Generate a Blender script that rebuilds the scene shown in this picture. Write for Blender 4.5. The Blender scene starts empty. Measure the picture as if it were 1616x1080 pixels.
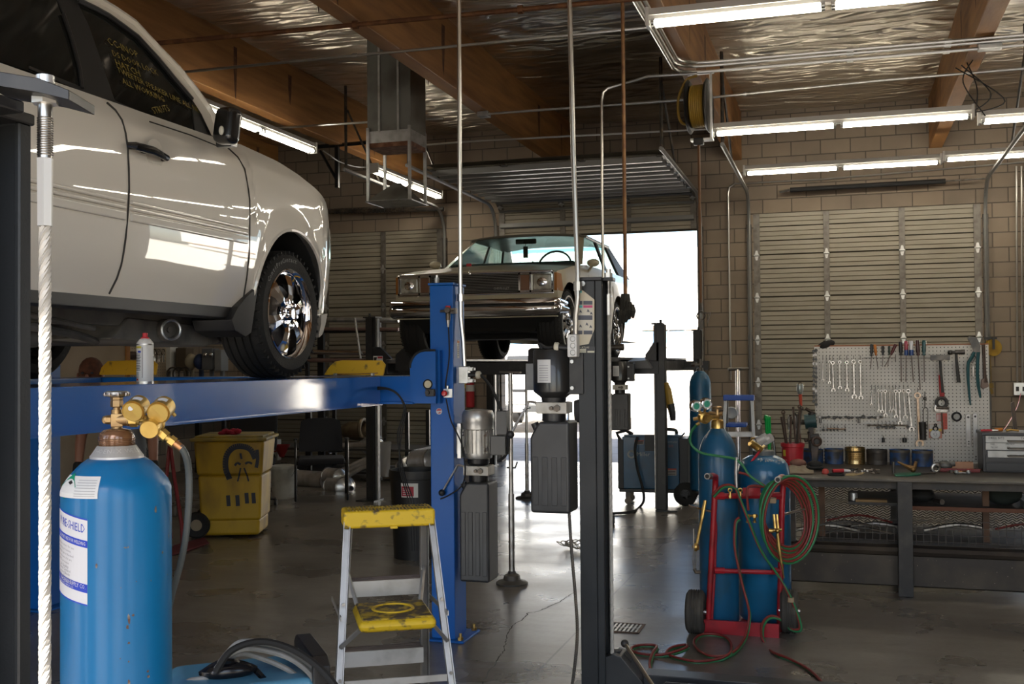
import bpy,bmesh,math,random
from mathutils import Vector as V,Matrix as Mx,Euler
random.seed(7)
SC=bpy.context.scene
COL=SC.collection
PI=math.pi
R=math.radians
FPX,EYE=1700.0,1.52
_y,_p,_r=R(17.08),R(1.14),R(-0.46)
_fw=V((-math.sin(_y),math.cos(_y),0));_rt=V((math.cos(_y),math.sin(_y),0));_up=V((0,0,1))
CF=_fw*math.cos(_p)+_up*math.sin(_p);_u2=_up*math.cos(_p)-_fw*math.sin(_p)
CR=_rt*math.cos(_r)+_u2*math.sin(_r);CU=_u2*math.cos(_r)-_rt*math.sin(_r)
CPOS=V((0,0,EYE))
cam_data=bpy.data.cameras.new('camera');cam=bpy.data.objects.new('camera',cam_data);COL.objects.link(cam)
cam_data.sensor_width=36;cam_data.sensor_fit='HORIZONTAL';cam_data.lens=FPX*36/1616
cam_data.clip_start=0.05;cam_data.clip_end=400
m3=Mx((CR,CU,-CF)).transposed();cam.matrix_world=Mx.Translation(CPOS)@m3.to_4x4()
SC.camera=cam
def at(x,y,X=None,Y=None,Z=None,zc=None):
 """where the sight line through a point of the photo meets a plane of the building"""
 d=CF+CR*((x-808)/FPX)-CU*((y-540)/FPX)
 t=(Z-EYE)/d.z if Z is not None else Y/d.y if Y is not None else X/d.x if X is not None else zc
 return CPOS+d*t
MATS={}
def M(name,col,rough=.5,metal=0.,col2=None,ns=4.,lo=.45,hi=.65,r2=None,bump=0.,bs=30.,coat=0.,spec=None,emit=None,es=0.,trans=0.,ior=1.45,alpha=1.,stretch=(1,1,1),detail=4.,world=False,aniso=0.):
 if name in MATS:return MATS[name]
 m=bpy.data.materials.new(name);m.use_nodes=True;nt=m.node_tree;b=nt.nodes['Principled BSDF']
 def S(k,v):
  if k in b.inputs:b.inputs[k].default_value=v
 S('Base Color',(*col,1));S('Roughness',rough);S('Metallic',metal);S('Coat Weight',coat);S('Coat Roughness',.05)
 S('Transmission Weight',trans);S('IOR',ior);S('Alpha',alpha)
 if spec is not None:S('Specular IOR Level',spec)
 if emit:S('Emission Color',(*emit,1));S('Emission Strength',es)
 if col2 or bump:
  if world:
   g=nt.nodes.new('ShaderNodeNewGeometry');src=g.outputs['Position']
  else:
   g=nt.nodes.new('ShaderNodeTexCoord');src=g.outputs['Object']
  mp=nt.nodes.new('ShaderNodeMapping');mp.inputs['Scale'].default_value=stretch;nt.links.new(src,mp.inputs['Vector'])
 if col2:
  n=nt.nodes.new('ShaderNodeTexNoise');n.inputs['Scale'].default_value=ns;n.inputs['Detail'].default_value=detail
  nt.links.new(mp.outputs[0],n.inputs['Vector'])
  rp=nt.nodes.new('ShaderNodeValToRGB');rp.color_ramp.elements[0].position=lo;rp.color_ramp.elements[1].position=hi
  rp.color_ramp.elements[0].color=(*col,1);rp.color_ramp.elements[1].color=(*col2,1)
  nt.links.new(n.outputs['Fac'],rp.inputs['Fac']);nt.links.new(rp.outputs['Color'],b.inputs['Base Color'])
  if r2 is not None:
   mr=nt.nodes.new('ShaderNodeMapRange');mr.inputs['From Min'].default_value=lo;mr.inputs['From Max'].default_value=hi
   mr.inputs['To Min'].default_value=rough;mr.inputs['To Max'].default_value=r2
   nt.links.new(n.outputs['Fac'],mr.inputs['Value']);nt.links.new(mr.outputs[0],b.inputs['Roughness'])
 if bump:
  n2=nt.nodes.new('ShaderNodeTexNoise');n2.inputs['Scale'].default_value=bs;n2.inputs['Detail'].default_value=3
  nt.links.new(mp.outputs[0],n2.inputs['Vector'])
  bp=nt.nodes.new('ShaderNodeBump');bp.inputs['Strength'].default_value=bump;bp.inputs['Distance'].default_value=.02
  nt.links.new(n2.outputs['Fac'],bp.inputs['Height']);nt.links.new(bp.outputs[0],b.inputs['Normal'])
 MATS[name]=m
 return m
WO={}
def _basis(ax):
 ax=V(ax).normalized();t=V((0,0,1))if abs(ax.z)<.9 else V((1,0,0))
 u=t.cross(ax).normalized();return u,ax.cross(u).normalized(),ax
class B:
 def __init__(s):s.bm=bmesh.new();s.mi=0;s.bv=False
 def m(s,i):s.mi=i;return s
 def _f(s,vs):
  try:
   f=s.bm.faces.new(vs);f.material_index=s.mi;return f
  except ValueError:return None
 def v(s,p):return s.bm.verts.new(p)
 def face(s,pts):return s._f([s.v(p)for p in pts])
 def box(s,c,size,rot=None,bev=0.,seg=2):
  c=V(c);h=V(size)/2
  mt=rot if isinstance(rot,Mx)else(Euler(rot).to_matrix()if rot else Mx.Identity(3))
  vs=[s.v(c+mt@V((x*h.x,y*h.y,z*h.z)))for x in(-1,1)for y in(-1,1)for z in(-1,1)]
  fs=[s._f([vs[i]for i in q])for q in((0,1,3,2),(4,6,7,5),(0,4,5,1),(2,3,7,6),(0,2,6,4),(1,5,7,3))]
  if bev:s.bevel(fs,bev,seg)
  return s
 def bevel(s,fs,w,seg=2):
  ed={e for f in fs if f for e in f.edges};s.bv=True
  r=bmesh.ops.bevel(s.bm,geom=list(ed),offset=w,segments=seg,affect='EDGES',profile=.5,clamp_overlap=True)
  for f in r['faces']:f.material_index=s.mi
 def span(s,lo,hi,bev=0.,seg=2):
  return s.box([(a+b)/2 for a,b in zip(lo,hi)],[abs(b-a)for a,b in zip(lo,hi)],None,bev,seg)
 def ring(s,c,u,w,r,n,ph=0.):return[s.v(c+u*(r*math.cos(ph+2*PI*i/n))+w*(r*math.sin(ph+2*PI*i/n)))for i in range(n)]
 def skin(s,a,b):
  n=len(a)
  for i in range(n):s._f([a[i],a[(i+1)%n],b[(i+1)%n],b[i]])
 def cyl(s,p0,p1,r,r1=None,n=16,caps=True):
  p0,p1=V(p0),V(p1);u,w,_=_basis(p1-p0);ph=PI/n if n==6 else 0
  a=s.ring(p0,u,w,r,n,ph);b=s.ring(p1,u,w,r if r1 is None else r1,n,ph);s.skin(a,b)
  if caps:s._f(a[::-1]);s._f(b)
  return s
 def lathe(s,prof,o=(0,0,0),ax=(0,0,1),n=24,caps=True):
  o=V(o);u,w,ax=_basis(ax);pr=None
  for r,h in prof:
   if r<1e-5:c=[s.v(o+ax*h)]*n
   else:c=s.ring(o+ax*h,u,w,r,n)
   if pr:
    for i in range(n):
     q=[]
     for x in(pr[i],pr[(i+1)%n],c[(i+1)%n],c[i]):
      if x not in q:q.append(x)
     if len(q)>2:s._f(q)
   elif caps and r>1e-5:s._f(c[::-1])
   pr=c;lr=r
  if caps and lr>1e-5:s._f(pr)
  return s
 def tube(s,pts,r,n=8,closed=False,caps=True):
  pts=[V(p)for p in pts];k=len(pts);rs=r if isinstance(r,(list,tuple))else[r]*k
  def tan(i):
   a=pts[(i-1)%k]if(closed or i)else pts[0];b=pts[(i+1)%k]if(closed or i<k-1)else pts[-1]
   return(b-a).normalized()
  u,w,t0=_basis(tan(0));prev=first=None
  for i in range(k):
   t=tan(i)
   if i:
    q=t0.rotation_difference(t);u=q@u;w=q@w;t0=t
   c=s.ring(pts[i],u,w,rs[i],n)
   if prev:s.skin(prev,c)
   else:first=c
   prev=c
  if closed:s.skin(prev,first)
  elif caps:s._f(first[::-1]);s._f(prev)
  return s
 def prism(s,pts,vec,bev=0.,seg=2):
  a=[s.v(p)for p in pts];b=[s.v(V(p)+V(vec))for p in pts];n=len(a)
  fs=[s._f(a[::-1]),s._f(b)]+[s._f([a[i],a[(i+1)%n],b[(i+1)%n],b[i]])for i in range(n)]
  if bev:s.bevel(fs,bev,seg)
  return s
 def ball(s,c,r,sc=(1,1,1),n=14,rot=None):
  c=V(c);mt=Euler(rot).to_matrix()if rot else Mx.Identity(3);k=n//2;prev=None
  P=lambda th,ph:c+mt@V((r*sc[0]*math.sin(th)*math.cos(ph),r*sc[1]*math.sin(th)*math.sin(ph),r*sc[2]*math.cos(th)))
  top=s.v(P(0,0))
  for j in range(1,k):
   cur=[s.v(P(PI*j/k,2*PI*i/n))for i in range(n)]
   for i in range(n):
    if prev:s._f([prev[i],cur[i],cur[(i+1)%n],prev[(i+1)%n]])
    else:s._f([top,cur[i],cur[(i+1)%n]])
   prev=cur
  bot=s.v(P(PI,0))
  for i in range(n):s._f([prev[i],bot,prev[(i+1)%n]])
  return s
 def torus(s,c,ax,rr,r,n=24,k=8,a0=0,a1=2*PI):
  u,w,ax=_basis(ax);c=V(c);full=a1-a0>6.28
  st=n if full else n+1
  return s.tube([c+u*rr*math.cos(a0+(a1-a0)*i/n)+w*rr*math.sin(a0+(a1-a0)*i/n)for i in range(st)],r,k,closed=full)
 def grid(s,f,nu,nv,flip=False):
  vs=[[s.v(f(i/nu,j/nv))for j in range(nv+1)]for i in range(nu+1)]
  for i in range(nu):
   for j in range(nv):
    q=[vs[i][j],vs[i+1][j],vs[i+1][j+1],vs[i][j+1]]
    s._f(q[::-1]if flip else q)
  return vs
 def text(s,body,size,o,u,w,align='CENTER',depth=.0006,mi=None):
  """raised lettering: o is the anchor, u the reading direction, w the up direction"""
  cu=bpy.data.curves.new('t','FONT');cu.body=body;cu.size=size;cu.align_x=align;cu.align_y='CENTER';cu.resolution_u=1
  ob=bpy.data.objects.new('t',cu);COL.objects.link(ob);dg=bpy.context.evaluated_depsgraph_get()
  me=bpy.data.meshes.new_from_object(ob.evaluated_get(dg));u=V(u).normalized();w=V(w).normalized();nn=u.cross(w);o=V(o)
  vs=[s.v(o+u*p.co.x+w*p.co.y+nn*depth)for p in me.vertices]
  if mi is not None:s.mi=mi
  for f in me.polygons:s._f([vs[i]for i in f.vertices])
  bpy.data.objects.remove(ob);bpy.data.curves.remove(cu);bpy.data.meshes.remove(me)
  return s
 def strokes(s,lines,o,u,w,wd,depth=.0008):
  """hand-written strokes: polylines in (u,w) metres, wd wide"""
  u=V(u).normalized();w=V(w).normalized();nn=u.cross(w);o=V(o)+nn*depth
  for ln in lines:
   for(x0,y0),(x1,y1)in zip(ln,ln[1:]):
    d=V((x1-x0,y1-y0,0));
    if d.length<1e-6:continue
    d.normalize();px,py=-d.y*wd/2,d.x*wd/2
    s.face([o+u*(a+px*k)+w*(b+py*k)for a,b,k in((x0,y0,-1),(x1,y1,-1),(x1,y1,1),(x0,y0,1))])
  return s
 def build(s,name,mats,parent=None,sharp=35,origin=None,fix=True,smooth=True):
  if fix and len(s.bm.faces)<60000:bmesh.ops.recalc_face_normals(s.bm,faces=s.bm.faces[:])
  me=bpy.data.meshes.new(name);vs=s.bm.verts
  if origin is None:
   lo=[min(v.co[i]for v in vs)for i in range(3)];hi=[max(v.co[i]for v in vs)for i in range(3)]
   c=V(((lo[0]+hi[0])/2,(lo[1]+hi[1])/2,lo[2]if parent is None else(lo[2]+hi[2])/2))
  else:c=V(origin)
  bmesh.ops.translate(s.bm,verts=s.bm.verts[:],vec=-c)
  s.bm.to_mesh(me);s.bm.free()
  for mt in(mats if isinstance(mats,(list,tuple))else[mats]):me.materials.append(mt)
  if smooth:
   me.polygons.foreach_set('use_smooth',[True]*len(me.polygons));me.set_sharp_from_angle(angle=R(sharp))
  o=bpy.data.objects.new(name,me);COL.objects.link(o);WO[o]=c
  if s.bv:md=o.modifiers.new('flat_faces','WEIGHTED_NORMAL');md.keep_sharp=True;md.weight=90
  if parent:o.parent=parent;o.location=c-WO[parent]
  else:o.location=c
  return o
def tag(o,label=None,cat=None,group=None,kind=None):
 if label:o['label']=label
 if cat:o['category']=cat
 if group:o['group']=group
 if kind:o['kind']=kind
 return o
def T(name,label,cat,loc=(0,0,0),group=None,local=False,rz=0.,rot=None):
 """an Empty at a thing's base; its parts are given in world metres, or (local) around the origin"""
 o=bpy.data.objects.new(name,None);COL.objects.link(o);o.location=loc;o.empty_display_size=.05
 if rot:o.rotation_euler=rot
 elif rz:o.rotation_euler=(0,0,rz)
 WO[o]=V((0,0,0))if local else V(loc)
 return tag(o,label,cat,group)
def one(b,name,mats,label,cat,group=None,**k):return tag(b.build(name,mats,None,**k),label,cat,group)
def struct(b,name,mats,**k):return tag(b.build(name,mats,None,origin=(0,0,0),**k),kind='structure')
def dup(root,loc,rz=None,label=None,group=None,rot=None,scale=None):
 def cp(o,par):
  c=o.copy();COL.objects.link(c);WO[c]=WO.get(o,V((0,0,0)))
  if par:c.parent=par
  for ch in list(o.children):cp(ch,c)
  return c
 r=cp(root,None);r.location=loc
 if rz is not None:r.rotation_euler=(0,0,rz)
 if rot:r.rotation_euler=rot
 if scale:r.scale=scale
 if label:r['label']=label
 if group:r['group']=group
 return r
def lerp(a,b,t):return a+(b-a)*t
def spline(pts,k=6,closed=False):
 """smooth path through the points"""
 P=[V(p)for p in pts];n=len(P);out=[]
 for i in range(n if closed else n-1):
  g=lambda j:P[j%n]if closed else P[max(0,min(n-1,j))]
  a,b,c,d=g(i-1),g(i),g(i+1),g(i+2)
  for q in range(k):
   t=q/k
   out.append(.5*((2*b)+(c-a)*t+(2*a-5*b+4*c-d)*t*t+(3*b-a-3*c+d)*t**3))
 if not closed:out.append(P[-1])
 return out
def interp(tab,x):
 if x<=tab[0][0]:return tab[0][1]
 for(a,p),(b,q)in zip(tab,tab[1:]):
  if x<=b:return lerp(p,q,(x-a)/(b-a))
 return tab[-1][1]
X1,Y1,Z1=V((1,0,0)),V((0,1,0)),V((0,0,1))
black=M('black_paint',(.012,.012,.013),.38,col2=(.035,.033,.03),ns=9,lo=.55,hi=.8)
blackplastic=M('black_plastic',(.014,.014,.015),.45)
rubber=M('rubber',(.012,.012,.012),.75)
blue=M('blue_enamel',(.003,.10,.40),.38,col2=(.012,.10,.34),ns=3,lo=.5,hi=.8,spec=.35)
chrome=M('chrome',(.82,.82,.84),.06,1.)
steel=M('steel',(.48,.47,.45),.32,1.,col2=(.30,.28,.26),ns=14)
galv=M('galvanised',(.56,.57,.57),.38,.9,col2=(.40,.41,.40),ns=9)
alu=M('aluminium',(.46,.455,.44),.42,.7,col2=(.34,.33,.31),ns=12,lo=.5,hi=.75)
darksteel=M('dark_steel',(.075,.07,.065),.45,.6,col2=(.15,.12,.09),ns=8)
brass=M('brass',(.62,.42,.13),.3,.9,col2=(.40,.25,.08),ns=20)
redpaint=M('red_enamel',(.36,.012,.02),.35,col2=(.22,.01,.015),ns=9)
white=M('white_paint',(.78,.78,.76),.45)
paper=M('paper_white',(.74,.74,.72),.6)
inkblue=M('print_blue',(.03,.06,.42),.6)
inkblack=M('print_black',(.02,.02,.02),.6)
inkgrey=M('print_grey',(.30,.30,.32),.6)
inkred=M('print_red',(.5,.03,.04),.6)
inkgreen=M('print_green',(.0,.28,.13),.6)
yellow=M('safety_yellow',(.62,.40,.015),.5,col2=(.09,.06,.03),ns=11,lo=.52,hi=.72)
# BUILDING SHELL
YB,YF,XL,XR,ZC=15.9,-.5,-9.7,7.2,5.1
def block_wall_material():
 m=bpy.data.materials.new('concrete_block');m.use_nodes=True;nt=m.node_tree;b=nt.nodes['Principled BSDF'];L=nt.links.new
 g=nt.nodes.new('ShaderNodeNewGeometry');sx=nt.nodes.new('ShaderNodeSeparateXYZ');L(g.outputs['Position'],sx.inputs[0])
 ad=nt.nodes.new('ShaderNodeMath');ad.operation='ADD';L(sx.outputs['X'],ad.inputs[0]);L(sx.outputs['Y'],ad.inputs[1])
 cb=nt.nodes.new('ShaderNodeCombineXYZ');L(ad.outputs[0],cb.inputs['X']);L(sx.outputs['Z'],cb.inputs['Y'])
 br=nt.nodes.new('ShaderNodeTexBrick');L(cb.outputs[0],br.inputs['Vector'])
 br.inputs['Scale'].default_value=1;br.inputs['Brick Width'].default_value=.406;br.inputs['Row Height'].default_value=.203
 br.inputs['Mortar Size'].default_value=.008;br.inputs['Mortar Smooth'].default_value=.3;br.inputs['Bias'].default_value=0
 br.inputs['Color1'].default_value=(.30,.235,.175,1);br.inputs['Color2'].default_value=(.25,.20,.155,1);br.inputs['Mortar'].default_value=(.115,.095,.075,1)
 n=nt.nodes.new('ShaderNodeTexNoise');n.inputs['Scale'].default_value=1.7;n.inputs['Detail'].default_value=8;L(g.outputs['Position'],n.inputs['Vector'])
 mr=nt.nodes.new('ShaderNodeMapRange');mr.inputs['To Min'].default_value=.62;mr.inputs['To Max'].default_value=1.25;L(n.outputs['Fac'],mr.inputs['Value'])
 mx=nt.nodes.new('ShaderNodeMix');mx.data_type='RGBA';mx.blend_type='MULTIPLY';mx.inputs['Factor'].default_value=1
 L(br.outputs['Color'],mx.inputs['A']);L(mr.outputs[0],mx.inputs['B']);L(mx.outputs['Result'],b.inputs['Base Color'])
 bp=nt.nodes.new('ShaderNodeBump');bp.inputs['Strength'].default_value=.6;bp.inputs['Distance'].default_value=.01;bp.invert=True
 L(br.outputs['Fac'],bp.inputs['Height']);L(bp.outputs[0],b.inputs['Normal']);b.inputs['Roughness'].default_value=.9
 return m
BLOCK=block_wall_material()
def floor_material():
 m=bpy.data.materials.new('polished_concrete');m.use_nodes=True;nt=m.node_tree;b=nt.nodes['Principled BSDF'];L=nt.links.new
 g=nt.nodes.new('ShaderNodeNewGeometry');P=g.outputs['Position']
 def noise(sc,det,vec=P):
  n=nt.nodes.new('ShaderNodeTexNoise');n.inputs['Scale'].default_value=sc;n.inputs['Detail'].default_value=det;L(vec,n.inputs['Vector']);return n.outputs['Fac']
 def ramp(src,a,ca,bb,cb_):
  r=nt.nodes.new('ShaderNodeValToRGB');e=r.color_ramp.elements;e[0].position=a;e[1].position=bb;e[0].color=(*ca,1);e[1].color=(*cb_,1);L(src,r.inputs['Fac']);return r.outputs['Color']
 def mul(a,c,f=1.):
  x=nt.nodes.new('ShaderNodeMix');x.data_type='RGBA';x.blend_type='MULTIPLY';x.inputs['Factor'].default_value=f;L(a,x.inputs['A']);L(c,x.inputs['B']);return x.outputs['Result']
 c=ramp(noise(.6,5),.30,(.135,.118,.095),.70,(.25,.225,.20))
 c=mul(c,ramp(noise(3.0,5),.26,(.76,.75,.71),.74,(1,1,1)))
 mp=nt.nodes.new('ShaderNodeMapping');mp.inputs['Scale'].default_value=(1.2,4.5,1);L(P,mp.inputs['Vector'])
 c=mul(c,ramp(noise(2.0,6,mp.outputs[0]),.24,(.70,.66,.60),.66,(1,1,1)))
 c=mul(c,ramp(noise(34,2),.22,(.80,.79,.78),.60,(1,1,1)))
 sx=nt.nodes.new('ShaderNodeSeparateXYZ');L(P,sx.inputs[0])
 def joint(axis,pos):
  s=nt.nodes.new('ShaderNodeMath');s.operation='SUBTRACT';L(sx.outputs[axis],s.inputs[0]);s.inputs[1].default_value=pos
  a=nt.nodes.new('ShaderNodeMath');a.operation='ABSOLUTE';L(s.outputs[0],a.inputs[0])
  l=nt.nodes.new('ShaderNodeMath');l.operation='GREATER_THAN';L(a.outputs[0],l.inputs[0]);l.inputs[1].default_value=.006;return l.outputs[0]
 for ax,ps in(('X',(-1.46,-5.3,2.4,-9.1)),('Y',(3.55,7.93,12.2))):
  for p in ps:c=mul(c,joint(ax,p),.72)
 L(c,b.inputs['Base Color'])
 mr=nt.nodes.new('ShaderNodeMapRange');mr.inputs['From Min'].default_value=.3;mr.inputs['From Max'].default_value=.7
 mr.inputs['To Min'].default_value=.22;mr.inputs['To Max'].default_value=.38;L(noise(1.6,3),mr.inputs['Value']);L(mr.outputs[0],b.inputs['Roughness'])
 bp=nt.nodes.new('ShaderNodeBump');bp.inputs['Strength'].default_value=.02;bp.inputs['Distance'].default_value=.01;L(noise(40,4),bp.inputs['Height']);L(bp.outputs[0],b.inputs['Normal'])
 b.inputs['Specular IOR Level'].default_value=.8
 return m
FLOORM=floor_material()
b=B();b.span((XL,YF-.2,-.2),(XR,YB+.22,0));struct(b,'floor',FLOORM)
DOORS=(-9.06,-5.06,-1.215,2.63)
DW,DH=3.03,3.655
def wall_with_openings(name,y0,y1,openings,top=5.6):
 b=B();x=XL-.2
 for o0,o1 in openings:
  b.span((x,y0,0),(o0,y1,top));b.span((o0,y0,DH),(o1,y1,top));x=o1
 b.span((x,y0,0),(XR+.2,y1,top));struct(b,name,BLOCK)
wall_with_openings('wall_back',YB,YB+.2,[(d,d+DW+(.55 if d>2 else 0))for d in DOORS])
wall_with_openings('wall_front',YF-.2,YF,[(-5.6,-2.6),(-1.75,1.4),(2.6,5.9)])  # unseen wall; its position and openings are shaped to steer the sunlight
b=B();b.span((XL-.2,YF,0),(XL,YB,5.6));struct(b,'wall_left',BLOCK)
b=B();b.span((XR,YF,0),(XR+.2,YB,5.6));struct(b,'wall_right',BLOCK)
tan=M('tan_drywall',(.36,.29,.21),.8,col2=(.30,.24,.17),ns=2)
stud=M('stud_wood',(.42,.20,.05),.7,col2=(.30,.13,.03),ns=6,stretch=(1,1,.15))
b=B();b.span((XL,YF,0),(-5.62,7.5,3.0));b.m(1).span((-5.72,7.5,0),(-5.60,7.54,3.0));struct(b,'wall_partition',[tan,stud])
b=B();b.span((-5.62,1.5,0),(-5.605,7.5,.10));struct(b,'baseboard_partition',M('baseboard_dark',(.05,.045,.04),.6))
b=B();b.span((XL-.2,YF-.2,5.42),(XR+.2,YB+.2,5.6));struct(b,'ceiling_light_block',M('light_block_brown',(.16,.10,.05),.8))  # unseen slab above the foil, added to block daylight
def foil_material():
 m=M('foil_insulation',(.80,.74,.64),.34,1.,col2=(.52,.45,.37),ns=.9,lo=.3,hi=.75,world=True);nt=m.node_tree;b=nt.nodes['Principled BSDF']
 g=nt.nodes.new('ShaderNodeNewGeometry');mp=nt.nodes.new('ShaderNodeMapping');mp.inputs['Scale'].default_value=(1.1,3.4,1);nt.links.new(g.outputs['Position'],mp.inputs['Vector'])
 n=nt.nodes.new('ShaderNodeTexNoise');n.inputs['Scale'].default_value=1.6;n.inputs['Detail'].default_value=1.2;n.inputs['Distortion'].default_value=.8;nt.links.new(mp.outputs[0],n.inputs['Vector'])
 bp=nt.nodes.new('ShaderNodeBump');bp.inputs['Strength'].default_value=1.;bp.inputs['Distance'].default_value=.16;nt.links.new(n.outputs['Fac'],bp.inputs['Height']);nt.links.new(bp.outputs[0],b.inputs['Normal'])
 return m
BEAMX=(-9.0,-6.42,-3.985,-1.455,1.26,3.9,6.5)
b=B()
bays=[XL]+list(BEAMX)+[XR]
rnd=random.Random(3)
ph=[[rnd.uniform(0,6.28)for _ in range(4)]for _ in bays]
for k in range(len(bays)-1):
 x0,x1=bays[k],bays[k+1]
 def f(u,v):
  y=lerp(YF,YB,v);t=(y%.61)/.61
  sag=.035*math.sin(PI*t)**.6 if 0<t<1 else 0
  return(lerp(x0,x1,u),y,ZC+.05-sag*(1-.8*abs(2*u-1)**3)+.012*math.sin(5*u+ph[k][0]+y)+.01*math.sin(3.1*y+ph[k][1]+4*u))
 b.grid(f,10,160,True)
struct(b,'ceiling',foil_material(),fix=False,sharp=180)
woodm=M('glulam_wood',(.38,.18,.055),.6,col2=(.20,.085,.028),ns=5,lo=.35,hi=.75,bump=.15,bs=60,stretch=(1,.22,2.5),world=True)
stain=M('wood_stain',(.07,.026,.012),.7,col2=(.14,.06,.025),ns=14)
for i,x in enumerate(BEAMX):
 b=B();b.span((x-.085,YF,4.45),(x+.085,YB,5.16),.006,1)
 b.m(1);rr=random.Random(i)
 y=.6
 while y<YB-.3:
  for s in(-1,1):
   if rr.random()<.75:
    h=rr.uniform(.25,.62);w=rr.uniform(.018,.06);xx=x+s*.0862;top=5.02
    pts=[(xx,y-w,top),(xx,y+w,top),(xx,y+w*.8,top-h*.5),(xx,y+w*.3,top-h),(xx,y-w*.4,top-h*.9),(xx,y-w*1.1,top-h*.4)]
    b.face(pts)
  y+=1.22
 o=struct(b,'beam_%d'%(i+1),[woodm,stain],fix=False)
panelm=M('door_panel',(.37,.335,.27),.5,col2=(.30,.27,.21),ns=2.5,lo=.4,hi=.8,stretch=(1,1,3),world=True)
stilem=M('door_stile',(.20,.185,.165),.5,.4,col2=(.13,.115,.10),ns=10)
def door_profile():
 prof=[]
 for k in range(6):
  for j in range(9):
   z=k*.61+j*.0678
   g,dp=(.020,.026)if j==0 else(.016,.020)if j%3==0 else(.010,.011)
   prof+=[(z,-dp),(z+g*.6,-dp),(z+g,0),(z+.0678-.001,.004)]
 return prof+[(3.66,.004)]
def sectional_door(n,x0,openit):
 def place(s,d,x):
  """s metres up the door, d out of its face towards the room"""
  if not openit:return V((x,YB+.02-d,s))
  L0=.35;r=.45;arc=r*PI/2*.86
  s2=s
  if s2<L0:return V((x,YB-.03-d*.97,3.46+s2+d*.2))
  if s2<L0+arc:
   a=(s2-L0)/r;return V((x,YB-.03-r+(r-d)*math.cos(a),3.81-.0+(r-d)*math.sin(a)*.48))
  a=arc/r;return V((x,YB-.03-r+r*math.cos(a)-(s2-L0-arc),3.81+r*math.sin(a)*.48-d))
 prof=door_profile()
 b=B();rows=[]
 ss=prof
 for s,d in ss:rows.append([b.v(place(s,d,x0+DW*u))for u in(0,.5,1)])
 for k_,(a,c)in enumerate(zip(rows,rows[1:])):
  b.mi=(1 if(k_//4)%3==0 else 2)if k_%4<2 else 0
  for i in range(2):b._f([a[i],a[i+1],c[i+1],c[i]])
 b.mi=0
 back=[[b.v(place(s,-.05,x0+DW*u))for u in(0,1)]for s in[i*.122 for i in range(31)]]
 for a,c in zip(back,back[1:]):b._f([a[1],a[0],c[0],c[1]])
 d=struct(b,'door_%d'%n,[panelm,M('groove_shade_deep',(.06,.05,.035),.8),M('groove_shade_pale',(.17,.14,.10),.8)],fix=False,sharp=25)  # shade in the grooves is painted in with two darker colours
 for k,xs in enumerate((x0+.04,x0+DW/3,x0+2*DW/3,x0+DW-.04)):
  b=B();hw=.045 if k in(0,3)else .04
  for q in range(6):
   pts=[(q*.61+.012+i*(.61-.024)/10)for i in range(11)]
   for s0,s1 in zip(pts,pts[1:]):
    v=[b.v(place(s,dd,xs+sx))for s,dd,sx in((s0,.022,-hw),(s0,.022,hw),(s1,.022,hw),(s1,.022,-hw),(s0,-.01,-hw),(s0,-.01,hw),(s1,-.01,hw),(s1,-.01,-hw))]
    for f in((0,1,2,3),(0,3,7,4),(1,5,6,2)):b._f([v[i]for i in f])
   if q:
    b.m(1)
    for s0,s1,w in((q*.61-.07,q*.61,.03),(q*.61,q*.61+.07,.03)):
     a=[b.v(place(s,.030,xs+sx))for s,sx in((s0,-w if s0==q*.61 else-.012),(s0,w if s0==q*.61 else .012),(s1,.012 if s0==q*.61 else w),(s1,-.012 if s0==q*.61 else-w))]
     b._f(a)
    c=place(q*.61,.03,xs);b.cyl(c-X1*.04,c+X1*.04,.012,n=8);b.m(0)
  o=b.build('stile',[stilem,galv],d,fix=False)
 if openit:
  for q in range(12):
   sq=.17+q*.305;b=B();P=[place(sq+ds,dd,x0+.03)for ds,dd in((-.035,.004),(-.03,.075),(.03,.075),(.035,.004))]
   b.prism(P,(DW-.06,0,0));b.build('strut',M('strut_dark',(.22,.22,.215),.45,.7),d)
 for side,xt in((-1,x0-.06),(1,x0+DW+.06)):
  b=B();yw=YB-.05
  path=[(xt,yw,.03),(xt,yw,1.8),(xt,yw,3.55)]+[(xt,yw-.4+.4*math.cos(a),3.55+.4*math.sin(a))for a in[R(q)for q in range(10,91,16)]]+[(xt,12.3,3.98)]
  b.tube(path,.026,6)
  b.m(1).span((xt-.035,yw-.01,0),(xt+.035,yw+.05,3.5))
  b.tube([(xt,12.35,3.98),(xt,12.35,5.05)],.02,4)
  b.tube([(xt,13.4,3.98),(xt,12.4,4.75)],.015,4)
  b.build('track',[M('track_steel',(.24,.24,.235),.45,.6),darksteel],d,fix=False)
 return d
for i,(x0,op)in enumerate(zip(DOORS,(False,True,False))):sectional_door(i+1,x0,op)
asph=M('asphalt',(.30,.265,.235),.9,col2=(.22,.20,.18),ns=3,world=True)
b=B();b.span((-60,-60,-.32),(60,90,-.22));b.span((-40,YB+.22,-.3),(40,60,-.01));b.span((-40,-40,-.3),(40,YF-.2,-.01));struct(b,'ground',asph)
siding=M('white_siding',(.80,.79,.76),.6)
b=B();
n=150
pts=[]
for i in range(n+1):
 x=-26+i*.3
 pts+=[(x,36,0),(x+.12,36,0),(x+.16,35.94,0),(x+.26,35.94,0)]
rows=[[b.v((p[0],p[1],z))for p in pts]for z in(2.72,5.35)]
for i in range(len(pts)-1):b._f([rows[0][i],rows[0][i+1],rows[1][i+1],rows[1][i]])
b.span((-26,36.05,0),(19,44,5.3));b.m(1).span((-26,35.9,2.6),(19,36.04,2.74))
wh=T('warehouse','long white corrugated metal building beyond the open bay','building',(-4,40,0))
b.build('wall',[siding,M('rust_strip',(.50,.30,.18),.7)],wh,fix=False)
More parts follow.
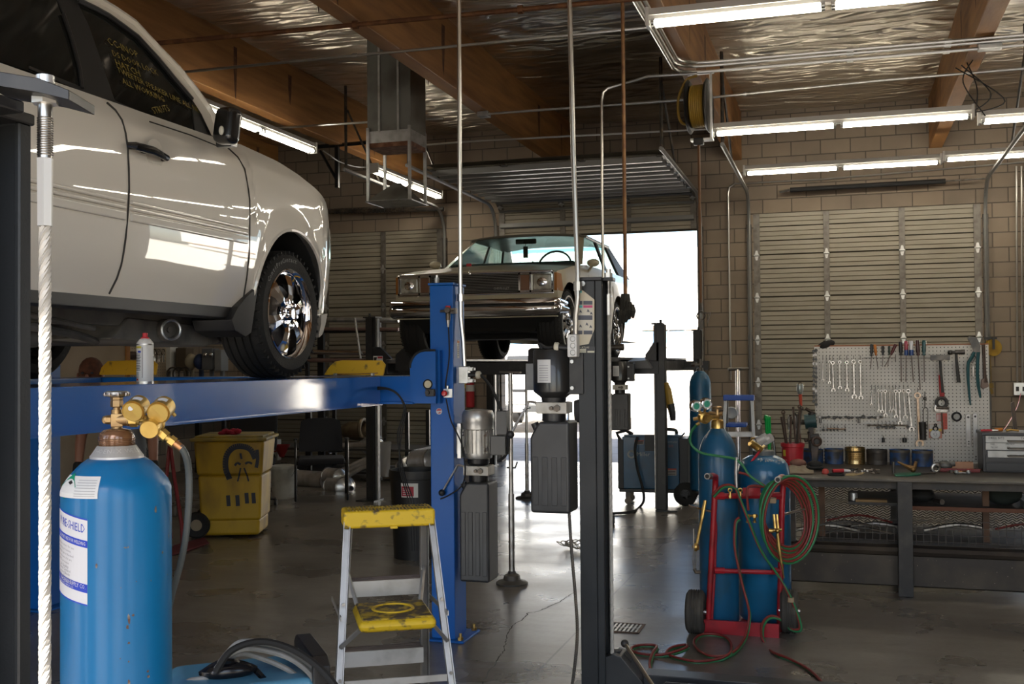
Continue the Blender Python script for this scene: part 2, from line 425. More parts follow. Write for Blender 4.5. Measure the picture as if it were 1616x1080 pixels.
for i in range(10):
 x=-16+i*1.9;b=B();b.span((x,35.93,.3),(x+1.5,36.0,2.55));b.m(1)
 for q in(.33,.66):b.span((x,35.9,lerp(.3,2.55,q)-.03),(x+1.5,35.95,lerp(.3,2.55,q)+.03))
 b.build('window',[M('blue_glazing',(.16,.34,.55),.3),white],wh)
b=B();b.span((-26,29,0),(20,29.2,1.96));b.span((-26,28.95,1.94),(20,29.25,2.04));one(b,'boundary_wall',M('white_masonry',(.80,.77,.70),.8),'low white masonry wall across the yard, in sunlight outside the open bay','wall')
b=B();ptsz=[]
for i in range(520):
 a=i*.42;ptsz.append((-14+i*.05,29.1+.3*math.sin(a),2.38+.32*math.cos(a)))
b.tube(ptsz,.012,4);one(b,'razor_wire',galv,'coil of razor wire along the top of the white yard wall','wire')
# CEILING: lamps, pipes, duct, reel
tubem=M('lit_tube',(1,.96,.85),.4,emit=(1,.92,.76),es=32)
fixm=M('fixture_white',(.70,.69,.66),.4)
def strip_light(x0,x1,y,z,label,group,along='x',lamps=2,tilt=0.):
 """two-lamp strip: sheet-metal channel, end caps, sockets and fluorescent tubes"""
 c=V(((x0+x1)/2,y,z));L=abs(x1-x0)
 t=T('strip_light',label,'light',c,group,local=True,rot=(0,-tilt,PI/2 if along=='y' else 0))
 b=B();b.prism([(-L/2,-.055,.03),(-L/2,-.03,.085),(-L/2,.03,.085),(-L/2,.055,.03)],(L,0,0));b.span((-L/2,-.040,.0),(L/2,.040,.032));b.build('channel',fixm,t)
 for s in(-1,1):
  b=B();b.span((s*L/2-.012,-.063,-.045),(s*L/2+.012,.063,.086));b.build('end_cap',fixm,t)
 h=(L/lamps)
 for k in range(lamps):
  a0=-L/2+k*h+.035;a1=a0+h-.07
  for s in(-1,1):
   b=B();b.cyl((a0,s*.032,-.022),(a1,s*.032,-.022),.0175,n=12);tb=b.build('tube',tubem,t)
   for q in(a0,a1):b=B();b.cyl((q-.012,s*.032,-.022),(q+.012,s*.032,-.022),.0182,n=12);b.span((q-.015,s*.032-.012,-.03),(q+.015,s*.032+.012,.005));b.build('lamp_holder',galv,tb)
 return t
G1='fluorescent strip lights over the right bays'
strip_light(-1.30,1.17,7.62,3.96,'nearest fluorescent strip light, at the top edge above the tool board bay',G1)
strip_light(1.20,3.67,7.62,3.96,'fluorescent strip light continuing the nearest row past the frame',G1)
strip_light(-1.25,1.22,11.15,3.88,'long fluorescent strip light in the middle row, starting right of the hose reel',G1)
strip_light(1.30,3.77,11.35,3.86,'fluorescent strip light at the right edge, end to end with the middle row',G1)
strip_light(-1.24,1.23,14.75,4.07,'fluorescent strip light in the row nearest the block wall, above the closed door',G1)
strip_light(1.26,3.73,14.7,4.09,'fluorescent strip light on the block wall row, at the right edge of the photo',G1)
G2='fluorescent strip lights over the left bays'
def rowl(y0,y1,x,z,label):strip_light(-(y1-y0)/2,(y1-y0)/2,0,0,label,G2,'y').location=(x,(y0+y1)/2,z)
rowl(9.25,11.7,-6.1,4.12,'lit fluorescent strip light above the hood of the white car')
rowl(13.05,15.45,-5.9,4.1,'lit fluorescent strip light partly hidden behind the hood of the sheet metal duct')
rustp=M('rusty_pipe',(.13,.055,.025),.7,.3,col2=(.22,.10,.04),ns=12)
emt=M('conduit_steel',(.60,.59,.56),.28,.95)
def pipe(name,pts,r,mat,label,cat='pipe',clamps=(),group=None,n=8):
 b=B();b.tube(pts,r,n)
 for c,ax in clamps:b.cyl(V(c)-V(ax)*.02,V(c)+V(ax)*.02,r*1.7,n=8)
 return one(b,name,mat,label,cat,group)
def xp(p0,p1,z):return[at(*p0,Z=z),at(*p1,Z=z)]
a,c=xp((380,56),(983,0),4.33);d=(c-a).normalized()
pipe('sprinkler_pipe',[a-d*3.2,c+d*2],.021,rustp,'rusty brown pipe slung under the roof beams near the top of the photo',clamps=[(lerp(a,c,t),d)for t in(.32,.75)])
a,c=xp((380,105),(1030,43),4.35);d=(c-a).normalized()
pipe('conduit',[a-d*2.5,lerp(a,c,.3),c+d*.1],.0135,emt,'thin steel conduit under the beams, just below the rusty brown pipe',clamps=[(lerp(a,c,t),d)for t in(.3,)])
a,c=xp((420,203),(580,193),4.40);c2=at(765,180,Z=4.42);c3=at(1090,157,Z=4.42);c4=at(1390,127,Z=4.42);c5=at(1700,101,Z=4.42)
pipe('conduit',[c2,c3,c4,c5],.015,emt,'steel conduit running right from the square box on the beam behind the hose reel',clamps=[(lerp(c3,c4,.3),(c4-c3).normalized())])
pipe('conduit',[a-V((.25,0,.0)),a,c,at(700,187,Z=4.40)],.014,emt,'steel conduit ending behind the sheet metal duct')
pipe('conduit',[at(672,229,Z=4.2),at(760,222,Z=4.2),at(1095,205,Z=4.2),at(1135,203,Z=4.2)],.012,emt,'thin conduit crossing behind the hose reel, lowest of those on the dark ceiling')
b=B();p=at(764,181,Z=4.42);b.box(p,(.13,.13,.06),None,.006);one(b,'junction_box',galv,'square grey junction box under the roof beam left of the tall bent conduit','electrical box')
for k,(dx,z,lab)in enumerate(((0,4.42,'uppermost of the bright bank of conduits bending right at the middle beam'),(.07,4.40,'second of the bright bank of conduits bending right at the middle beam'),(.17,4.38,'lowest of the bright bank of conduits bending right at the middle beam'))):
 yb=at(1300,(82,87.5,97)[k],Z=z).y;xb=at((1050,1041,1035)[k],60,Z=z).x+.48
 pts=[(xb-.48,4.0,z),(xb-.48,yb-1.2,z)]+[(xb-.48+.26*(1-math.cos(t)),yb-.26+.26*math.sin(t),z)for t in(0,.4,.8,1.2,PI/2)]+[(xb+.8,yb,z),(3.6,yb+.05,z)]
 pts[1]=(xb-.48,yb-.8,z)
 b=B();b.tube(pts,.0165,8)
 for x in(0.1,.95,2.2):b.cyl((x-.03,yb+.02,z),(x+.03,yb+.02,z),.026,n=8)
 one(b,'conduit',emt,lab,'pipe')
b=B();p=at(1562,70,Z=4.40);b.box(p,(.20,.12,.10),None,.006);b.cyl(p+V((.1,-.02,.02)),p+V((.22,-.02,.02)),.022,n=8);one(b,'junction_box',galv,'grey junction box on the conduits where they cross the rightmost beam','electrical box')
b=B();p=at(1497,177,Y=10.9);
for k in range(4):
 s=at(1535-k*9,95+k*4,Y=11.2);e=at(1555-k*16,183,Y=11.3);mid=at(1520+22*k,130+10*k,Y=11.1)
 b.tube(spline([s,mid,e],8),.006,5)
one(b,'cable_tangle',rubber,'loose black wires drooping from the rightmost beam to the strip light','cable')
b=B();z0,z1=4.02,4.0
pts=spline([at(1165,415,Y=15.86),at(1165,320,Y=15.86),at(1152,300,Y=15.86),at(1157,290,Y=15.86),at(1175,286,Y=15.86)],5)
pipe('conduit',[at(1153.5,600,Y=15.85),at(1151,440,Y=15.85),at(1149,306,Y=15.85),at(1151,296,Y=15.85),at(1160,290,Y=15.85),at(1300,283,Y=15.85),at(1616,256,Y=15.85),at(1660,253,Y=15.85)],.013,emt,'thin conduit on the block pier that turns right above the closed door')
pipe('conduit',[at(1604,262,Y=15.84),at(1605.5,605,Y=15.84)],.012,emt,'left of the two thin conduits dropping to the outlet box at the right edge')
pipe('conduit',[at(1612,262,Y=15.84),at(1613.5,605,Y=15.84)],.012,emt,'right of the two thin conduits dropping to the outlet box at the right edge')
b=B();p=at(1610,614,Y=15.82);b.box(p,(.17,.08,.17),None,.006);
b.m(1).box(p+V((-.04,-.045,0)),(.035,.02,.06));b.box(p+V((.04,-.045,0)),(.035,.02,.06));one(b,'outlet_box',[galv,blackplastic],'grey outlet box with two plugs low on the right block wall','electrical box')
b=B();b.tube([at(1247,300,Y=15.7),at(1350,294,Y=15.7),at(1492,286,Y=15.7)],.035,10);b.m(1).tube([at(1492,286,Y=15.7),at(1555,282,Y=15.7)],.012,6);b.m(1).tube([at(1230,303,Y=15.7),at(1247,300,Y=15.7)],.02,6)
one(b,'torsion_spring',[blackplastic,steel],'black torsion spring on its shaft above the closed door on the right','spring')
b=B();b.tube([at(520,334,Y=15.7),at(700,330,Y=15.7)],.035,10);
for i in range(24):b.torus(lerp(at(520,334,Y=15.7),at(655,331,Y=15.7),i/23),X1,.037,.008,12,5)
one(b,'torsion_spring',darksteel,'dark coiled torsion spring above the closed door on the left','spring')
dk=T('duct_hood','galvanised sheet metal duct hanging from the ceiling with a hood below it','duct',at(626,240,zc=11.6))
ductm=M('duct_metal',(.17,.172,.155),.5,.5,col2=(.11,.105,.09),ns=3,r2=.35)
rust=M('rust',(.12,.045,.02),.8,col2=(.22,.11,.06),ns=15)
ZD=11.6
c=at(614,215,zc=ZD);x0,x1=-4.95,-4.45;y0=10.95;y1=y0+.45
p00=at(580,230,Y=y0);p10=at(648,222,Y=y0);x0,x1=p00.x,p10.x;zb=3.98
b=B();b.span((x0,y0,zb+.12),(x1,y1,5.15));b.m(1)
for q in(.28,.72):b.span((lerp(x0,x1,q)-.012,y0-.012,zb+.12),(lerp(x0,x1,q)+.012,y0,5.1))
b.build('shaft',[ductm,galv],dk)
b=B();b.span((x0-.004,y0-.004,zb),(x1+.004,y1+.004,zb+.13));b.m(1).span((x0+.0,y0+.0,zb-.05),(x1,y1,zb+.002));b.build('collar',[galv,rust],dk)
zh=3.33
for xx,yy in((x0+.01,y0-.01),(x1-.01,y0-.01),(x1-.01,y1),(x0+.01,y1)):
 b=B();b.box((xx,yy,(zh+4.15)/2),(.03,.03,4.15-zh));b.build('hanger',galv,dk)
b=B();hx,hy=(x1-x0)/2+.015,(y1-y0)/2+.02;cx,cy_=(x0+x1)/2,(y0+y1)/2
ap=[(cx-.04,cy_,zh+.23),(cx+.04,cy_,zh+.23)]
q=[(cx-hx,cy_-hy,zh),(cx+hx,cy_-hy,zh),(cx+hx,cy_+hy,zh),(cx-hx,cy_+hy,zh)]
for f in((q[0],q[1],ap[1],ap[0]),(q[1],q[2],ap[1]),(q[2],q[3],ap[0],ap[1]),(q[3],q[0],ap[0])):b.face(f)
b.m(1).face([(x,y,z-.002)for x,y,z in q][::-1])
for i in range(4):b.tube([q[i],q[(i+1)%4]],.009,4)
b.build('hood',[ductm,galv],dk)
b=B();a=at(532,232,Y=13);b.box((a.x,13,4.33),(.05,.05,.9));b.tube([at(505,238,Y=13),at(532,285,Y=13)],.02,4);b.tube([at(500,232,Y=13),at(590,224,Y=13)],.025,4);one(b,'hanger_bracket',black,'dark angle iron bracket between the left ceiling lights','bracket')
b=B();pts=spline([at(510,238,Y=12.2),at(520,245,Y=12.2),at(535,255,Y=12.4),at(560,263,Y=12.7),at(580,264,Y=13)],5);b.tube(pts,.008,6);one(b,'lamp_cord',galv,'flexible metal cord looping between the two left ceiling lights','cord')
b=B();q=[at(775,224,Z=5.0),at(810,222,Z=5.0),at(837,231,Z=5.0),at(795,235,Z=5.0)];b.prism(q,(0,0,.06));one(b,'ceiling_vent',M('vent_white',(.62,.60,.55),.5),'pale square vent in the dark ceiling over the open bay','vent')
hr=at(1103,168,Y=10.7);t=T('hose_reel','spring hose reel wound with yellow hose hanging under the middle beam','hose reel',(hr.x,hr.y,hr.z-.3))
rad=.27;ax=V((1,-.06,0)).normalized()
for s,nm in((-1,'flange'),(1,'flange')):
 b=B();b.lathe([(.05,0),(rad*.90,0),(rad,.02*s),(rad*.96,.028*s),(rad*.86,.012*s),(.05,.012*s)],hr+ax*s*.075,ax,28);b.build('flange',black,t)
b=B();b.cyl(hr-ax*.07,hr+ax*.07,rad*.70,n=24);b.build('drum',black,t)
yh=M('yellow_hose',(.36,.22,.03),.5)
for k in range(7):
 b=B();b.torus(hr+ax*(-.056+.0187*k),ax,rad*.74,.0125,26,6);b.build('hose_turn',yh,t)
b=B();b.tube(spline([hr+V((-.01,-.02,.3)),hr+V((-.12,0,.27)),hr+V((-.20,0,.10)),hr+V((-.20,0,-.08)),hr+V((-.16,0,-.16)),hr+V((-.08,0,-.17))],6),.014,8);b.build('inlet_hose',yh,t)
b=B();e=hr+ax*.12;b.box(e+V((0,0,0)),(.02,.06,.68));b.box(hr+V((.02,0,.33)),(.26,.07,.02));b.box(hr+V((.03,-.02,-.34)),(.22,.10,.02));b.m(1).box(hr+V((.0,-.05,-.36)),(.10,.06,.07),None,.01);b.build('bracket',[galv,blackplastic],t)
pipe('drop_hose',[hr+V((0,-.05,-.39)),at(1104,330,Y=10.65),at(1106,478,Y=10.65)],.014,M('brown_hose',(.16,.075,.03),.6),'brown hose hanging straight down from the hose reel','hose')
b=B();a=at(1106,478,Y=10.65);b.cyl(a,a-Z1*.08,.02,n=8);b.torus(a-Z1*.13,Y1,.04,.008,14,6);b.box(a-Z1*.21,(.03,.02,.10));b.tube([a-Z1*.1,a+V((.09,0,-.10)),a+V((.06,0,-.2))],.008,5);one(b,'hose_coupling',darksteel,'dark coupling and hook at the end of the hanging brown hose','fitting')
# WHITE SUV ON THE BLUE LIFT
paint=M('car_white',(.70,.665,.60),.35,coat=1.,spec=.5)
for m_,q_ in((paint,1.75),):n_=m_.node_tree.nodes['Principled BSDF'];n_.inputs['Coat IOR'].default_value=q_;n_.inputs['Coat Roughness'].default_value=.012
glassd=M('tinted_glass',(.012,.013,.012),.04,spec=.8)
trimb=M('trim_black',(.016,.016,.017),.42)
seam=M('panel_gap',(.03,.028,.025),.8)
XS,XC=-2.75,-3.68
HW=XS-XC
def plan(y):
 if y>5.33:t=min(1,(y-5.33)/.6);return .55*(1-math.sqrt(max(0,1-t*t)))
 if y<1.35:t=min(1,(1.35-y)/.35);return .30*(1-math.sqrt(max(0,1-t*t)))
 return 0
INS=[(1.74,.07),(1.80,.045),(1.95,.015),(2.10,0),(2.25,.0),(2.40,.012),(2.50,.03),(2.58,.06),(2.64,.10)]
def xs(y,z):return XS-interp(INS,z)-plan(y)
def surf(px,py,off=0.):
 X=XS
 for _ in range(8):
  p=at(px,py,X=X+off);X=xs(p.y,p.z)
 return p
def ghx(z):return XS-.065-max(0,z-2.56)*.40
def gsurf(px,py,off=0.):
 X=XS-.1
 for _ in range(8):
  p=at(px,py,X=X+off);X=ghx(p.z)
 return p
car=T('car','large white four-door car with black mirror raised on the blue lift at left','car',(XC,3.45,1.455))
TOPZ=[(1.0,2.50),(1.2,2.58),(4.5,2.60),(4.66,2.615),(4.86,2.60),(5.0,2.588),(5.2,2.55),(5.36,2.50),(5.54,2.45),(5.63,2.39),(5.72,2.30),(5.80,2.19),(5.87,2.06),(5.92,1.96)]
CENZ=[(1.0,2.50),(1.2,2.60),(4.45,2.66),(4.7,2.69),(5.2,2.65),(5.6,2.53),(5.75,2.40),(5.88,2.20),(5.92,2.05)]
WC,RR=(5.045,2.19),1.776
def arch(y,c):
 t=(y-c)/.362;return RR+.03+.42*math.sqrt(max(0,1-abs(t)**2.3))if abs(t)<1 else None
ys=[1.0,1.01,1.04,1.1,1.2,1.3,1.5,1.7]
for c in(WC[1],WC[0]):
 ys+=[c-.3621]+[c-.3619+.7238*(i/26)for i in range(27)]+[c+.3621]
 ys+=[2.75,3.2,3.6,4.0,4.4,4.6]if c==WC[1]else[5.45,5.5,5.55,5.6,5.66,5.72,5.78,5.83,5.87,5.90,5.92,5.928]
ys=sorted(ys);NR=16;NH=6
b=B();rows=[]
for y in ys:
 zl=1.80 if y<5.38 else 1.79;fl=0
 for c in WC:
  a=arch(y,c)
  if a:zl=max(zl,a)
  d=abs(y-c)
  if d<.50:fl=max(fl,.018*(1-max(0,d-.36)/.14))
 zt=interp(TOPZ,y);zcen=interp(CENZ,y);half=[]
 for j in range(NR+1):
  z=lerp(zl,zt,(j/NR));x=xs(y,z)+fl*max(0,1-(z-zl)/.10)*(1 if zl>1.81 else 0)
  half.append((x,z))
 for j in range(1,NH+1):
  t=j/NH;half.append((lerp(half[NR][0],XC,t),lerp(zt,zcen,math.sin(t*PI/2))))
 full=half+[(2*XC-x,z)for x,z in half[-2::-1]]
 rows.append([b.v((x,y,z))for x,z in full])
for a,c in zip(rows,rows[1:]):
 for i in range(len(a)-1):b._f([a[i],a[i+1],c[i+1],c[i]])
b._f(rows[-1][::-1]);b._f(rows[0])
body=b.build('body',paint,car,sharp=40,fix=False)
for c in WC:
 b=B();pts=[(c+.362*math.cos(a),RR+.03+.42*math.sin(a)**(2/2.3))for a in[PI*i/24 for i in range(25)]]
 b.tube([(xs(y,z)+.012,y,z)for y,z in[(c+.366,1.81)]+pts+[(c-.366,1.81)]],.011,6);b.build('arch_lip',paint,car)
 for s in(1,-1):
  b=B();x0=XC+s*(HW-.03);x1=XC+s*(HW-.34)
  v0=[b.v((x0,c+.37*math.cos(a),RR+.03+.43*math.sin(a)))for a in[PI*i/16 for i in range(17)]]
  v1=[b.v((x1,v.co.y,v.co.z))for v in v0]
  for i in range(16):b._f([v0[i],v0[i+1],v1[i+1],v1[i]])
  b._f(v1);b.build('wheel_well',M('liner_black',(.006,.006,.006),.9),car)
b=B();b.prism([(XS-.045,y,z)for y,z in((1.9,1.755),(4.63,1.745),(4.70,1.80),(4.72,1.90),(4.66,1.905),(4.56,1.80),(1.9,1.80))],(-.12,0,0),.006);b.build('sill',trimb,car);b=B();b.prism([(2*XC-XS+.045,y,z)for y,z in((1.9,1.755),(4.63,1.745),(4.70,1.80),(4.66,1.90),(4.56,1.80),(1.9,1.80))],(.12,0,0));b.build('sill',trimb,car)
b=B();q=[(402,456),(407,457),(397,525),(388,532),(371,522),(366,505),(376,484),(388,470)]
b.prism([at(x,y,X=XS-.01)for x,y in q],(-.22,0,0),.004);b.build('mud_flap',trimb,car)
b=B();q=[(507,497),(517,495),(514,512),(509,528),(504,533),(503,528),(507,512)]
b.prism([at(x,y,X=XS-.06)for x,y in q],(-.03,0,0),.002);b.build('air_deflector',M('grey_plastic',(.32,.30,.27),.5),car)
def gpoly(pts,off):return[gsurf(x,y,off)for x,y in pts]
def gprism(b,pts,off,th):
 P=gpoly(pts,off);b.prism(P,(-th,0,-th*.0));return P
out=[(155,0),(183,17),(211,36),(250,78),(280,108),(305,139),(322,162),(336,183),(344,215)]
inn=[(122,0),(150,13),(172,25),(217,58),(250,94),(278,128),(303,157),(318,180),(334,214)]
b=B();O=gpoly(out,.012);I=gpoly(inn,.012)
ext=[V((ghx(3.06)+.0,y,3.06))for y in(1.35,2.4,3.2)];exi=[V((ghx(2.98),y,2.98))for y in(1.35,2.4,3.2)]
O=ext+O;I=exi+I
b2=[]
for(o0,i0),(o1,i1)in zip(zip(O,I),zip(O[1:],I[1:])):b.face([o0,o1,i1,i0])
for s in(1,):
 for k in range(len(O)-1):
  o0,o1=O[k],O[k+1];m=lambda p:V((2*XC-p.x,p.y,p.z))
  n=6
  if k<8:
   P0=[o0+V((-.00,0,0))]+[V((lerp(o0.x,2*XC-o0.x,t),o0.y,o0.z+.07*math.sin(PI*t)))for t in[i/n for i in range(1,n)]]+[m(o0)]
   P1=[o1]+[V((lerp(o1.x,2*XC-o1.x,t),o1.y,o1.z+.07*math.sin(PI*t)))for t in[i/n for i in range(1,n)]]+[m(o1)]
   if O[k].y<3.75:
    for i in range(n):b.face([P0[i],P1[i],P1[i+1],P0[i+1]])
   else:b2.append((P0,P1))
  b.face([m(o0),m(o1),m(I[k+1]),m(I[k])])
b.face([(2*XC-O[0].x,1.35,3.06),(O[0].x,1.35,3.06),(XS-.1,1.08,2.58),(2*XC-XS+.1,1.08,2.58)])
b.tube(O,.018,6);b.build('roof',paint,car,sharp=40)
b=B()
for P0,P1 in b2:
 for i in range(len(P0)-1):b.face([P0[i],P1[i],P1[i+1],P0[i+1]])
b.build('windscreen',glassd,car)
FG=[(122,3),(172,27),(217,59),(250,95),(278,129),(301,161),(309,217),(182,161),(161,100),(140,40)]
b=B();P=gpoly(FG,-.004);b.face(P);win=b.build('front_door_window',glassd,car,fix=False);b=B();b.face([V((2*XC-p.x,p.y,p.z))for p in P][::-1]);b.build('front_door_window',glassd,car,fix=False)
RG=[(-520,-420),(-300,-330),(60,-60),(92,0),(118,70),(132,143),(47,108),(0,92),(-300,-20),(-420,-80)]
b=B();P=gpoly([(-250,-150),(60,-60),(92,0),(118,70),(130,139),(47,105),(0,90),(-250,-5)],-.004)
P=[V((ghx(z),y,z))for y,z in((1.7,2.57),(1.9,2.97))]+[gsurf(60,-60,-.004),gsurf(92,0,-.004),gsurf(118,70,-.004),gsurf(130,140,-.004)]
b.face(P);b.build('rear_door_window',glassd,car,fix=False);b=B();b.face([V((2*XC-p.x,p.y,p.z))for p in P][::-1]);b.build('rear_door_window',glassd,car,fix=False)
b=B();
for q in([(60,-60),(92,0),(118,70),(131,145),(169,160),(183,164),(161,100),(140,40),(122,3),(90,-60)],[(303,157),(336,200),(340,232),(309,217)],[(309,215),(182,159),(47,104),(47,108),(169,163),(309,220)]):
 b.prism(gpoly(q,.001),(-.01,0,0))
b.tube(gpoly([(130,139),(126,108),(114,62),(100,22)],.006),.008,6)
b.tube(gpoly([(122,0),(150,13),(172,25),(217,58),(250,94),(278,128),(303,157)],.008),.012,6);b.build('window_trim',trimb,car)
noteM=M('paint_pen_yellow',(.22,.16,.015),.6)
def note(s,px,py,qx,qy,size):
 b=B();p,q=gsurf(px,py,.002),gsurf(qx,qy,.002);u=(q-p).normalized();n=V((1,0,.4)).normalized();w=n.cross(u).normalized()
 b.text(s,size,p,u,w,'LEFT',.003);b.build('window_note',noteM,win)
note('CC-INOP',168,64,205,82,.050);note('DS DOOR LOCK',176,84,212,100,.042);note('HATCH',181,99,200,108,.048)
note('TWEETER SPEAKER LINE ALL NEW',184,110,283,160,.040);note('ALL WORKING',192,128,232,146,.042);note('STRUTS',240,176,268,171,.045)
def gap(pts,r=.0045):
 b=B();b.tube([surf(x,y,.001)for x,y in pts],r,6);b.build('panel_seam',seam,car)
gap([(169,162),(182,174),(192,189),(198,210),(201,230),(203,265),(203.5,300),(202,330),(198,377),(195,398),(191,419),(184,440),(172,464)])
gap([(358,232),(375,248),(386,267),(392,300),(394,316),(394,360),(393,405),(389,440),(384,470)])
gap([(344,231),(300,213),(236,192)],.003)
def ridge(y0,y1):
 b=B()
 for z,h in((2.183,.016),(2.158,.016),(2.124,.034)):
  b.box(((XS+.004)-interp(INS,z),(y0+y1)/2,z),(.022,y1-y0,h),None,.006)
 b.build('door_moulding',paint,car)
ridge(3.70,4.59);ridge(2.62,3.665)
c=surf(243,243);hx=c.x
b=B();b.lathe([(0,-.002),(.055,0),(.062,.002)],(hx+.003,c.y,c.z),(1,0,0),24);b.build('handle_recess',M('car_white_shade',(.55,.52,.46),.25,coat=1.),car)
b=B();p0,p1=surf(211,229,.03),surf(265,250,.03)
b.tube([p0-V((.028,0,0)),p0+V((0,.01,-.002)),lerp(p0,p1,.5)+V((.012,0,.004)),p1-V((0,.01,0)),p1-V((.028,0,0))],[.014,.017,.017,.015,.013],10);b.ball(surf(226,236,.02),.022,(.6,1.3,.8));b.build('door_handle',M('handle_black',(.01,.01,.01),.15,coat=.6),car)
mc=at(359,199,X=XS+.13)
b=B();b.box(mc,(.115,.085,.165),(R(-6),R(4),R(-12)),.032,4);mir=b.build('wing_mirror',M('mirror_black',(.012,.012,.012),.2,coat=.5),car)
b=B();b.prism([at(x,y,X=XS+.0)for x,y in((338,205),(352,212),(352,235),(340,233))],(.08,0,0),.008);b.build('mirror_foot',MATS['mirror_black'],mir)
b=B();b.ball(mc+V((.0,-.05,-.03)),.014,(.9,.5,1.5));b.build('mirror_spot',M('pale_spot',(.6,.58,.5),.5),mir)  # small pale spot on the black mirror housing
b=B();
rows=[[b.v((xs(y,z)+.006,y,z))for z in[lerp(2.12,2.30-(y-5.5)*.25,j/6)for j in range(7)]]for y in[lerp(5.50,5.86,i/12)for i in range(13)]]
for a,c in zip(rows,rows[1:]):
 for i in range(6):b._f([a[i],a[i+1],c[i+1],c[i]])
b.build('headlamp',M('lamp_lens',(.85,.86,.86),.08,coat=1.),car,fix=False)
tread=M('tyre_rubber',(.008,.0078,.0075),.75,bump=.2,bs=120)
def arc_text(b,s,size,c,R0,a_mid,span,ax,up):
 n=len(s);ax=V(ax)
 for i,ch in enumerate(s):
  a=a_mid+span*(.5-i/(n-1));rad=V((0,math.cos(a),math.sin(a)))if ax.x>0 else V((0,math.cos(a),math.sin(a)))
  u=V((0,math.sin(a),-math.cos(a)));b.text(ch,size,V(c)+rad*R0,u,rad,'CENTER',.001)
def wheel(parent,c,side,R0=.335,rim=.224,wd=.25,name='wheel',spokes=6,letters=None,rimmat=chrome):
 ax=V((side,0,0));c=V(c);o=c
 b=B();s=.012
 prof=[(rim-.004,-.03),(rim+.004,-.004),(rim+.03,.004),(rim+.62*(R0-rim),.006),(R0-.030,-.004),(R0-.010,-.018),(R0,-.04)]
 for k in range(5):
  x=-.04-(wd-.08)*k/4.
  prof+=[(R0,x-.012),(R0-.009,x-.014),(R0-.009,x-.022),(R0,x-.024)]if k<4 else[(R0,x)]
 prof+=[(R0-.03,-wd+.004),(rim+.03,-wd),(rim,-wd+.03)]
 b.lathe(prof,o,ax,48,caps=False)
 for i in range(48):
  a=2*PI*i/48;r_=V((0,math.cos(a),math.sin(a)));b.box(o+r_*(R0-.013)-ax*.018,(.03,.010,.018),Mx((ax,V((0,-math.sin(a),math.cos(a))),r_)).transposed())
 w=b.build(name,tread,parent,sharp=30)
 b=B();b.lathe([(rim-.012,-wd+.03),(rim-.02,-.06),(rim-.016,-.02),(rim-.004,-.002),(rim+.006,.006),(rim+.012,.002),(rim+.008,-.006)],o,ax,48,caps=False)
 for i in range(spokes):
  a=2*PI*(i+.3)/spokes;r_=V((0,math.cos(a),math.sin(a)));t_=V((0,-math.sin(a),math.cos(a)))
  q=[(.05,.030,-.012),(.10,.027,-.006),(.15,.034,-.012),(rim-.012,.060,-.03)]
  L=[o+r_*a_+t_*b_+ax*c_ for a_,b_,c_ in q];Rr=[o+r_*a_-t_*b_+ax*c_ for a_,b_,c_ in q];Mid=[o+r_*a_+ax*(c_+.008)for a_,b_,c_ in q]
  for P,Q in((L,Mid),(Mid,Rr)):
   for k in range(3):b.face([P[k],P[k+1],Q[k+1],Q[k]])
  for P in(L,Rr):
   for k in range(3):b.face([P[k],P[k+1],P[k+1]-ax*.05,P[k]-ax*.05])
 b.lathe([(.088,-.03),(.085,-.008),(.07,-.004),(.05,-.012),(.034,-.012),(.034,.012),(.026,.020),(0,.022)],o,ax,30)
 for i in range(spokes):
  a=2*PI*(i+.8)/spokes;p=o+V((0,math.cos(a),math.sin(a)))*.062;b.cyl(p-ax*.012,p+ax*.008,.011,.008,6)
 b.build('rim',rimmat,w,sharp=30)
 b=B();b.lathe([(.0,-.10),(rim-.02,-.10)],o,ax,30,caps=False);b.cyl(o-ax*.09,o-ax*.02,.05,n=12);b.lathe([(.15,-.075),(.15,-.06),(.06,-.055)],o,ax,24);b.build('brake',darksteel,w)
 if letters:
  b=B();arc_text(b,letters,.036,o+ax*.0055,rim+.058,R(112),R(64),ax,Z1);b.build('lettering',M('tyre_letter',(.20,.20,.20),.6),w)
 return w
wheel(car,(XS-.012,WC[0],1.455+.333),1,.333,.224,.25,letters='ContiProContact')
wheel(car,(XS-.012,WC[1],1.455+.333),1,.333)
wheel(car,(2*XC-XS+.012,WC[0],1.455+.333),-1,.333)
wheel(car,(2*XC-XS+.012,WC[1],1.455+.333),-1,.333)
under=M('underbody',(.055,.052,.048),.7,col2=(.13,.12,.11),ns=5)
b=B();b.span((-4.45,1.4,1.77),(-2.98,4.6,1.86));b.build('floor_pan',under,car)
for x in(-3.12,-4.22):
 b=B();b.span((x-.05,1.3,1.70),(x+.05,4.62,1.80),.01);b.build('frame_rail',M('rail_grey',(.16,.155,.14),.6,col2=(.08,.075,.07),ns=4),car)
b=B();b.tube(spline([(-3.45,1.6,1.66),(-3.40,2.9,1.665),(-3.42,3.3,1.66)],5),.045,12);b.m(1).cyl((-3.42,3.30,1.66),(-3.42,3.33,1.66),.07,n=16);b.cyl((-3.42,3.33,1.655),(-3.36,3.62,1.65),.062,n=14);b.tube(spline([(-3.36,3.62,1.65),(-3.3,3.9,1.70),(-3.3,4.2,1.78)],5),.035,10);b.build('exhaust',[rust,under],car)
b=B();b.span((-3.75,3.3,1.62),(-3.45,4.1,1.78),.03);b.span((-4.2,3.45,1.60),(-3.1,3.62,1.68),.02);b.build('gearbox',under,car)
b=B();b.tube(spline([(-3.08,3.1,1.72),(-3.05,3.7,1.66),(-3.15,4.0,1.63)],5),.018,8);b.tube(spline([(-3.05,3.35,1.74),(-3.0,3.8,1.68)],4),.012,8);b.build('brake_line',under,car)
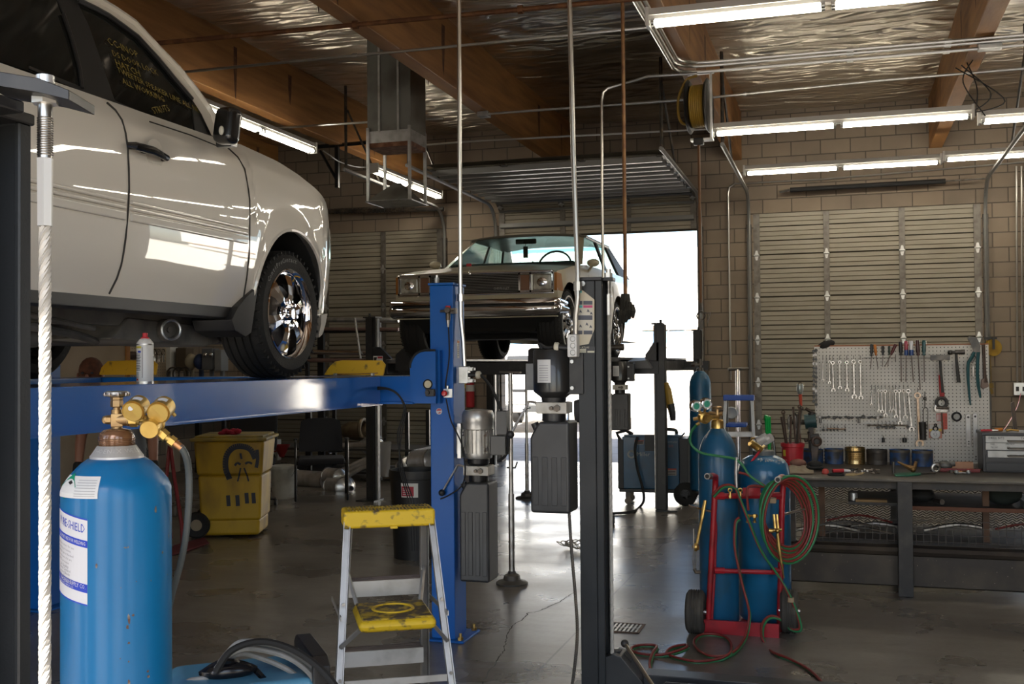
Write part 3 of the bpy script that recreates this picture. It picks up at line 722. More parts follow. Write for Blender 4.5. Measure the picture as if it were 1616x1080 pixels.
b=B();p=at(264,521,X=-3.02);b.lathe([(.052,-.04),(.052,.04),(.040,.045),(.034,.02),(.014,.02),(.014,.035),(0,.035)],p,(.85,-.5,0),20);b.m(1).torus(p+V((.035,-.02,0)),(.85,-.5,0),.045,.007,20,6);b.build('arm_bush',[under,galv],car)
b=B();b.prism([(-3.05,3.98,1.64),(-3.05,4.1,1.74),(-3.05,4.75,1.72),(-3.05,4.85,1.64),(-3.05,4.7,1.615)],(-.35,0,0),.015);b.build('control_arm',M('arm_grey',(.20,.19,.17),.6,col2=(.10,.095,.09),ns=6),car)
b=B();b.span((-4.3,4.5,1.64),(-3.1,5.3,1.80),.03);b.build('subframe',under,car)
cp=at(229,603.5,X=-2.62);cp.z=1.455
t=T('spray_can','white and red spray can standing on the edge of the blue lift runway','can',cp,local=True)
b=B();b.lathe([(.030,0),(.0325,.003),(.0325,.155),(.030,.160),(.020,.172),(.017,.174)],n=28);b.m(1).lathe([(.0328,.148),(.0331,.150),(.0328,.153)],n=28,caps=False);b.lathe([(.0335,0),(.0335,.006)],n=28);can=b.build('body',[M('can_white',(.66,.64,.60),.35),steel],t)
b=B();b.lathe([(.016,.172),(.016,.178),(.010,.180),(.010,.196),(0,.197)],n=16);b.build('nozzle',inkred,t)
b=B()
def can_mark(a,z0,z1,half):
 n=6;vs=[]
 for i in range(n+1):
  t_=a-half+2*half*i/n;vs.append((.0329*math.sin(t_),-.0329*math.cos(t_)))
 for(x0,y0),(x1,y1)in zip(vs,vs[1:]):b.face([(x0,y0,z0),(x1,y1,z0),(x1,y1,z1),(x0,y0,z1)])
ca=-.45
for k in range(11):can_mark(ca+.03*(k%3),.112-k*.0062,.1145-k*.0062,.50-.05*(k%2))
for k in range(7):can_mark(ca,.040-k*.005,.0415-k*.005,.3)
can_mark(ca-.75,.02,.14,.03);can_mark(ca+.75,.02,.14,.03)
b.mi=1;can_mark(ca,.136,.144,.62)
b.mi=2;can_mark(ca+.35,.118,.126,.22);b.mi=3;can_mark(ca,.010,.017,.2)
b.build('label',[inkblack,M('ink_yellow',(.55,.45,.05),.6),inkblue,inkred],can,fix=False)
# BLUE FOUR-POST LIFT
lift=T('vehicle_lift','blue four-post vehicle lift carrying the white car','lift',(-3.5,3.4,0))
def rect_post(name,x0,x1,y0,y1,h,mat,par,plate=.06,bolts=True):
 b=B();b.span((x0,y0,.014),(x1,y1,h),.006,2);p=b.build(name,mat,par)
 b=B();b.span((x0-plate,y0-plate*.5,0),(x1+plate,y1+plate,.014),.003,1);bp=b.build('base_plate',mat,p)
 for xx in(x0-plate*.5,x1+plate*.55):
  for yy in(y0-plate*.1,y1+plate*.5):
   b=B();b.cyl((xx,yy,.014),(xx,yy,.03),.016,n=6);b.cyl((xx,yy,.03),(xx,yy,.05),.009,n=8);b.build('anchor_bolt',brass,bp)
 return p
post=rect_post('post',-2.184,-2.047,5.56,5.75,1.955,blue,lift)
b=B();b.span((-2.19,5.55,1.955),(-2.04,5.76,1.968),.002,1);b.m(1).cyl((-2.155,5.60,1.968),(-2.155,5.60,2.00),.014,n=6);b.cyl((-2.155,5.60,2.0),(-2.155,5.6,2.015),.009,n=8);b.build('post_cap',[blue,galv],post)
for x in(-4.93,):rect_post('post',x,x+.137,5.56,5.75,1.955,blue,lift)
for x in(-4.93,-2.184):rect_post('post',x,x+.137,1.0,1.19,1.955,blue,lift)
b=B();b.span((-4.9,5.50,1.305),(-2.25,5.74,1.455),.006);b.span((-4.9,5.47,1.302),(-2.25,5.5,1.312));b.build('crossbeam',blue,lift)
b=B()
def bracket_outline(y,g=0.):
 return[(-2.27-g,y,1.305),(-2.27-g,y,1.50)]+[(-2.27-g+(.09+g)-(.09+g)*math.cos(a),y,1.50+(.095+g)*math.sin(a))for a in[R(q)for q in range(15,91,15)]]+[(-2.12,y,1.595+g),(-2.12,y,1.305)]
b.prism(bracket_outline(5.48),(0,.03,0));b.prism([(p[0]+.01,p[1],p[2])for p in bracket_outline(5.52)],(0,.22,0));br=b.build('bracket',blue,lift)
b=B();P=bracket_outline(5.478);b.tube([V(p)for p in P[1:-1]],.007,6);b.build('edge_strip',rubber,br)
b=B();b.cyl((-2.165,5.478,1.41),(-2.165,5.485,1.41),.022,n=24);b.build('hole_liner',M('cream_plug',(.62,.55,.38),.5),br)
b=B();b.torus((-2.165,5.478,1.41),Y1,.024,.004,24,6);b.build('hole_rim',rubber,br)
b=B();b.span((-2.17,5.45,1.345),(-2.12,5.48,1.385),.004);b.cyl((-2.155,5.44,1.365),(-2.155,5.45,1.365),.012,n=12);b.build('latch_block',blackplastic,br)
def runway(x0,x1):
 b=B();b.span((x0,.9,1.30),(x0+.012,5.49,1.45));b.span((x1-.012,.9,1.30),(x1,5.49,1.45),.004);b.span((x0,.9,1.443),(x1,5.49,1.455),.003,1)
 b.span((x1-.05,.9,1.295),(x1+.012,5.49,1.303));
 for y in(1.2,2.2,3.2,4.2,5.2):b.span((x0+.01,y,1.33),(x1-.01,y+.04,1.44))
 return b.build('runway',[M('runway_blue',(.010,.115,.44),.22,col2=(.02,.12,.38),ns=2.5,lo=.35,hi=.8,coat=1.,world=True)],lift)
rw=runway(-2.95,-2.45);q_=MATS['runway_blue'].node_tree.nodes['Principled BSDF'];q_.inputs['Coat IOR'].default_value=1.9;q_.inputs['Coat Roughness'].default_value=.10;rw2=runway(-4.78,-4.28)
def stop_plate(name,pts,par,Y,lean):
 b=B();P=[at(x,y,Y=Y)for x,y in pts];b.prism(P,(0,.012,0),.002);c=b.build(name,M('stop_yellow',(.56,.33,.012),.5,col2=(.10,.07,.02),ns=22,lo=.60,hi=.75),par)
 return c
c=stop_plate('wheel_stop',[(511,592),(519,580),(528,571),(540,569),(602,569),(608,576),(605,590),(604,593)],rw,5.45,0)
for px in(529,588):
 b=B();p=at(px,593,Y=5.44);b.cyl(p,p+Z1*.012,.012,n=6);b.build('stop_bolt',galv,c)
b=B();p0,p1=at(530,592,Y=5.447),at(596,590,Y=5.447);b.prism([p0,p1,p1+Z1*.006,lerp(p0,p1,.5)+Z1*.004,p0+Z1*.007],(0,.002,0));b.build('stop_rust',rust,c)
stop_plate('wheel_stop',[(156,592),(160,580),(170,570),(240,568),(248,576),(246,592)],rw2,5.45,0)
b=B();a=at(707,491,Y=5.53);b.cyl(a,a-Z1*.05,.013,n=12);b.m(1).cyl(a-Z1*.05,a-Z1*.088,.011,.006,12);b.m(2).cyl(a+Z1*.004,a+Z1*.028,.014,n=12);b.m(0).cyl(a+V((-.045,0,.0)),a+V((.035,0,0)),.007,n=8);b.lathe([(.018,-.01),(.018,0),(.015,.004),(0,.004)],a+V((0,-.014,.004)),(0,-1,0),16);b.box(a+V((.03,.012,0)),(.03,.03,.03));b.build('air_regulator',[darksteel,steel,inkred],post)
b=B();b.tube(spline([a-Z1*.05,at(709,560,Y=5.535),at(704,600,Y=5.535),at(703,612,Y=5.535)],6),.004,6);b.tube(spline([at(704,630,Y=5.535),at(712,665,Y=5.535),at(728,700,Y=5.545),at(734,740,Y=5.55),at(730,765,Y=5.5),at(712,780,Y=5.50),at(695,788,Y=5.50)],6),.004,6);b.build('air_hose',rubber,post)
b=B();a=at(703,621,Y=5.545);b.lathe([(.012,0),(.016,-.012),(.017,-.02),(.012,-.028),(0,-.03)],a,Y1,20);kb=b.build('release_knob',M('knob_red',(.55,.012,.012),.3,coat=.5),post)
b=B();b.box(a+V((.012,.006,0)),(.05,.014,.05),None,.003);b.cyl(a+V((.012,0,.025)),a+V((.012,0,.042)),.008,n=8);b.build('valve',galv,kb)
b=B();a=at(693,649.5,Y=5.558);b.cyl(a,a-Y1*.0015,.0175,n=24);st=b.build('round_sticker',M('sticker_pale',(.55,.55,.58),.4),post)
b=B();b.face([a+V((x*.016,-.0018,y*.016))for x,y in((-1,.1),(-.7,.75),(0,1),(.7,.75),(.9,.3),(.2,.15))]);b.face([a+V((x*.013,-.0018,y*.013))for x,y in((-.6,-.9),(.2,-.2),(.9,-.3),(.5,-.9))]);b.build('sticker_print',[M('sticker_red',(.45,.08,.10),.4)],st)
b=B();a=at(723.5,551,Y=5.60);b.box((-2.0465,5.64,a.z),(.001,.035,.10));lb=b.build('warning_label',paper,post)
b=B();
for k in range(6):b.box((-2.0456,5.64,a.z-.036+k*.012),(.001,.026,.004))
b.m(1).box((-2.0456,5.64,a.z+.04),(.001,.033,.012));b.build('label_print',[inkgrey,M('label_orange',(.6,.2,.02),.5)],lb)
b=B()
for k in range(3):
 b.tube(spline([at(590,611+k*2,Y=5.46),at(612,613+k,Y=5.42),at(628,622+k,Y=5.42),at(639-k,640,Y=5.42),at(640-k*2,655,Y=5.42),at(633-k*3,690,Y=5.43),at(630+k*2,730,Y=5.45),at(636+k*3,762,Y=5.47),at(646+k*4,800,Y=5.48),at(650+k*4,870,Y=5.49)],5),.0035,5)
b.build('hose_bundle',rubber,lift)
pipe('conduit',[at(724,-30,Y=5.62),at(726.5,430,Y=5.62),at(727,500,Y=5.62),at(731,540,Y=5.62),at(733,578,Y=5.62)],.0125,emt,'straight steel conduit dropping from the ceiling to the blue lift post',clamps=[(at(727,470,Y=5.62),Z1)])
t=T('switch_box','galvanised switch box with a twist plug on the side of the blue lift post','electrical box',at(735,606,Y=5.62))
a=at(733,592,Y=5.62);b=B();b.box(a,(.055,.05,.094),None,.005);bx=b.build('box',galv,t)
for s in(-1,1):
 b=B();b.box(a+V((.04,-.01,s*.032)),(.03,.03,.022),None,.004);b.cyl(a+V((.055,-.01,s*.032)),a+V((.065,-.01,s*.032)),.008,n=8);b.build('lug',galv,bx)
b=B();b.cyl(a+V((.03,-.01,0)),a+V((.075,-.01,0)),.012,n=12);b.m(1).lathe([(.014,0),(.022,.006),(.022,.02),(.016,.028),(0,.028)],a+V((.07,-.01,0)),X1,14);b.build('plug',[blackplastic,M('plug_cream',(.6,.56,.45),.5)],t)
b=B();b.tube(spline([a+V((.098,-.01,0)),at(774,610,Y=5.6),at(790,645,Y=5.6),at(800,680,Y=5.6),at(802,705,Y=5.6),at(797,720,Y=5.6),at(787,728,Y=5.61)],6),.0085,8);b.build('cord',rubber,t)
def power_unit(c,label,motor='silver',tank_h=.56,tank_w=.165,scale=1.,lever=True):
 """local: z=0 at the tank foot, facing -Y"""
 t=T('power_unit',label,'power unit',c,'hydraulic power units on the lift posts',local=True)
 if scale!=1:t.scale=(scale,)*3
 w,d,h=tank_w/2,.085,tank_h
 ptank=M('tank_plastic',(.035,.036,.038),.36,col2=(.055,.056,.058),ns=3)
 b=B();b.prism([(-w,-d,0),(w,-d,0),(w,-d,h),(-w*.55,-d,h),(-w,-d,h-.07)],(0,2*d,0),.014,3);tk=b.build('tank',ptank,t)
 for k in range(4):
  xx=lerp(-w*.72,w*.72,k/3.);b=B();b.span((xx-.013,-d-.004,.035),(xx+.013,-d+.01,h-.16),.0035);b.build('rib',ptank,tk)
 b=B();b.cyl((-w*.78,-.02,h-.045),(-w*.95,-.02,h-.01),.018,n=12);b.build('filler_cap',blackplastic,tk)
 z=h
 b=B();b.cyl((0,0,z),(0,0,z+.035),.055,n=20);z+=.035;b.build('neck',black,t)
 b=B();b.span((-.07,-.06,z),(.075,.06,z+.052),.005);vb=b.build('valve_block',M('valve_white',(.62,.60,.55),.4,col2=(.45,.42,.36),ns=9),t)
 for xx,r_ in((.005,.010),(.032,.016)):
  b=B();b.cyl((xx,-.06,z+.026),(xx,-.075,z+.026),r_,n=6);b.build('port_plug',darksteel,vb)
 if lever:
  b=B();b.tube(spline([(-.06,-.05,z+.045),(-.10,-.055,z+.055),(-.115,-.06,z+.03),(-.18,-.08,z-.085)],4),.006,8);lv=b.build('lever',steel,vb)
  b=B();b.ball((-.185,-.082,z-.095),.019);b.build('lever_knob',blackplastic,lv)
 z+=.052
 if motor=='silver':
  b=B();b.lathe([(.05,z),(.06,z+.012),(.062,z+.045)],n=24);b.build('adapter',black,t)
  z+=.04;sil=M('cast_silver',(.50,.49,.46),.35,.75,col2=(.36,.35,.33),ns=15)
  b=B();b.lathe([(.045,z-.01),(.075,z),(.08,z+.015),(.08,z+.03)],n=32);b.lathe([(.074,z+.03),(.074,z+.16)],n=32)
  mo=b.build('motor',sil,t)
  for k in range(22):
   a=2*PI*k/22;b=B();r_=V((math.cos(a),math.sin(a),0));b.box(r_*.079+Z1*(z+.093),(.016,.005,.13),Mx.Rotation(a,3,'Z'));b.build('fin',sil,mo)
  b=B();b.lathe([(.080,z+.155),(.088,z+.16),(.088,z+.195),(.090,z+.2),(.090,z+.235),(.078,z+.262),(.03,z+.268),(0,z+.268)],n=32);b.build('fan_cover',sil,mo)
  for s in(-1,1):
   for zz in(.05,.135):
    a=-PI/2+s*.75;p=V((math.cos(a)*.092,math.sin(a)*.092,z+zz));b=B();b.torus(p,(math.cos(a),math.sin(a),0),.008,.004,12,6);b.build('boss',steel,mo)
  b=B();b.span((.085,-.05,z+.02),(.17,.05,z+.125),.006);b.build('terminal_box',M('grey_box',(.13,.13,.125),.45),t)
  b=B();b.span((.115,-.04,z+.13),(.175,.03,z+.26),.005);b.build('capacitor_box',M('grey_box2',(.10,.10,.10),.4),t)
  b=B();b.span((-.16,-.02,z+.02),(-.085,.03,z+.17),.004);b.span((-.105,-.05,z+.0),(-.085,.05,z+.19));b.build('mount',galv,t)
 else:
  b=B();b.lathe([(.055,z),(.058,z+.02),(.09,z+.045),(.09,z+.05)],n=28);b.build('adapter',black,t);z+=.045
  b=B();b.lathe([(.088,z),(.094,z+.004),(.094,z+.19),(.09,z+.196),(0,z+.196)],n=36);mo=b.build('motor',M('motor_black',(.014,.014,.014),.33,coat=.3),t)
  b=B();n=6
  vs=[(.0945*math.sin(a),-.0945*math.cos(a))for a in[lerp(-.75,.0,i/n)+.12 for i in range(n+1)]]
  for(x0,y0),(x1,y1)in zip(vs,vs[1:]):b.face([(x0,y0,z+.045),(x1,y1,z+.045),(x1,y1,z+.15),(x0,y0,z+.15)])
  lb=b.build('rating_plate',M('plate_white',(.62,.62,.62),.4),mo,fix=False)
  b=B()
  for k in range(7):
   for(x0,y0),(x1,y1)in zip(vs[1:-2],vs[2:-1]):b.face([(x0*1.004,y0*1.004,z+.055+k*.011),(x1*1.004,y1*1.004,z+.055+k*.011),(x1*1.004,y1*1.004,z+.058+k*.011),(x0*1.004,y0*1.004,z+.058+k*.011)])
  b.build('plate_print',inkgrey,lb,fix=False)
  b=B();b.span((.06,-.04,z-.01),(.15,.05,z+.18),.006);bk=b.build('bracket',black,t)
  for zz in(.02,.14):
   b=B();b.cyl((.10,-.04,z+zz),(.10,-.055,z+zz),.009,n=6);b.build('bracket_bolt',galv,bk)
 return t
pu=power_unit((-1.925,5.62,.335),'silver finned motor and black tank bolted beside the blue lift post','silver',.54,.17)
# ATLAS BLACK LIFT, LOWERED (camera stands at its entry)
al=T('vehicle_lift','dark four-post lift lowered to the floor, with the post in the middle foreground','lift',(.3,3.0,0))
postm=M('post_black',(.022,.025,.028),.36,spec=.35,col2=(.036,.038,.04),ns=2.5,bump=.04,bs=200)
def c_post(x,y,h,side,name='post'):
 """steel channel post open towards the runways; x is its outer face, y its front face"""
 s=side;b=B()
 o=[(0,0),(.078,0),(.078,.010),(.110,.010),(.110,.030),(.100,.030),(.100,.022),(.012,.022),(.012,.148),(.100,.148),(.100,.14),(.11,.14),(.11,.165),(0,.165)]
 b.prism([(x+s*px,y+py,.012)for px,py in o],(0,0,h-.012),.0025,1);p=b.build(name,postm,al,sharp=30)
 b=B();b.span((x-.005*s,y-.01,h),(x+s*.112,y+.17,h+.016),.002,1);b.span((x+s*.10,y+.035,h),(x+s*.155,y+.10,h+.016),.002,1);b.build('top_plate',black,p)
 b=B();b.span((x-s*.08,y-.06,0),(x+s*.16,y+.24,.014),.003,1);b.build('base_plate',postm,p)
 b=B();b.prism([(x-s*.07,y-.012,.014),(x,y-.012,.014),(x,y-.012,.06)],(0,.012,0));b.build('gusset',postm,p)
 return p
def wire_rope(x,y,z0,z1,r,par,thick,pitch):
 b=B();n=int((z1-z0)/pitch*9)
 for k in range(6):
  b.tube([(x+math.cos(2*PI*(i/9+k/6))*r,y+math.sin(2*PI*(i/9+k/6))*r,z0+(z1-z0)*i/n)for i in range(n+1)],thick,5)
 b.cyl((x,y,z0),(x,y,z1),r*.8,n=6)
 return b.build('lift_cable',M('zinc_cable',(.42,.40,.36),.5,.2),par,sharp=60)
px0=at(913,600,zc=4.9);p2=c_post(px0.x,px0.y,1.893,1)
px=at(50,600,zc=1.56);p1=c_post(px.x-.11,px.y-.165,1.872,1)
for yy in(px0.y,px.y):c_post(1.85,yy,1.88,-1)
for po,cx,cyy,top in((p2,px0.x+.131,px0.y+.06,1.893),(p1,px.x+.0155,px.y+.016,1.872)):
 cyy=cyy if po is p2 else at(71,600,zc=1.50).y;cx=cx if po is p2 else at(71,600,zc=1.50).x
 zi=M('zinc_bright',(.74,.73,.70),.3,.6)
 b=B();b.cyl((cx,cyy,top+.016),(cx,cyy,top+.038),.0185,n=6);b.cyl((cx,cyy,top+.038),(cx,cyy,top+.056),.0125,n=14);b.torus((cx,cyy,top+.046),Z1,.0125,.0015,14,5);b.build('cable_nut',zi,po)
 b=B();b.cyl((cx,cyy,top-.06),(cx,cyy,top+.016),.0098,n=14)
 for k in range(16):b.torus((cx,cyy,top-.055+k*.0034),Z1,.0100,.0012,14,4)
 b.build('threaded_rod',steel,po)
 b=B();b.cyl((cx,cyy,top-.155),(cx,cyy,top-.06),.0105,.0112,6);b.build('cable_socket',zi,po)
 wire_rope(cx,cyy,.12,top-.155,.0048,po,.0040,.052)
b=B();a=at(0,122,zc=1.5);c=at(107,152,zc=1.5);b.prism([at(-30,108,zc=1.46),at(60,123,zc=1.46),at(109,142,zc=1.46),at(109,158,zc=1.46),at(60,145,zc=1.46),at(-30,132,zc=1.46)],_fw*.09,.001,1);b.build('cable_plate',black,p1)
b=B();y0=px0.y+.02;xa=px0.x+.105
b.prism([(xa,y0,.01),(xa,y0,.19),(xa+.04,y0,.205),(xa+.075,y0,.195),(xa+.17,y0,.09),(xa+.18,y0,.07),(xa+.18,y0,.01)],(0,.14,0),.005);cb=b.build('crossbeam_end',postm,al)
b=B();b.span((xa+.02,y0+.05,.203),(xa+.062,y0+.09,.2075));b.prism([(xa+.075,y0+.06,.197),(xa+.11,y0+.06,.158),(xa+.11,y0+.085,.158),(xa+.075,y0+.085,.197)],(0.002,0,.002));b.build('cable_slot',inkblack,cb)
b=B();b.span((xa+.17,y0+.02,.02),(1.84,y0+.13,.12),.005);b.build('crossbeam',postm,al)
for x0,x1 in((at(1032,1060,zc=4.6).x,None),(1.10,None)):
 x1=x0+.385;b=B();zt=.150
 b.prism([(x0,4.62,.0),(x0,4.62,zt-.045),(x0+.045,4.62,zt),(x1-.055,4.62,zt),(x1,4.62,zt-.04),(x1,4.62,.0)],(0,.014,0),.002,1);b.build('wheel_stop',postm,al)
 b=B();b.span((x0-.02,1.2,.02),(x1+.02,4.6,.10),.004);b.build('runway',postm,al)
b=B();l0=at(986,1016,zc=4.75);l1=at(1032,1085,zc=4.45);b.tube([l0,l1,l1+(l1-l0)*.35],.0085,8);lv=b.build('lock_lever',M('lever_steel',(.30,.26,.20),.4,.8),al)
b=B();b.ball(l0,.018);b.build('lever_knob',blackplastic,lv)
yf=px0.y-.002
def pp(x,y):return at(x,y,Y=yf)
b=B();b.prism([at(x,y,Y=px0.y-.004)for x,y in((906,457),(914,454),(938,473),(938,520),(929,543),(912,546),(911,500))],(0,.002,0));pl=b.build('instruction_placard',M('placard_beige',(.56,.50,.38),.5),p2)
b=B();dd=-.0055
def blk(x0,y0,x1,y1,mi):b.mi=mi;b.face([at(x,y,Y=px0.y+dd)for x,y in((x0,y0),(x1,y0),(x1,y1),(x0,y1))])
blk(912.5,458.5,918,462.5,0);blk(912.5,475,919,481,1);blk(920.5,475,935,481,1);blk(912.5,482,919,486,0);blk(920.5,482,935,486,2);blk(912.5,498,935,505,1);blk(912.5,522,919,528,1);blk(921,522,935,528,1)
dd=-.005;blk(912,481.5,935.5,522,3);dd=-.0055
b.mi=1
for x0,y0 in((914,492),(926,491),(931,495),(914,515),(924,512),(930,516)):
 b.face([at(x,y,Y=px0.y-.006)for x,y in((x0,y0+2),(x0+1.5,y0-3),(x0+3.5,y0-1),(x0+4.5,y0+2.5),(x0+2,y0+1))])
b.build('placard_print',[M('print_teal',(.10,.40,.40),.5),M('print_slate',(.08,.085,.11),.5),M('print_magenta',(.50,.07,.17),.5),M('print_panel',(.58,.54,.46),.5)],pl,fix=False)
b=B();b.prism([at(x,y,Y=px0.y-.002)for x,y in((914,547),(939,547),(939,557.5),(914,557.5))],(0,.001,0));nl=b.build('name_label',M('label_dark',(.03,.03,.035),.4),p2)
b=B();p=at(914.5,549,Y=px0.y-.004);b.text('\u2022 ATLAS',.0125,at(915,548.8,Y=px0.y-.0035),X1,Z1,'LEFT',mi=0)
for k in range(3):b.face([at(x,y,Y=px0.y-.004)for x,y in((914.5,551+k*2.1),(925,551+k*2.1),(925,552.6+k*2.1),(914.5,552.6+k*2.1))])
b.face([at(x,y,Y=px0.y-.004)for x,y in((927,554),(938,554),(938,557),(927,557))]);b.build('label_print',M('print_cream',(.5,.48,.38),.5),nl,fix=False)
b=B();a=at(920.5,448,Y=px0.y-.002);b.cyl(a,a-Y1*.012,.011,n=16);b.build('cap_bolt',galv,p2)
a=at(905,546,Y=px0.y-.03)
t=T('outlet_box','white metal outlet box with a black plug on the tall dark lift post','electrical box',a-Z1*.05)
b=B();b.box(a,(.045,.06,.103),None,.006);bx=b.build('box',M('box_white',(.72,.72,.71),.4),t)
for s in(-1,0,1):
 b=B();b.torus(a+V((.004,-.0305,s*.031)),Y1,.0115,.0016,18,5);b.build('knockout',galv,bx)
b=B();b.cyl(a+V((-.02,-.01,-.01)),a+V((-.075,-.01,-.005)),.015,n=14);b.m(1).lathe([(.018,0),(.022,.006),(.022,.018),(.016,.022),(0,.022)],a+V((-.065,-.01,-.005)),(-1,0,.05),14);b.build('plug',[blackplastic,MATS['plug_cream']],t)
b=B();b.tube(spline([a+V((-.086,-.01,-.003)),at(862,549,Y=px0.y-.04),at(851,543,Y=px0.y-.04),at(856,555,Y=px0.y-.03),at(862,572,Y=px0.y-.02)],6),.0075,8);b.build('cord',rubber,t)
pipe('conduit',[at(898,-30,Y=px0.y-.02),at(905,250,Y=px0.y-.02),at(911.5,430,Y=px0.y-.03),at(911.5,470,Y=px0.y-.04),at(908.5,500,Y=px0.y-.04),at(908,528,Y=px0.y-.035)],.0115,emt,'steel conduit slanting down from the ceiling to the white outlet box on the dark post',clamps=[(at(911.5,452,Y=px0.y-.035),Z1)])
ax_=at(875,805,Y=px0.y+.04)
pu2=power_unit((at(875.5,805,Y=px0.y+.03).x,px0.y+.03,at(875.5,807,Y=px0.y+.03).z),'black motor and ribbed black tank bolted to the tall dark lift post','black',.415,.185)
b=B();b.box(at(844,595,Y=px0.y+.06),(.075,.05,.125),None,.004);one(b,'control_box',M('control_grey',(.16,.165,.17),.45,col2=(.09,.09,.09),ns=12),'grey metal control box left of the black lift motor','electrical box')
b=B();pts=spline([at(898,806,Y=px0.y-.02),at(902,870,Y=px0.y-.05),at(908,940,Y=px0.y-.07),at(911,1000,Y=px0.y-.08),at(906,1060,Y=px0.y-.1),at(898,1110,Y=px0.y-.12)],16)
b.tube(pts,.007,8)
for i,p in enumerate(pts):b.torus(p,(0,0,1),.0072,.0016,10,4)
one(b,'flexible_conduit',darksteel,'ribbed flexible conduit hanging from the black tank on the dark post to the floor','hose')
# BLACK LIFT UNDER THE SEDAN
bl=T('vehicle_lift','black four-post lift holding the old tan sedan by the open bay','lift',(-3.45,13,0))
YB1=11.0
def plain_post(x,y,h,s):
 b=B();b.prism([(x,y,.01),(x+s*.085,y,.01),(x+s*.085,y+.02,.01),(x+s*.11,y+.02,.01),(x+s*.11,y+.14,.01),(x,y+.14,.01)],(0,0,h),.003,1);p=b.build('post',black,bl)
 b=B();b.cyl((x+s*.115,y+.05,.01),(x+s*.115,y+.05,h),.006,n=6);b.build('rail',steel,p)
 b=B();b.span((x-.02,y-.02,h+.01),(x+s*.13,y+.16,h+.025));b.cyl((x+s*.04,y+.03,h+.02),(x+s*.04,y+.03,h+.06),.014,n=8);b.build('top_plate',black,p)
 b=B();b.span((x-.1,y-.06,0),(x+.12,y+.2,.014));b.build('base_plate',black,p)
 return p
xl=at(577,600,Y=YB1).x;xr=at(1049,600,Y=YB1).x;xrr=at(1107,600,Y=15.25).x
plain_post(xl,YB1,2.03,1);plain_post(xr,YB1,1.90,-1);plain_post(xl,15.25,2.03,1);plain_post(xrr,15.25,1.95,-1)
b=B();b.span((xl+.06,YB1-.02,1.40),(xr-.06,YB1+.12,1.535),.004);b.build('crossbeam',black,bl)
b=B();b.span((xl+.06,15.24,1.40),(xr-.06,15.4,1.535),.004);b.build('crossbeam',black,bl)
for x in(xl+.38,xr-.96):
 b=B();b.span((x,YB1-.3,1.53),(x+.56,15.5,1.575),.003,1);b.span((x,YB1-.3,1.42),(x+.015,15.5,1.55));b.span((x+.545,YB1-.3,1.42),(x+.56,15.5,1.55));b.build('runway',[M('runway_black',(.03,.03,.032),.4,col2=(.10,.10,.10),ns=6)],bl)
b=B();b.prism([at(x,y,Y=YB1-.03)for x,y in((588,548),(600,548),(617,566),(617,590),(588,590))],(0,.05,0),.004);bq=b.build('bracket',black,bl)
b=B();b.prism([at(x,y,Y=YB1-.034)for x,y in((589,562),(604,562),(604,574),(589,574))],(0,.002,0));wl=b.build('warning_label',paper,bq)
b=B();b.face([at(x,y,Y=YB1-.036)for x,y in((596,563),(603.5,563),(603.5,566),(596,566))]);b.m(1).face([at(x,y,Y=YB1-.036)for x,y in((590,564),(595,564),(593,572),(590,573))]);b.build('label_print',[inkred,inkblack],wl,fix=False)
b=B();b.prism([at(x,y,Y=YB1-.33)for x,y in((629,556),(634,551),(686,551),(686,585),(624,585),(624,560))],(0,.02,0),.003);b.build('wheel_stop',black,bl)
b=B();b.prism([at(x,y,Y=YB1-.33)for x,y in((833,553),(839,549),(862,549),(862,578),(833,578))],(0,.02,0),.003);b.build('wheel_stop',black,bl)
b=B();b.prism([at(x,y,Y=YB1)for x,y in((1018,560),(1024,552),(1031,540),(1040,540),(1040,572),(1018,572))],(0,.03,0),.004);b.build('bracket',black,bl)
b=B();b.prism([at(x,y,Y=YB1-.1)for x,y in((990,571),(1020,569),(1029,582),(997,582))],(0,.35,.04),.003);b.build('ramp_plate',M('ramp_grey',(.10,.10,.105),.4),bl)
a=at(979,679,Y=YB1-.25)
pu3=power_unit((a.x,YB1-.25,a.z),'black motor and tank silhouetted against the open bay, right of the tall dark post','black',.38,.20,.98,False)
b=B();b.tube(spline([at(963,570,Y=YB1-.2),at(985,569,Y=YB1-.2),at(992,580,Y=YB1-.2),at(992,600,Y=YB1-.2),at(985,612,Y=YB1-.2)],5),.008,6);b.tube(spline([at(977,682,Y=YB1-.2),at(976,715,Y=YB1-.2),at(968,728,Y=YB1-.2),at(958,724,Y=YB1-.2),at(950,715,Y=YB1-.2)],6),.012,6)
b.build('hose',rubber,pu3)
b=B();b.tube([at(983,612,Y=YB1-.3),at(995,618,Y=YB1-.4)],.008,6);lv=b.build('lever',steel,pu3);b=B();b.ball(at(996,618,Y=YB1-.4),.02);b.build('lever_knob',blackplastic,lv)
pipe('conduit',[at(1100,116,Y=10.55),at(1050,119,Y=10.55),at(1022,121,Y=10.55),at(985,132,Y=10.6),at(960,139,Y=10.6),at(952,146,Y=10.6),at(949.5,160,Y=10.6),at(950,300,Y=10.6),at(952,440,Y=10.6),at(956,540,Y=10.6)],.015,emt,'tall conduit that bends over at the ceiling and drops behind the dark post')
b=B();a=at(958,550,Y=10.6);b.box(a,(.07,.06,.14),None,.006);b.m(1).cyl(a+V((.03,0,.01)),a+V((.14,0,.01)),.028,n=12);b.cyl(a+V((.13,0,.01)),a+V((.17,0,.01)),.036,n=12);one(b,'outlet_box',[galv,darksteel],'grey outlet box with a plug behind the tall dark post','electrical box')
gx=at(985,300,Y=8.4)
pipe('drop_pipe',[at(982,-30,Y=8.4),at(983.5,100,Y=8.4),at(987,468,Y=8.4)],.0155,M('pipe_brown',(.25,.13,.055),.55,.3,col2=(.14,.06,.03),ns=10),'rusty brown pipe dropping from the ceiling to a pair of dark gloves')
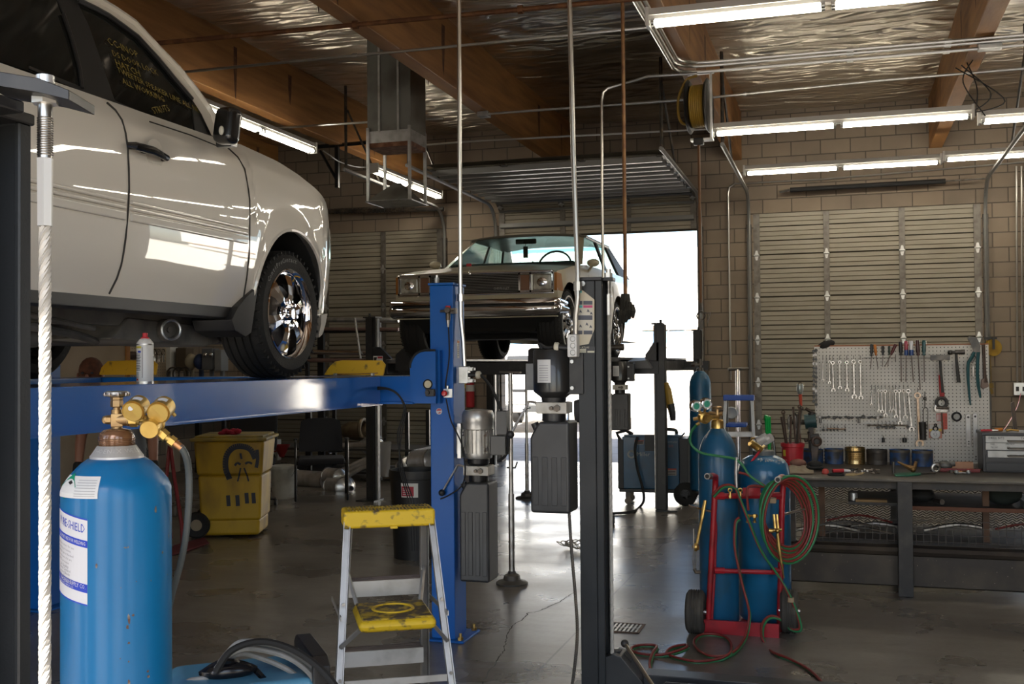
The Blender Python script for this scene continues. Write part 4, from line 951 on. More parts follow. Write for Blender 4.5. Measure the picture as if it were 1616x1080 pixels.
gl=T('work_glove','dark grey work glove stuck on the end of the rusty drop pipe','glove',at(988,508,Y=8.4))
gm=M('glove_grey',(.035,.034,.03),.85,col2=(.06,.058,.05),ns=20)
b=B();g=lambda x,y,dy=0:at(x,y,Y=8.4+dy)
b.tube([g(987,464),g(987,472),g(987,486),g(986,500),g(985,509)],[.034,.04,.045,.04,.02],10);b.build('cuff',gm,gl)
for k,(p,q,r_)in enumerate((((984,474),(978,512),.022),((990,476),(984,508),.02),((994,478),(993,502),.02),((998,482),(999,500),.018))):
 b=B();b.tube([g(*p,-.03*k),g(lerp(p[0],q[0],.5)+1,lerp(p[1],q[1],.5),-.03*k-.02),g(*q,-.03*k)],[r_*.9,r_*1.2,r_*.7],8);b.ball(g(*q,-.03*k),r_*.7,n=8);b.build('finger',gm,gl)
# OLD TAN SEDAN ON THE BLACK LIFT
def glass_material(name,tint,refl=.12):
 m=bpy.data.materials.new(name);m.use_nodes=True;nt=m.node_tree;nt.nodes.clear();o=nt.nodes.new('ShaderNodeOutputMaterial')
 t=nt.nodes.new('ShaderNodeBsdfTransparent');t.inputs['Color'].default_value=(*tint,1);g=nt.nodes.new('ShaderNodeBsdfGlossy');g.inputs['Roughness'].default_value=.03
 mx=nt.nodes.new('ShaderNodeMixShader');mx.inputs[0].default_value=refl;nt.links.new(t.outputs[0],mx.inputs[1]);nt.links.new(g.outputs[0],mx.inputs[2]);nt.links.new(mx.outputs[0],o.inputs['Surface']);MATS[name]=m
 return m
autoglass=glass_material('auto_glass',(.55,.68,.66))
tanp=M('car_tan',(.47,.42,.30),.3,coat=.7)
SX,SHW=-3.478,.878
sd=T('car','old tan two-door sedan with chrome bumper, raised on the black lift by the open bay','car',(SX,12.4,1.575))
SZ=[(10.08,2.405),(10.12,2.42),(10.6,2.50),(11.3,2.575),(12.5,2.60),(13.9,2.59),(14.6,2.52),(14.85,2.44)]
CZ=[(10.08,2.42),(10.12,2.445),(10.6,2.54),(11.2,2.60),(12.5,2.62),(13.9,2.62),(14.6,2.56),(14.85,2.46)]
SI=[(1.75,.05),(1.82,.03),(1.95,.012),(2.15,0),(2.35,.006),(2.5,.02),(2.62,.05)]
SWC,SRR=(10.50,12.93),1.575+.345
ys=[10.08,10.1,10.12]
for c in SWC:ys+=[c-.3901]+[c-.39+.78*i/20 for i in range(21)]+[c+.3901]
ys+=[11.1,11.3,11.7,12.1,12.5,13.4,13.7,14.0,14.3,14.6,14.75,14.85];ys=sorted(ys)
b=B();rows=[]
for y in ys:
 zl=1.79 if y>10.3 else 1.97
 for c in SWC:
  t=abs(y-c)/.39
  if t<1:zl=max(1.79,SRR+.0+.41*math.sqrt(1-t**2.4))
 zt,zc_=interp(SZ,y),interp(CZ,y);pin=.03*max(0,(10.3-y)/.22)+(.06*max(0,(y-14.4)/.45))
 half=[(SX+SHW-interp(SI,lerp(zl,zt,j/12))-pin,lerp(zl,zt,j/12))for j in range(13)]
 for j in range(1,7):half.append((lerp(half[12][0]-0,SX,j/6),lerp(zt,zc_,math.sin(j/6*PI/2))))
 rows.append([b.v((x,y,z))for x,z in half+[(2*SX-x,z)for x,z in half[-2::-1]]])
for a,c in zip(rows,rows[1:]):
 for i in range(len(a)-1):b._f([a[i],a[i+1],c[i+1],c[i]])
b._f(rows[0]);b._f(rows[-1][::-1]);b.build('body',tanp,sd,sharp=28,fix=False)
FY=10.07
def fpl(b,x0,y0,x1,y1,Y=FY,d=.02):
 P=[at(x,y,Y=Y)for x,y in((x0,y0),(x1,y0-(x1-x0)*.012),(x1,y1-(x1-x0)*.010),(x0,y1))];b.prism(P,(0,d,0),.003,1)
b=B();b.span((SX-.80,10.06,2.405),(SX+.80,10.12,2.425),.006);b.span((SX-.815,10.055,2.195),(SX+.815,10.12,2.212),.005);b.build('header_trim',chrome,sd)
gz0,gz1=2.214,2.404
for s in(-1,1):
 b=B();xa,xb=sorted((SX+s*.46,SX+s*.81))
 for z0_,z1_ in((gz0,gz0+.018),(gz1-.018,gz1)):b.span((xa,10.05,z0_),(xb,10.09,z1_))
 for x in(xa,SX+s*.58-.008,xb-.016):b.span((x,10.05,gz0),(x+.016,10.09,gz1))
 bz=b.build('lamp_bezel',chrome,sd)
 b=B();x0_,x1_=sorted((SX+s*.60,SX+s*.79));b.span((x0_,10.062,gz0+.02),(x1_,10.09,gz1-.02),.03,3);b.build('headlamp',M('sealed_lens',(.30,.29,.25),.08,coat=1.,col2=(.55,.52,.45),ns=12),bz)
 b=B();b.ball(((x0_+x1_)/2,10.075,(gz0+gz1)/2),.062,(1.1,.35,.9));b.build('bulb',chrome,bz)
 b=B();x0_,x1_=sorted((SX+s*.475,SX+s*.575));b.span((x0_,10.058,gz0+.02),(x1_,10.09,gz1-.02),.006);b.build('turn_signal',M('amber_lens',(.20,.10,.06),.2,coat=.6),bz)
 b=B();x=SX+s*(SHW-.035);b.prism([(x,10.07,gz0+.01),(x,10.07,gz1-.005),(x+s*.02,10.17,gz1-.01),(x+s*.028,10.22,gz0+.01)],(-s*.03,0,0),.003,1);b.build('side_marker',M('amber_bright',(.36,.14,.03),.2,coat=.6),sd)
b=B();b.span((SX-.455,10.066,gz0),(SX+.455,10.079,gz1));gr=b.build('grille',M('grille_dark',(.008,.008,.008),.7),sd)
for k in range(12):
 z=lerp(gz0+.012,gz1-.006,k/11);b=B();b.span((SX-.455,10.054,z-.0022),(SX+.455,10.067,z+.0022));b.build('grille_bar',M('grille_bar',(.25,.24,.22),.35,.9),gr)
b=B();b.text('CHEVROLET',.030,at(791,455.5,Y=10.050),X1,Z1,'CENTER',.0);b.build('grille_lettering',steel,gr)
b=B();a=at(741,432,Y=10.06);b.ball(a,.018,(1,.6,1),n=10);b.cyl(a,a+Z1*.03,.006,n=8);b.build('hood_ornament',chrome,sd)
b=B();a=at(740,419.5,Y=10.9);b.box(a,(.055,.02,.045),None,.005);b.build('hood_tag',inkred,sd)
b=B();pr_=[(10.05,2.155),(9.985,2.15),(9.965,2.135),(9.96,2.105),(9.975,2.095),(9.985,2.088),(9.965,2.080),(9.945,2.06),(9.945,2.035),(9.975,2.01),(10.02,1.985),(10.06,1.98)]
prev=None;ends=[]
for x,dy,sc in((-.885,.42,.92),(-.90,.10,1),(-.885,.045,1),(-.84,.008,1),(-.5,0,1),(0,-.006,1),(.5,0,1),(.84,.008,1),(.885,.045,1),(.90,.10,1),(.885,.42,.92)):
 zc0=2.07
 if abs(dy-.42)<.01 or abs(dy-.10)<.01:
  s=1 if x>0 else-1;cur=[b.v((SX+x-s*(y_-9.945)*.8,10.03+dy-.06,zc0+(z_-zc0)*sc))for y_,z_ in pr_]
 else:cur=[b.v((SX+x,y_+dy,zc0+(z_-zc0)*sc))for y_,z_ in pr_]
 if prev:
  for i in range(len(pr_)-1):b._f([prev[i],prev[i+1],cur[i+1],cur[i]])
 prev=cur
bp=b.build('bumper',chrome,sd,sharp=50)
b=B();b.span((SX-.84,9.962,2.082),(SX+.84,9.985,2.094));b.build('bumper_strip',blackplastic,bp)
b=B();b.prism([(SX-.80,10.12,1.98),(SX+.80,10.12,1.98),(SX+.72,10.2,1.84),(SX-.72,10.2,1.84)],(0,.05,0));b.span((SX-.60,10.18,1.83),(SX+.60,14.5,1.95),.02);b.span((SX-.45,10.5,1.77),(SX+.45,11.0,1.84),.02);b.build('underbody',M('liner_black',(.006,.006,.006),.9),sd)
RW,BW=.60,.79
def gh(s,w,y,z):return V((SX+s*w,y,z))
A0,A1=(.74,11.28,2.585),(.60,12.0,2.975)
for s in(-1,1):
 b=B();b.prism([gh(s,.73,11.26,2.58),gh(s,.80,11.32,2.58),gh(s,.655,12.02,2.975),gh(s,.60,11.98,2.985)],(0,.03,.012),.004,1);b.build('front_pillar',tanp,sd)
 b=B();b.prism([gh(s,.80,12.55,2.60),gh(s,.80,12.66,2.60),gh(s,.665,12.62,2.98),gh(s,.665,12.54,2.98)],(-s*.03,0,0),.004,1);b.build('centre_pillar',blackplastic,sd)
 b=B();b.prism([gh(s,.80,13.35,2.60),gh(s,.80,14.05,2.61),gh(s,.67,13.36,2.97),gh(s,.67,13.10,2.98)],(-s*.035,0,0),.004,1);b.build('rear_pillar',M('roof_dark',(.05,.05,.045),.5),sd)
 b=B();b.face([gh(s,.785,11.34,2.60),gh(s,.785,12.57,2.605),gh(s,.655,12.55,2.965),gh(s,.655,12.04,2.965)]);b.build('door_window',autoglass,sd,fix=False)
 b=B();b.face([gh(s,.785,12.65,2.605),gh(s,.785,13.37,2.605),gh(s,.655,13.10,2.965),gh(s,.655,12.62,2.965)]);b.build('quarter_window',autoglass,sd,fix=False)
b=B();NX,NY=12,8
def roof(u,v):
 x=-1+2*u;y=11.97+1.28*v;return V((SX+x*.68,y-.05*(1-x*x)*(1-v),2.975+.065*(1-abs(x)**3)*math.sin(PI*min(1,.18+.82*(v if v<.6 else 1.2-v))*.62)**.6))
b.grid(roof,NX,NY);b.grid(lambda u,v:roof(u,v)-Z1*.03,NX,NY,True);b.tube([roof(i/12,0)-Z1*.012 for i in range(13)],.016,6)
for q in(0,1):b.tube([roof(q,i/8)-Z1*.012 for i in range(9)],.018,6)
b.build('roof',[M('roof_tan_dark',(.13,.125,.105),.4)],sd,fix=False,sharp=50)
b=B();b.grid(lambda u,v:V((SX+(-1+2*u)*lerp(.745,.60,v),lerp(11.27,11.98,v)-.06*(1-(2*u-1)**2)*(1-.4*v),lerp(2.60,2.985,v)+.012*(1-(2*u-1)**2))),10,4);b.build('windscreen',autoglass,sd,fix=False)
b=B();b.grid(lambda u,v:V((SX+(-1+2*u)*lerp(.72,.60,v),lerp(14.05,13.28,v)+.05*(1-(2*u-1)**2),lerp(2.62,2.98,v))),8,3);b.build('rear_window',autoglass,sd,fix=False)
b=B();b.span((SX-.72,11.30,2.50),(SX+.72,11.62,2.63),.03);b.build('dashboard',M('dash_teal',(.03,.045,.045),.7),sd)
b=B();c=V((SX+.37,11.78,2.62));b.torus(c,(0,-1,.45),.19,.012,28,6);b.tube([c-X1*.18,c-Y1*.03,c+X1*.18],.011,6);b.cyl(c,c+V((0,-.2,-.1)),.025,n=10);b.build('steering_wheel',M('wheel_teal',(.05,.08,.08),.5),sd)
b=B();b.tube([c+V((-.20,-.05,-.1)),c+V((-.24,-.06,.04))],.008,6);b.ball(c+V((-.24,-.06,.045)),.014,n=8);b.build('shift_lever',M('wheel_teal',(.05,.08,.08),.5),sd)
b=B();b.box((SX+.0,11.90,2.925),(.25,.03,.06),None,.012);mr=b.build('inner_mirror',blackplastic,sd)
b=B();b.box((SX+.0,11.88,2.80),(.055,.012,.13),None,.004);b.cyl((SX,11.88,2.86),(SX,11.88,2.91),.003,n=5);b.build('hanging_tag',blackplastic,mr)
for s in(-1,1):
 b=B();b.span((SX+s*.37-.25,12.2,2.1),(SX+s*.37+.25,12.42,2.60),.06,3);b.build('seat',M('seat_tan',(.10,.09,.07),.9),sd)
for s,px,py in((1,935,416),(-1,701,419)):
 b=B();X=SX+s*.92;a=V((X,11.38,2.64))if s<0 else at(936,415,X=X);b.ball(a,.07,(1.0,.9,.62));b.tube([a+V((-s*.01,.02,-.02)),a+V((-s*.07,.05,-.09))],.014,6);b.build('wing_mirror',tanp,sd)
for c in SWC:
 for s in(1,-1):
  w=wheel(sd,(SX+s*(SHW-.03),c,SRR),s,.345,.245,.25,spokes=10,rimmat=M('rim_smoked_chrome',(.30,.30,.31),.16,1.))
  b=B();b.lathe([(.262,.0075),(.280,.0085)],(SX+s*(SHW-.03),c,SRR),(s,0,0),40,caps=False);b.build('white_stripe',white,w,fix=False)
b=B()
b.tube([V((SX+SHW-.005-interp(SI,2.33),y,2.30))for y in(10.95,11.8,12.5)],.008,6);b.build('side_trim',chrome,sd)
for y in(11.36,12.62):
 b=B();b.tube([V((SX+SHW-interp(SI,z)+.001,y,z))for z in(1.85,2.0,2.2,2.4,2.58)],.004,5);b.build('panel_seam',seam,sd)
# FOREGROUND: GAS CYLINDER, LADDER, WELDER, STANDS
ZCY=2.37
cc=at(184.5,800,zc=ZCY);CXY=V((cc.x,cc.y,0));CR_=.1155
vdir=V((-cc.x,-cc.y,0)).normalized();A0_=math.atan2(vdir.y,vdir.x)
cyl=T('gas_cylinder','tall blue shielding gas cylinder with brass regulator in the left foreground','gas cylinder',CXY)
cylblue=M('cylinder_blue',(.001,.15,.37),.34,col2=(.02,.20,.44),ns=4,lo=.5,hi=.8,stretch=(1,1,.25),coat=.15)
b=B();b.lathe([(.095,.0),(.112,.01),(CR_,.03),(CR_,1.235),(.1145,1.255),(.108,1.270),(.099,1.282),(.087,1.296),(.074,1.309),(.060,1.319)],CXY,n=56,caps=True);body=b.build('body',cylblue,cyl,sharp=60)
b=B();b.lathe([(.057,1.316),(.0565,1.324),(.0525,1.329),(.042,1.345),(.040,1.347)],CXY,n=40,caps=False);col_=b.build('collar',M('collar_silver',(.55,.55,.54),.42,.5),cyl)
b=B()
for i,ch in enumerate('PHOENIX WELD'):
 a=A0_+R(-64+i*11.5);rad=V((math.cos(a),math.sin(a),0));up=(Z1*.016-rad*.0105).normalized();u=Z1.cross(rad)
 b.text(ch,.0145,CXY+Z1*1.336+rad*.049,u,up,'CENTER',.001)
b.build('embossing',M('emboss_silver',(.72,.72,.71),.35,.5),col_)
b=B();b.lathe([(.036,1.344),(.0385,1.348),(.0385,1.364),(.036,1.374),(.028,1.381),(.014,1.384)],CXY,n=36,caps=False)
for k in range(4):b.torus(CXY+Z1*(1.35+k*.004),Z1,.0386,.0009,36,4)
b.build('neck_ring',M('neck_brown',(.16,.075,.035),.25,.4,coat=.8,col2=(.24,.12,.06),ns=18),cyl)
vbr=M('valve_bronze',(.30,.20,.10),.35,.85,col2=(.42,.28,.13),ns=25)
regb=M('regulator_brass',(.60,.41,.12),.32,.75,col2=(.50,.33,.09),ns=18)
def ac(x,y,d=0.):return at(x,y,zc=ZCY+d)
b=B();b.cyl(CXY+Z1*1.375,CXY+Z1*1.425,.012,n=14);b.lathe([(.010,1.43),(.0135,1.432),(.0135,1.444),(.012,1.446),(.0135,1.447),(.0135,1.452)],CXY,n=6)
b.box(CXY+Z1*1.402,(.026,.026,.03),(0,0,A0_),.003);o=CXY+Z1*1.403;rv=CR.copy();rv.z=0;rv.normalize()
b.cyl(o-rv*.006,o-rv*.022,.010,n=6);b.ball(o-rv*.024,.0095,n=10);b.cyl(o,o+rv*.034,.0135,n=16);b.torus(o+rv*.026,rv,.0135,.0018,16,5);b.cyl(CXY+Z1*1.40,CXY+Z1*1.452,.0085,n=12);vb=b.build('valve',vbr,cyl)
b=B();b.lathe([(0,1.452),(.012,1.452),(.023,1.455),(.026,1.459),(.0255,1.464),(.020,1.466),(.008,1.463),(0,1.463)],CXY,n=28)
for k in range(8):
 a=k*PI/4;b.ball(CXY+V((math.cos(a)*.024,math.sin(a)*.024,1.459)),.005,n=8)
b.build('handwheel',steel,vb)
rg=T('gas_regulator','brass two-gauge regulator screwed to the blue cylinder in the left foreground','regulator',o+rv*.09)
b=B();b.cyl(o+rv*.030,o+rv*.046,.0165,n=6);b.cyl(o+rv*.046,o+rv*.052,.013,n=12);b.cyl(o+rv*.05,o+rv*.085,.007,n=12);b.build('inlet_nut',regb,rg)
fd=(vdir-rv*.25-Z1*.25).normalized()
rc=ac(240,672,-.01)
b=B();b.lathe([(.0,.030),(.019,.030),(.0205,.027),(.0205,-.01),(.024,-.012),(.024,-.022),(.014,-.03),(.012,-.05)],rc,fd,30);b.cyl(rc+Z1*.005,ac(246,655,.01),.006,n=10);b.cyl(rc,ac(225,657,.0),.006,n=10);b.build('body',regb,rg)
b=B();k0=rc-fd*.045;b.cyl(k0,k0-fd*.03,.007,n=10);kk=ac(271,650,.06);b.cyl(ac(262,640,.05),ac(277,657,.05),.0042,n=8);b.cyl(rc-fd*.02,ac(269,648,.05),.006,n=10);b.build('adjusting_screw',regb,rg)
for(gx_,gy_,gr)in((212,648,.0245),(252,650,.0250)):
 g0=ac(gx_,gy_,-.02);b=B();b.lathe([(0,.010),(gr*.86,.010),(gr*.88,.006),(gr,.008),(gr,.002),(gr*.96,-.002),(gr*.96,-.034),(gr*.8,-.038),(0,-.038)],g0,(fd-Z1*.05-rv*.12).normalized(),36);b.cyl(g0-fd*.02,lerp(g0,rc,.8),.0058,n=10);g=b.build('gauge',regb,rg)
 u,w_,ax_=_basis((fd-Z1*.05-rv*.12));n_=ax_
 b=B();b.prism([g0+n_*.0102+u*(gr*.82*math.cos(t))+w_*(gr*.82*math.sin(t))for t in[R(q)for q in range(-50,131,18)]],n_*.0006);b.build('gauge_face',M('gauge_gold',(.55,.38,.10),.3,.5),g)
 b=B();
 for q in range(12):
  a0_,a1_=R(195-q*8),R(187-q*8)
  P=lambda a,d:g0+n_*d+(rv*math.cos(a)+Z1.cross(rv).cross(rv)*0+n_.cross(rv).normalized()*math.sin(a))*(gr*.972)
  if 3<q<10:b.face([P(a0_-R(60),-.006),P(a1_-R(60),-.006),P(a1_-R(60),-.022),P(a0_-R(60),-.022)])
 b.build('gauge_label',paper,g,fix=False)
b=B();b.cyl(g0*0+ac(206,645,-.034),ac(206,645,-.0325),.0052,n=18);b.build('gauge_dot',paper,g)
f0,f1,f2,f3=ac(249,677,-.01),ac(258,687,-.01),ac(272,697,-.01),ac(287,708,-.01)
b=B();b.cyl(f0,f1,.007,n=10);b.cyl(lerp(f0,f1,.6),lerp(f1,f2,.35),.0125,n=6);b.cyl(f1,f2,.008,n=12);b.cyl(lerp(f1,f2,.7),lerp(f2,f3,.25),.012,n=6);b.m(1).cyl(lerp(f2,f3,.2),f3,.0085,n=14);b.build('outlet',[regb,M('copper_ferrule',(.5,.24,.10),.35,.8)],rg)
b=B();b.tube(spline([f3+(f2-f3)*.2,f3,ac(294,722,0),ac(298,748,.02),ac(298,790,.03),ac(294,840,.05),ac(286,885,.08),ac(274,930,.12),ac(264,975,.16),ac(256,1040,.22),ac(254,1100,.28)],6),.0078,10);b.build('hose',M('hose_grey',(.075,.085,.085),.45),rg)
def cpt(a,z,r=CR_+.0006):return CXY+V((math.cos(a)*r,math.sin(a)*r,z))
def wrap_patch(b,a0,a1,z0,z1,n=14,skew=0.,r=CR_+.0006):
 for i in range(n):
  t0,t1=lerp(a0,a1,i/n),lerp(a0,a1,(i+1)/n);k=lambda a:(a-a1)*skew
  b.face([cpt(t0,z0+k(t0),r),cpt(t1,z0+k(t1),r),cpt(t1,z1+k(t1),r),cpt(t0,z1+k(t0),r)])
def wrap_text(b,s,size,amid,z,skew=0.,r=CR_+.0012,aref=0.,align='CENTER',wx=1.):
 k=B();k.text(s,size,(0,0,0),(1,0,0),(0,1,0),align)
 mp={}
 for v in k.bm.verts:
  a=amid+v.co.x*wx/CR_;mp[v.index if False else v]=b.v(cpt(a,z+v.co.y+(a-aref)*skew,r))
 for f in k.bm.faces:b._f([mp[v]for v in f.verts])
 k.bm.free()
SK=-.022
la,lb_=A0_-R(104),A0_-R(30)
b=B();wrap_patch(b,la,lb_,1.020,1.200,18,SK);lab=b.build('supplier_label',M('label_white',(.72,.72,.74),.45),body,fix=False)
b=B();wrap_text(b,'PURE-SHIELD',.025,lb_-R(2.5),1.178,SK,aref=lb_,align='RIGHT',wx=.60)
wrap_patch(b,la,lb_,1.140,1.155,18,SK,CR_+.0009);wrap_patch(b,la,lb_,1.046,1.064,18,SK,CR_+.0009)
wrap_patch(b,la,lb_,1.0195,1.0225,18,SK,CR_+.0009);wrap_patch(b,la,lb_,1.1975,1.2005,18,SK,CR_+.0009)
b.build('label_print',M('print_royal',(.02,.06,.50),.5),lab,fix=False)
b=B();wrap_text(b,'GAS MIXTURES FOR WELDING',.0105,lb_-R(2),1.1475,SK,CR_+.0016,lb_,'RIGHT',.62);wrap_text(b,'PHOENIX SUPPLY CO.',.0125,lb_-R(2),1.0575,SK,CR_+.0016,lb_,'RIGHT',.65);wrap_text(b,'YOUR COMPLETE SUPPLY CO.',.006,lerp(la,lb_,.5),1.0495,SK,CR_+.0016,lb_);b.build('label_reversed_print',paper,lab,fix=False)
b=B()
for k,s in enumerate(('a shielding gas mixture for use','in all welding processes','PURE-SHIELD gas is blended','to close tolerance for arc','and MIG processes')):wrap_text(b,s,.0072,lerp(la,lb_,.48),1.131-k*.0088,SK,CR_+.0012,lb_)
for k,s in enumerate(('Gas Quality','Quality Control','Custom Blends','Welding Processes','MIG, TIG, PLASMA')):wrap_text(b,s,.0082,lerp(la,lb_,.52),1.083-k*.0075+.004,SK,CR_+.0012,lb_)
b.build('label_fine_print',inkgrey,lab,fix=False)
def dome(a,t):
 r,z=interp([(0,CR_),(.3,.1145),(.5,.109),(.75,.099),(1,.088)],t),interp([(0,1.236),(.3,1.252),(.5,1.266),(.75,1.281),(1,1.295)],t)
 return CXY+V((math.cos(a)*(r+.0022),math.sin(a)*(r+.0022),z+.001))
def dpatch(b,a0,a1,t0,t1,n=10,m_=4,lift=1.):
 for i in range(n):
  for j in range(m_):
   A,Bq=lerp(a0,a1,i/n),lerp(a0,a1,(i+1)/n);t,u=lerp(t0,t1,j/m_),lerp(t0,t1,(j+1)/m_);f=lambda p:CXY+(p-CXY)*lift if False else p+(p-CXY-Z1*p.z).normalized()*(lift-1)
   b.face([f(dome(A,t)),f(dome(Bq,t)),f(dome(Bq,u)),f(dome(A,u))])
b=B();dpatch(b,A0_-R(80),A0_-R(19),.12,.86);hz=b.build('hazard_label',paper,body,fix=False)
b=B();dpatch(b,A0_-R(68),A0_-R(42),.16,.5,8,3,1.0006);
b=B();k=1.0007;am,tm=A0_-R(64),.5
f=lambda da,t:dome(am+R(da),t)+(dome(am+R(da),t)-CXY-Z1*dome(am+R(da),t).z).normalized()*.0008
b.face([f(0,.96),f(-8,.75),f(-17,.5),f(0,.05),f(17,.5),f(8,.75)]);b.m(1).face([f(3,.70),f(-1,.62),f(6,.55),f(9,.62)]);b.build('gas_diamond',[M('diamond_green',(.0,.26,.14),.5),inkblack],hz,fix=False)
b=B()
for q in range(7):dpatch(b,A0_-R(47),A0_-R(22),.20+q*.085,.225+q*.085,6,1,1.0008)
b.build('hazard_print',M('print_light',(.45,.45,.45),.6),hz,fix=False)
b=B();rr=random.Random(11)
for(px_,py_,w_,h_)in((240,800,5,12),(196,852,5,3),(200,852,3,4),(156,878,4,8),(250,868,4,5),(260,846,3,8),(201,960,4,20),(207,955,5,5),(199,972,5,8),(201,996,4,4),(190,912,2,2),(201,1024,3,3),(228,1044,4,4),(229,1052,5,6),(201,1055,5,10),(199,1072,3,3),(212,905,2,2),(233,907,2,3),(189,1018,2,2),(258,905,2,2)):
 s=max(-.97,min(.97,(px_-184.5)/82.5));a=A0_+math.asin(s);z=ac(px_,py_,0).z;pts=[]
 for q in range(9):
  t=2*PI*q/9;k=rr.uniform(.55,1.1);pts.append(cpt(a+math.cos(t)*w_*k*.0062,z+math.sin(t)*h_*k*.00075,CR_+.0008))
 b.face(pts)
b.build('paint_chip',M('chip_rust',(.13,.075,.055),.8,col2=(.30,.28,.25),ns=60),body,fix=False)
lc=at(612,800,zc=4.25)
ld=T('step_ladder','small aluminium step ladder with worn yellow cap and yellow tray','ladder',(lc.x,lc.y,0),local=True,rz=R(30))
LH=.955;yl=M('ladder_yellow',(.70,.47,.02),.5,col2=(.10,.07,.035),ns=26,lo=.56,hi=.70,stretch=(1,1,1.4))
yld=M('ladder_yellow_worn',(.52,.36,.03),.6,col2=(.07,.05,.03),ns=28,lo=.40,hi=.55)
b=B();b.span((-.178,-.075,LH-.068),(.178,.075,LH),.012,3);b.m(1)
for i in range(24):
 for j in range(2):b.box((-.155+i*.0135,-.045+j*.08,LH+.001),(.006,.05,.003))
b.m(0).span((.0,-.08,LH-.072),(.03,-.07,LH-.062),.002);b.build('cap',[yl,yld],ld)
def chan(p0,p1,w,d,name,mat=alu,par=ld):
 b=B();p0,p1=V(p0),V(p1);ax_=(p1-p0).normalized();u=X1-ax_*X1.dot(ax_);u.normalize();v=ax_.cross(u)
 o=[(-w/2,-d/2),(w/2,-d/2),(w/2,d/2),(w/2-.003,d/2),(w/2-.003,-d/2+.003),(-w/2+.003,-d/2+.003),(-w/2+.003,d/2),(-w/2,d/2)]
 b.prism([p0+u*x+v*y for x,y in o],p1-p0);return b.build(name,mat,par)
for s in(-1,1):
 chan((s*.163,-.05,LH-.03),(s*.232,-.34,.02),.026,.03,'leg');lg=chan((s*.150,.045,LH-.03),(s*.186,.30,.02),.032,.05,'leg')
 for zz in(.62,.36):
  b=B();t=(LH-.03-zz)/(LH-.05);p=V((lerp(s*.163,s*.232,t),lerp(-.05,-.34,t)-.016,zz));b.cyl(p,p-Y1*.006,.006,n=10);b.build('rivet',steel,ld)
 b=B();b.box((s*.20,.05,.56),(.004,.56,.018),(R(-4),0,0));b.build('spreader',alu,ld)
 b=B();b.tube([(s*.20,-.20,.47),(s*.13,-.30,.56)],.009,4);b.build('tray_strut',alu,ld);b=B();b.tube([(s*.155,.10,.70),(s*.125,-.02,.585)],.009,4);b.build('tray_strut',alu,ld)
for zz in(.645,.345,.07):
 t=(LH-.03-zz)/(LH-.05);hw=lerp(.150,.186,t)-.012;yy=lerp(.045,.30,t);b=B();b.span((-hw,yy-.045,zz),(hw,yy+.04,zz+.008));b.span((-hw,yy-.048,zz-.052),(hw,yy-.042,zz+.01));b.m(1)
 for k in range(4):b.span((-hw,yy-.036+k*.02,zz+.008),(hw,yy-.027+k*.02,zz+.0115))
 b.build('step',[alu,M('tread_brown',(.16,.12,.10),.7)],ld)
b=B();b.span((-.19,-.26,.335),(.19,-.252,.36));b.build('rear_brace',alu,ld)
b=B();b.span((-.143,-.33,.545),(.143,-.02,.59),.022,3);b.m(1).span((-.13,-.315,.585),(.13,-.03,.594),.004,1);b.m(0).torus((0,-.16,.592),Z1,.075,.008,28,6);b.build('tray',[yl,yld],ld)
wc_=at(392,1048,zc=3.25)
wz=wc_.z-.02
wd_=T('welder','light blue portable welder with coiled grey cables at the bottom edge of the photo','welder',(wc_.x,wc_.y,0),local=True,rz=R(38))
wb=M('welder_blue',(.10,.30,.45),.38,col2=(.04,.17,.34),ns=5,coat=.3)
b=B();b.prism([(-.34,-.15,.06),(-.34,-.15,wz-.09),(-.20,-.15,wz),(.16,-.15,wz),(.20,-.15,wz-.03),(.20,-.15,.06)],(0,.30,0),.02,3);bd=b.build('case',wb,wd_)
b=B();b.span((.16,-.155,.05),(.20,.155,wz-.02),.015,3);fp=b.build('front_panel',blackplastic,wd_)
for k in range(6):
 b=B();b.tube([(.17,-.12+k*.045,wz-.03),(.175,-.12+k*.045,wz+.05)],.005,6);b.build('guard_bar',steel,fp)
b=B();b.prism([(.165,-.17,wz-.02),(.165,-.17,wz+.035),(.165,-.14,wz+.06),(.165,.14,wz+.06),(.165,.17,wz+.035),(.165,.17,wz-.02),(.165,.145,wz-.02),(.165,.145,wz+.035),(.165,-.145,wz+.035),(.165,-.145,wz-.02)],(.05,0,0),.004,1);b.build('handle',blackplastic,wd_)
b=B();b.ball((-.06,-.05,wz+.018),.055,(1.5,.5,.45));b.tube(spline([(-.14,-.02,wz+.01),(-.08,-.06,wz+.05),(.0,-.03,wz+.02),(.03,-.10,wz+.0)],5),.010,6);b.build('strap',M('strap_black',(.008,.008,.01),.2),wd_)
for k in range(2):
 b=B();b.cyl((.0+k*.1-.2,-.15,.06),(.0+k*.1-.2,-.17,.06),.05,n=16);
 b.bm.free()
for x in(-.28,.14):
 for s in(-1,1):
  b=B();b.cyl((x,s*.12,0),(x,s*.12,.065),.02,n=10);b.build('foot',rubber,wd_)
cg=M('cable_grey',(.20,.20,.19),.55,col2=(.33,.32,.30),ns=10)
b=B()
def wp(x,y,d=0):return at(x,y,zc=3.2+d)
for k,pts in enumerate((((280,1086),(300,1075),(330,1068),(352,1040),(372,1018),(392,1013),(430,1016),(470,1030),(505,1055),(525,1080),(535,1100)),((340,1062),(360,1035),(390,1024),(430,1030),(462,1042),(490,1065),(500,1090)),((345,1050),(365,1026),(400,1018),(440,1024),(480,1046),(510,1072),(522,1100)),((350,1048),(380,1032),(420,1042),(455,1058),(475,1075),(490,1100)))):
 b.tube(spline([wp(x,y,.02*k-.04)for x,y in pts],6),.0085,8)
o=one(b,'cable_coil',cg,'thick grey welding cables coiled over the light blue welder at the bottom edge','cable')
